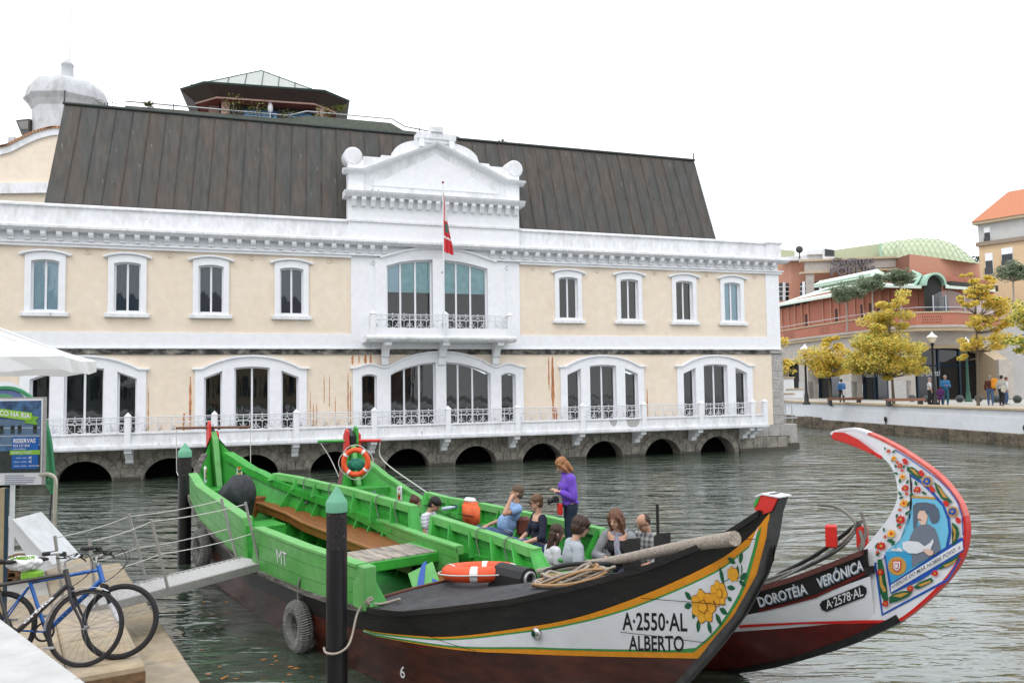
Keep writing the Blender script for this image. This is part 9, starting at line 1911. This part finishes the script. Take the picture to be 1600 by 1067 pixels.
    # hair
    if hair:
        hm, style = hair; g = MB(); H_ = lambda v: hc+RH @ Vector(v)
        if style == 'short': ell(g, H_((0, .018, .054)), (.088, .100, .086), RH, 16); ell(g, H_((0, .048, -.01)), (.080, .064, .078), RH)
        if style == 'thin': ell(g, H_((0, .040, .030)), (.082, .082, .075), RH, 16); ell(g, H_((0, .05, -.01)), (.074, .058, .06), RH)
        if style == 'mop': ell(g, H_((0, .018, .052)), (.096, .108, .090), RH, 16); ell(g, H_((0, .042, -.01)), (.094, .082, .095), RH); ell(g, H_((.0, -.055, .068)), (.072, .045, .035), RH); cap(g, H_((.075, -.02, .0)), H_((.07, .0, -.055)), .026, .02); cap(g, H_((-.075, -.02, .0)), H_((-.07, .0, -.055)), .026, .02)
        if style in ('bob', 'long'):
            L_ = -.13 if style == 'bob' else -.24
            ell(g, H_((0, .022, .048)), (.090, .100, .085), RH, 16); ell(g, H_((0, .045, -.03)), (.088, .068, .10), RH)
            for s_ in (-1, 1): cap(g, H_((s_*.066, -.035, .05)), H_((s_*.082, -.015, -.06)), .028, .026); cap(g, H_((s_*.082, -.01, -.05)), H_((s_*.078, .0, L_)), .028, .018)
            cap(g, H_((0, .075, -.02)), H_((0, .075, L_-.03)), .05, .035); cap(g, H_((.045, .07, -.02)), H_((.05, .065, L_-.02)), .045, .028); cap(g, H_((-.045, .07, -.02)), H_((-.05, .065, L_-.02)), .045, .028)
        if style == 'bun': ell(g, H_((0, .022, .046)), (.086, .096, .082), RH, 16); ell(g, H_((0, .05, -.01)), (.08, .06, .07), RH); ell(g, H_((0, .075, .10)), (.042, .04, .036), RH)
        hme = fuse(g, max(vox*.9, .009), 1, .4)
        for v_ in hme.vertices:
            l_ = RH.transposed() @ (v_.co-hc); a = math.atan2(l_.y, l_.x); v_.co += v_.normal*(.0035*math.sin(a*34+l_.z*25)+.003*math.sin(a*15-l_.z*40))
        hme.materials.clear(); hme.materials.append(hm); inst('hair', hme, t)
    for s_ in (-1, 1):
        g = MB(); ell(g, hc+RH @ Vector((s_*.030, -.083, .008)), (.013, .007, .006), RH, 8); g.build('eye', M_EYE, t)
        g = MB(); ell(g, hc+RH @ Vector((s_*.031, -.088, .026)), (.018, .005, .0035), RH, 6); g.build('eyebrow', hair[0] if hair else M_EYE, t)
    g = MB(); ell(g, hc+RH @ Vector((0, -.086, -.052)), (.022, .008, .007), RH, 8); g.build('mouth', M_LIP, t)
    if glasses:
        dz = .055 if glasses == 'up' else .0; g = MB(); Mh = Matrix.Translation(hc) @ RH.to_4x4()
        for s_ in (-1, 1):
            if glasses == 'clear': g.tube([(s_*.032+.022*math.cos(a), -.102, .006+.016*math.sin(a)) for a in [2*math.pi*i/12 for i in range(12)]], .0026, 5, 0, Mh, closed=True)
            else: g.bbox(s_*.034-.027, s_*.034+.027, -.106, -.094, -.012+dz, .026+dz, .006, 0, Mh)
            g.tube([(s_*.058, -.100, .014+dz), (s_*.082, .01, .010+dz)], .003, 5, 0, Mh)
        g.tube([(-.012, -.104, .012+dz), (.012, -.104, .012+dz)], .003, 4, 0, Mh); g.build('glasses', M_BLK, t)
    t['_hc'] = list(hc); return t
SHIRT = [('torso', .12, 1), ('uarm', 0, .62)]; LSLEEVE = [('torso', .10, 1), ('uarm', 0, 1), ('farm', 0, .96)]; TROUS = [('torso', 0, .16), ('thigh', 0, 1), ('shin', 0, .95)]; SHOES = [('foot', 0, 1), ('shin', .96, 1)]; SHORTS = [('torso', 0, .16), ('thigh', 0, .9)]
def cl(name, c, **k): return mat(name, c, .85, .12, 9, .3, 60, **k)
M_JEAN = cl('blue jeans', (.045, .085, .18), col2=(.065, .12, .23)); M_NAVY = cl('dark navy cloth', (.010, .013, .032)); M_DKSHOE = mat('dark shoe', (.03, .028, .03), .5)
SITL = {1: ((.12, -.42, .05), (.12, -.48, -.4)), -1: ((-.12, -.42, .05), (-.12, -.48, -.4))}
def legs(hip, fwd=.42, spread=.12, kz=.0, ax=-.06, dz=-.42): return {s_: ((s_*spread, -fwd, hip+kz), (s_*spread, -fwd+ax, hip+dz)) for s_ in (-1, 1)}
def seat_at(px, py, D, hz): p = atd(px, py, D); return Vector((p.x, D, p.z-hz*1.02))
# seated head centre sits ~.67+hip above origin; origin = foot of the figure
hipS = .42; HZ = hipS+.69
# 1 man in striped shirt and woman beside him, at the stern
STRIPE = mat('white striped shirt', (.62, .64, .70), .85, .05, 3)
N_ = STRIPE.node_tree.nodes; L_2 = STRIPE.node_tree.links; wv = N_.new('ShaderNodeTexWave'); wv.bands_direction = 'Z'; wv.inputs['Scale'].default_value = 5.5; tc_ = N_.new('ShaderNodeTexCoord'); L_2.new(tc_.outputs['Object'], wv.inputs[0])
cr_ = N_.new('ShaderNodeMix'); cr_.data_type = 'RGBA'; cr_.inputs[6].default_value = (.72, .73, .76, 1); cr_.inputs[7].default_value = (.42, .45, .58, 1); rr_ = N_.new('ShaderNodeMapRange'); rr_.inputs[1].default_value = .62; rr_.inputs[2].default_value = .7; L_2.new(wv.outputs[1], rr_.inputs[0]); L_2.new(rr_.outputs[0], cr_.inputs[0]); L_2.new(cr_.outputs[2], N_['Principled BSDF'].inputs['Base Color'])
person('man in a striped white shirt with sunglasses on his head, seated behind the green boards', seat_at(661, 780, 14.1, HZ), R(72), dict(hip=hipS, lean=R(14), yaw=R(5), pitch=R(20), arms={1: ((.25, -.12, .62), (.12, -.38, .60)), -1: ((-.25, -.12, .62), (-.10, -.38, .60))}, legs=legs(hipS)),
       [('trousers', M_JEAN, TROUS, .012), ('shirt', STRIPE, SHIRT, .014), ('shoes', M_DKSHOE, SHOES, .01)], (mat('black hair', (.012, .010, .010), .6, .3, 30), 'short'), glasses='up')
M_HBR = mat('dark brown hair', (.035, .016, .010), .55, .3, 30, col2=(.06, .028, .016)); M_HRB = mat('reddish brown hair', (.11, .032, .018), .55, .3, 30, col2=(.07, .025, .015))
person('woman with red-brown hair tied up, her hand against her head, nearest the stern', seat_at(640, 778, 14.7, HZ), R(60), dict(hip=hipS, lean=R(10), side=R(-6), yaw=R(20), pitch=R(18), arms={1: ((.25, -.10, .60), (.12, -.36, .58)), -1: ((-.36, -.16, .86), (-.16, -.02, 1.13))}, legs=legs(hipS)),
       [('trousers', M_JEAN, TROUS, .012), ('top', cl('green tee', (.05, .16, .06)), SHIRT, .012), ('shoes', M_DKSHOE, SHOES, .01)], (M_HRB, 'bun'), female=True, skin=SKINL)
# 2 man in blue shirt, hand behind his head
person('heavy man in a light blue shirt and jeans raising a hand to his ear', seat_at(788, 766, 13.6, HZ), R(-72), dict(hip=hipS, lean=R(-22), yaw=R(-14), pitch=R(12), belly=.045, arms={1: ((.30, -.12, .78), (.14, .10, 1.07)), -1: ((-.25, .02, .60), (-.15, -.28, .54))}, legs=legs(hipS, .44, .12, .08, -.30, -.22)),
       [('trousers', M_JEAN, TROUS, .012), ('shirt', cl('light blue shirt', (.22, .36, .62), col2=(.27, .42, .68)), SHIRT, .018), ('shoes', M_DKSHOE, SHOES, .01)], (mat('grey brown hair', (.13, .085, .055), .7, .3, 30), 'short'), sc=1.02)
# 3 woman with sunglasses
person('woman with short brown hair and sunglasses, navy cardigan, white bag strap', seat_at(842, 781, 13.0, HZ), R(-68), dict(hip=hipS, lean=R(2), yaw=R(-10), pitch=R(2), arms={1: ((.26, -.06, .62), (.08, -.34, .50)), -1: ((-.26, -.06, .62), (-.08, -.34, .50))}, legs=legs(hipS, .43, .10, .10, -.18, -.30)),
       [('trousers', M_JEAN, TROUS, .012), ('cardigan', M_NAVY, [('torso', .1, .93), ('uarm', 0, 1), ('farm', 0, .35)], .016), ('shoes', M_DKSHOE, SHOES, .01)], (mat('light brown hair', (.16, .085, .045), .6, .3, 30), 'short'), female=True, glasses='sun', skin=SKINL)
# 4 standing woman in purple with a phone
hip6 = .88; pp_ = atz(893, 878, .36); LEGS = {1: ((.10, -.04, .45), (.10, .02, .06)), -1: ((-.08, -.01, .45), (-.08, .06, .06))}
pw = person('standing woman in a purple jacket looking down at her phone', (pp_.x, pp_.y, .36), R(-78), dict(hip=hip6, lean=R(5), yaw=R(0), pitch=R(34), arms={1: ((.20, .0, 1.06), (.06, -.30, 1.16)), -1: ((-.20, .0, 1.06), (-.05, -.30, 1.16))}, legs=LEGS),
       [('leggings', cl('dark teal leggings', (.008, .022, .045)), TROUS, .008), ('jacket', cl('purple fleece', (.15, .06, .50), col2=(.18, .08, .56)), LSLEEVE, .020), ('shoes', mat('white and blue trainer', (.55, .62, .68), .6, .3, 9, col2=(.08, .40, .60), mix=.4), SHOES, .016)], (mat('ginger blonde hair', (.30, .115, .04), .55, .3, 30, col2=(.42, .20, .08)), 'bob'), sc=.985, female=True, skin=SKINL)
MP = Matrix.Translation((pp_.x, pp_.y, .36)) @ Matrix.Rotation(R(-78), 4, 'Z')
o = MB().bbox(-.035, .035, -.02, .05, -.006, .006, .003).build('phone', M_BLK, None, loc=MP @ Vector((0, -.35, 1.14)), rot=(R(35), 0, R(-78))); tag(o, 'dark phone held by the woman in purple', 'phone')
cmr = thing('camera', 'black camera with lens hanging at the waist of the woman in purple', 'camera', MP @ Vector((.02, -.24, .98)), R(-78)); MB().bbox(-.065, .065, -.035, .035, -.045, .045, .01).build('camera_body', M_BLK, cmr)
MB().lathe([(.032, 0), (.036, .05), (.040, .13), (.034, .135)], 14, 0, Matrix.Rotation(R(105), 4, 'X')).build('lens', M_BLK, cmr); MB().tube(smooth_pts([(-.06, .02, .03), (-.07, .10, .25), (-.05, .20, .42), (.05, .20, .42), (.07, .10, .25), (.06, .02, .03)], 4), .008, 5).build('strap', cl('patterned strap', (.30, .28, .30), col2=(.05, .05, .06)), cmr)
o = MB().bbox(-.075, .075, -.03, .03, -.09, .08, .015).build('red_pouch', M_RED, None, loc=MP @ Vector((.06, -.19, .84)), rot=(0, 0, R(-78))); tag(o, 'small red pouch at the hip of the woman in purple', 'pouch')
# 5 girl and boy seen from behind
person('girl with long dark brown hair and white top beside the boy in grey', seat_at(856, 828, 11.7, HZ), R(108), dict(hip=hipS, lean=R(10), yaw=R(-8), pitch=R(5), arms={1: ((.22, -.08, .62), (.10, -.32, .56)), -1: ((-.22, -.06, .62), (-.08, -.32, .56))}, legs=legs(hipS)),
       [('shorts', M_JEAN, TROUS, .012), ('top', cl('white tee', (.62, .63, .66)), SHIRT, .014), ('shoes', M_DKSHOE, SHOES, .01)], (M_HBR, 'long'), female=True, skin=SKINL)
person('boy with a dark mop of hair and glasses in a light grey t-shirt', seat_at(886, 830, 10.85, HZ), R(100), dict(hip=hipS, lean=R(12), yaw=R(-4), pitch=R(6), arms={1: ((.25, -.10, .60), (.12, -.34, .52)), -1: ((-.27, -.05, .60), (-.12, -.30, .48))}, legs=legs(hipS)),
       [('trousers', M_JEAN, TROUS, .012), ('t_shirt', cl('light grey tee', (.40, .44, .48), col2=(.36, .40, .44)), SHIRT, .020), ('shoes', M_DKSHOE, SHOES, .01)], (M_HBR, 'mop'), sc=1.10, glasses='clear', skin=SKINL)
# 6 woman in grey cardigan, man in plaid
gw_ = person('woman in a grey cardigan and patterned scarf looking down at her hands', seat_at(967, 806, 10.9, HZ), R(-22), dict(hip=hipS, lean=R(8), yaw=R(-14), pitch=R(12), arms={1: ((.26, -.06, .64), (.05, -.28, .60)), -1: ((-.27, -.08, .64), (-.06, -.30, .62))}, legs=legs(hipS, .42, .12, .02, -.02, -.40)),
       [('trousers', M_NAVY, TROUS, .012), ('black_top', cl('black top', (.012, .012, .016)), [('torso', .1, .95)], .010), ('cardigan', cl('grey knit cardigan', (.24, .25, .265), col2=(.30, .31, .33)), [('uarm', 0, 1), ('farm', 0, .95)], .02), ('shoes', M_DKSHOE, SHOES, .01)], (mat('chestnut hair', (.13, .055, .030), .55, .3, 30, col2=(.20, .09, .05)), 'long'), sc=1.03, female=True, skin=SKINL)
g = MB(); q = random.Random(2); M_CARD = MATS['grey knit cardigan']
hx = Vector(gw_['_hc'])
for s_ in (-1, 1): g.add([(s_*.05, -.075, hx.z-.16), (s_*.17, .02, hx.z-.17), (s_*.21, .03, hx.z-.45), (s_*.20, -.10, hx.z-.66), (s_*.09, -.16, hx.z-.64), (s_*.075, -.145, hx.z-.38)], [(0, 1, 2, 3, 4, 5)])
MB().add(g.v, g.f).add([(-.18, .125, hx.z-.17), (.18, .125, hx.z-.17), (.21, .13, hx.z-.66), (-.21, .13, hx.z-.66)], [(0, 1, 2, 3)]).build('cardigan_front', M_CARD, gw_)
g = MB(); M_SCARF = mat('patterned scarf', (.30, .34, .42), .8, .5, 22, col2=(.45, .10, .12), mix=.4, speck=(30, .6, (.12, .22, .30)))
g.tube(smooth_pts([(-.07, .02, hx.z-.15), (-.05, -.08, hx.z-.18), (.04, -.10, hx.z-.19), (.08, .0, hx.z-.15), (0, .08, hx.z-.14)], 4), .032, 8); g.tube(smooth_pts([(.0, -.11, hx.z-.20), (.01, -.145, hx.z-.32), (.03, -.15, hx.z-.47)], 4), [.03, .035, .04, .045, .05, .05, .05, .05, .045], 8); g.build('scarf', M_SCARF, gw_)
PLD = mat('grey plaid shirt', (.16, .17, .19), .85, .4, 9, .3, 60, col2=(.30, .31, .32), mix=.5)
N_ = PLD.node_tree.nodes; L_2 = PLD.node_tree.links; tc_ = N_.new('ShaderNodeTexCoord'); w1_ = N_.new('ShaderNodeTexWave'); w1_.bands_direction = 'Z'; w1_.inputs['Scale'].default_value = 4.6; w2_ = N_.new('ShaderNodeTexWave'); w2_.bands_direction = 'X'; w2_.inputs['Scale'].default_value = 4.6
for w_ in (w1_, w2_): L_2.new(tc_.outputs['Object'], w_.inputs[0])
ad = N_.new('ShaderNodeMath'); ad.operation = 'ADD'; L_2.new(w1_.outputs[1], ad.inputs[0]); L_2.new(w2_.outputs[1], ad.inputs[1]); rp_ = N_.new('ShaderNodeValToRGB'); rp_.color_ramp.elements[0].color = (.035, .04, .055, 1); rp_.color_ramp.elements[1].color = (.40, .40, .39, 1); hf = N_.new('ShaderNodeMath'); hf.operation = 'MULTIPLY'; hf.inputs[1].default_value = .5
L_2.new(ad.outputs[0], hf.inputs[0]); L_2.new(hf.outputs[0], rp_.inputs[0]); L_2.new(rp_.outputs[0], N_['Principled BSDF'].inputs['Base Color'])
person('balding man with glasses and grey beard in a plaid shirt, looking down', seat_at(1016, 806, 11.2, HZ), R(-38), dict(hip=hipS, lean=R(10), yaw=R(-20), pitch=R(22), arms={1: ((.25, -.08, .62), (.10, -.32, .56)), -1: ((-.25, -.08, .62), (-.10, -.32, .56))}, legs=legs(hipS)),
       [('trousers', M_NAVY, TROUS, .012), ('shirt', PLD, LSLEEVE, .018), ('shoes', M_DKSHOE, SHOES, .01), ('beard', mat('grey beard', (.28, .25, .22), .8, .3, 30), [('neck', .75, .99)], .006)], (mat('dark grey brown hair', (.07, .045, .03), .7, .3, 30), 'thin'), glasses='clear')
# things in boat 2
M2 = Matrix.Translation((S2[0], S2[1], 0)) @ Matrix.Rotation(RZ2, 4, 'Z')
def at2(px, py, D): p = atd(px, py, D); return Vector((p.x, D, p.z))
lv_ = thing('life_vest', 'orange life vest with white collar hung over the green side board', 'life vest', at2(736, 802, 14.3), R(-50)); g = MB(); bm = bmesh.new(); bmesh.ops.create_cube(bm, size=1); bmesh.ops.bevel(bm, geom=bm.edges[:], offset=.18, segments=3, affect='EDGES')
for v_ in bm.verts: p = v_.co; v_.co = Vector((p.x*.40*(1+.1*p.z), p.y*.17*(1+.25*math.cos(p.x*5)), p.z*.42+.015*math.sin(p.x*12)))
g.bm(bm, smooth=True); g.build('padding', mat('bright orange nylon', (.85, .15, .04), .6, .1, 6, .2, 20), lv_); MB().bbox(-.15, .10, -.07, .07, .18, .27, .04).build('collar', M_HWHITE, lv_); MB().box(-.21, .21, -.10, -.092, -.03, -.015).build('belt', M_BLK, lv_)
bt = thing('water_bottle', 'clear plastic water bottle lying on the boat\'s side by the striped-shirt man', 'bottle', at2(691, 795, 14.0), R(20)); bt.rotation_euler = (0, R(80), R(-20)); MB().lathe([(.03, 0), (.034, .02), (.034, .17), (.014, .23), (.014, .25)], 12).build('bottle_body', mat('clear blue plastic', (.45, .58, .66), .15, .1, 9, spec=.8), bt); MB().lathe([(.016, .25), (.016, .27)], 10).build('cap', M_BLUE, bt)
bk_ = MB(); q = random.Random(8); bl_ = thing('blanket', 'bright multicoloured patchwork blanket on the boat floor behind the spar', 'blanket', at2(918, 884, 11.0), R(-30)); cols = [M_RED, M_BLUE, M_OCH, M_DGRN, M_BLK, MATS['brown pallet wood']]
for i in range(7):
    for j in range(3):
        o_ = MB(); x_, y_ = i*.13-.45, j*.12; h0 = .05*math.sin(i*1.3+j)+.03*q.random(); o_.bbox(x_, x_+.128, y_, y_+.118, h0, h0+.05, .015); o_.build('patch', cols[q.randrange(6)], bl_)
o = MB().bbox(-.12, .12, -.06, .06, -.16, .16, .05).build('brown_bag', mat('brown leather bag', (.16, .045, .03), .5, .2, 9), None, loc=at2(818, 822, 13.6)); tag(o, 'red-brown leather bag between the blue-shirt man and the sunglasses woman', 'bag')
# people on the far quay
def farp(label, px, D, h, rz, wear, hair, pose=None, **k):
    hp_ = .90; ps = dict(hip=hp_, lean=R(2), arms={1: ((.24, .0, 1.08), (.22, -.12, .84)), -1: ((-.24, .0, 1.08), (-.22, -.12, .84))}, legs={1: ((.10, -.06, .47), (.10, .0, .06)), -1: ((-.10, .04, .47), (-.10, .10, .06))}); ps.update(pose or {})
    p = atd(px, 610, D); return person(label, Vector((p.x, D, 1.6)), rz, ps, wear, hair, sc=h/1.70, vox=.018, group='people on the far quay', hands=True, **k)
M_HGR = mat('grey hair', (.30, .29, .28), .7, .2, 30); HB_ = (MATS['black hair'], 'short')
TW_ = cl('white cotton', (.70, .71, .74)); DKT = cl('black trousers', (.015, .015, .018)); BLJ = cl('blue anorak', (.03, .16, .36))
fold = {1: ((.22, -.05, 1.10), (.04, -.30, 1.12)), -1: ((-.22, -.05, 1.10), (-.04, -.30, 1.12))}
farp('man in a white t-shirt and black trousers walking on the far quay', 1452, 49.5, 1.66, R(70), [('trousers', DKT, TROUS, .015), ('t_shirt', TW_, SHIRT, .02), ('shoes', M_DKSHOE, SHOES, .01)], (M_HGR, 'short'), glasses='sun')
farp('man in a blue anorak with clasped hands on the far quay', 1477, 49.5, 1.78, R(-10), [('trousers', cl('teal trousers', (.02, .10, .16)), TROUS, .015), ('anorak', BLJ, LSLEEVE, .03), ('shoes', M_DKSHOE, SHOES, .01)], (M_HGR, 'short'), dict(arms=fold))
farp('small person in a dark purple coat in front of the man in blue', 1469, 48.5, 1.15, R(160), [('coat', cl('dark purple coat', (.075, .015, .10)), LSLEEVE+[('thigh', 0, .9)], .05), ('trousers', DKT, TROUS, .012), ('shoes', M_DKSHOE, SHOES, .01)], (mat('dark red brown hair', (.05, .015, .015)), 'bob'))
farp('grey-haired man in a maroon jacket carrying an orange backpack', 1547, 47.5, 1.72, R(150), [('trousers', M_JEAN, TROUS, .015), ('jacket', cl('maroon jacket', (.09, .02, .015)), LSLEEVE, .025), ('shoes', M_DKSHOE, SHOES, .01)], (M_HGR, 'short'))
bp_ = thing('backpack', 'bright orange backpack on the grey-haired man\'s back', 'backpack', Vector((atd(1551, 605, 47.5).x, 47.30, 2.86)), R(-20)); MB().bbox(-.17, .17, -.12, .10, -.30, .30, .07).build('pack', mat('orange yellow nylon', (.75, .30, .02), .7, .2, 9), bp_); MB().bbox(-.12, .12, -.17, -.12, -.22, .0, .03).build('pocket', MATS['orange yellow nylon'], bp_)
farp('dark-haired woman in a grey cardigan with a pale shoulder bag, walking right', 1565, 46.5, 1.72, R(120), [('trousers', DKT, TROUS, .015), ('cardigan', cl('pale grey knit', (.42, .41, .38)), LSLEEVE, .03), ('shoes', M_DKSHOE, SHOES, .01)], (HB_[0], 'short'), female=True)
o = MB().bbox(-.16, .16, -.05, .05, -.2, .2, .04).build('shoulder_bag', mat('cream canvas', (.50, .46, .38), .8, .1, 9), None, loc=Vector((atd(1566, 612, 46.3).x, 46.15, 2.55)), rot=(0, R(20), R(20))); tag(o, 'cream shoulder bag at the hip of the dark-haired woman on the quay', 'bag')
farp('person in a white t-shirt and blue jeans at the foot of the stairs', 1572, 49, 1.62, R(60), [('jeans', M_JEAN, TROUS, .015), ('t_shirt', TW_, SHIRT, .02), ('shoes', M_DKSHOE, SHOES, .01)], (M_HRB, 'short'))
farp('person in a blue shirt with a white bag below the smaller yellow tree', 1315, 56, 1.66, R(180), [('trousers', DKT, TROUS, .015), ('shirt', cl('mid blue shirt', (.07, .20, .48)), LSLEEVE, .025), ('shoes', M_DKSHOE, SHOES, .01)], HB_)
o = MB().bbox(-.14, .14, -.05, .05, -.2, .2, .04).build('white_bag', TW_, None, loc=Vector((atd(1320, 612, 55.6).x, 55.6, 2.35))); tag(o, 'white bag carried by the person in blue by the bench', 'bag')
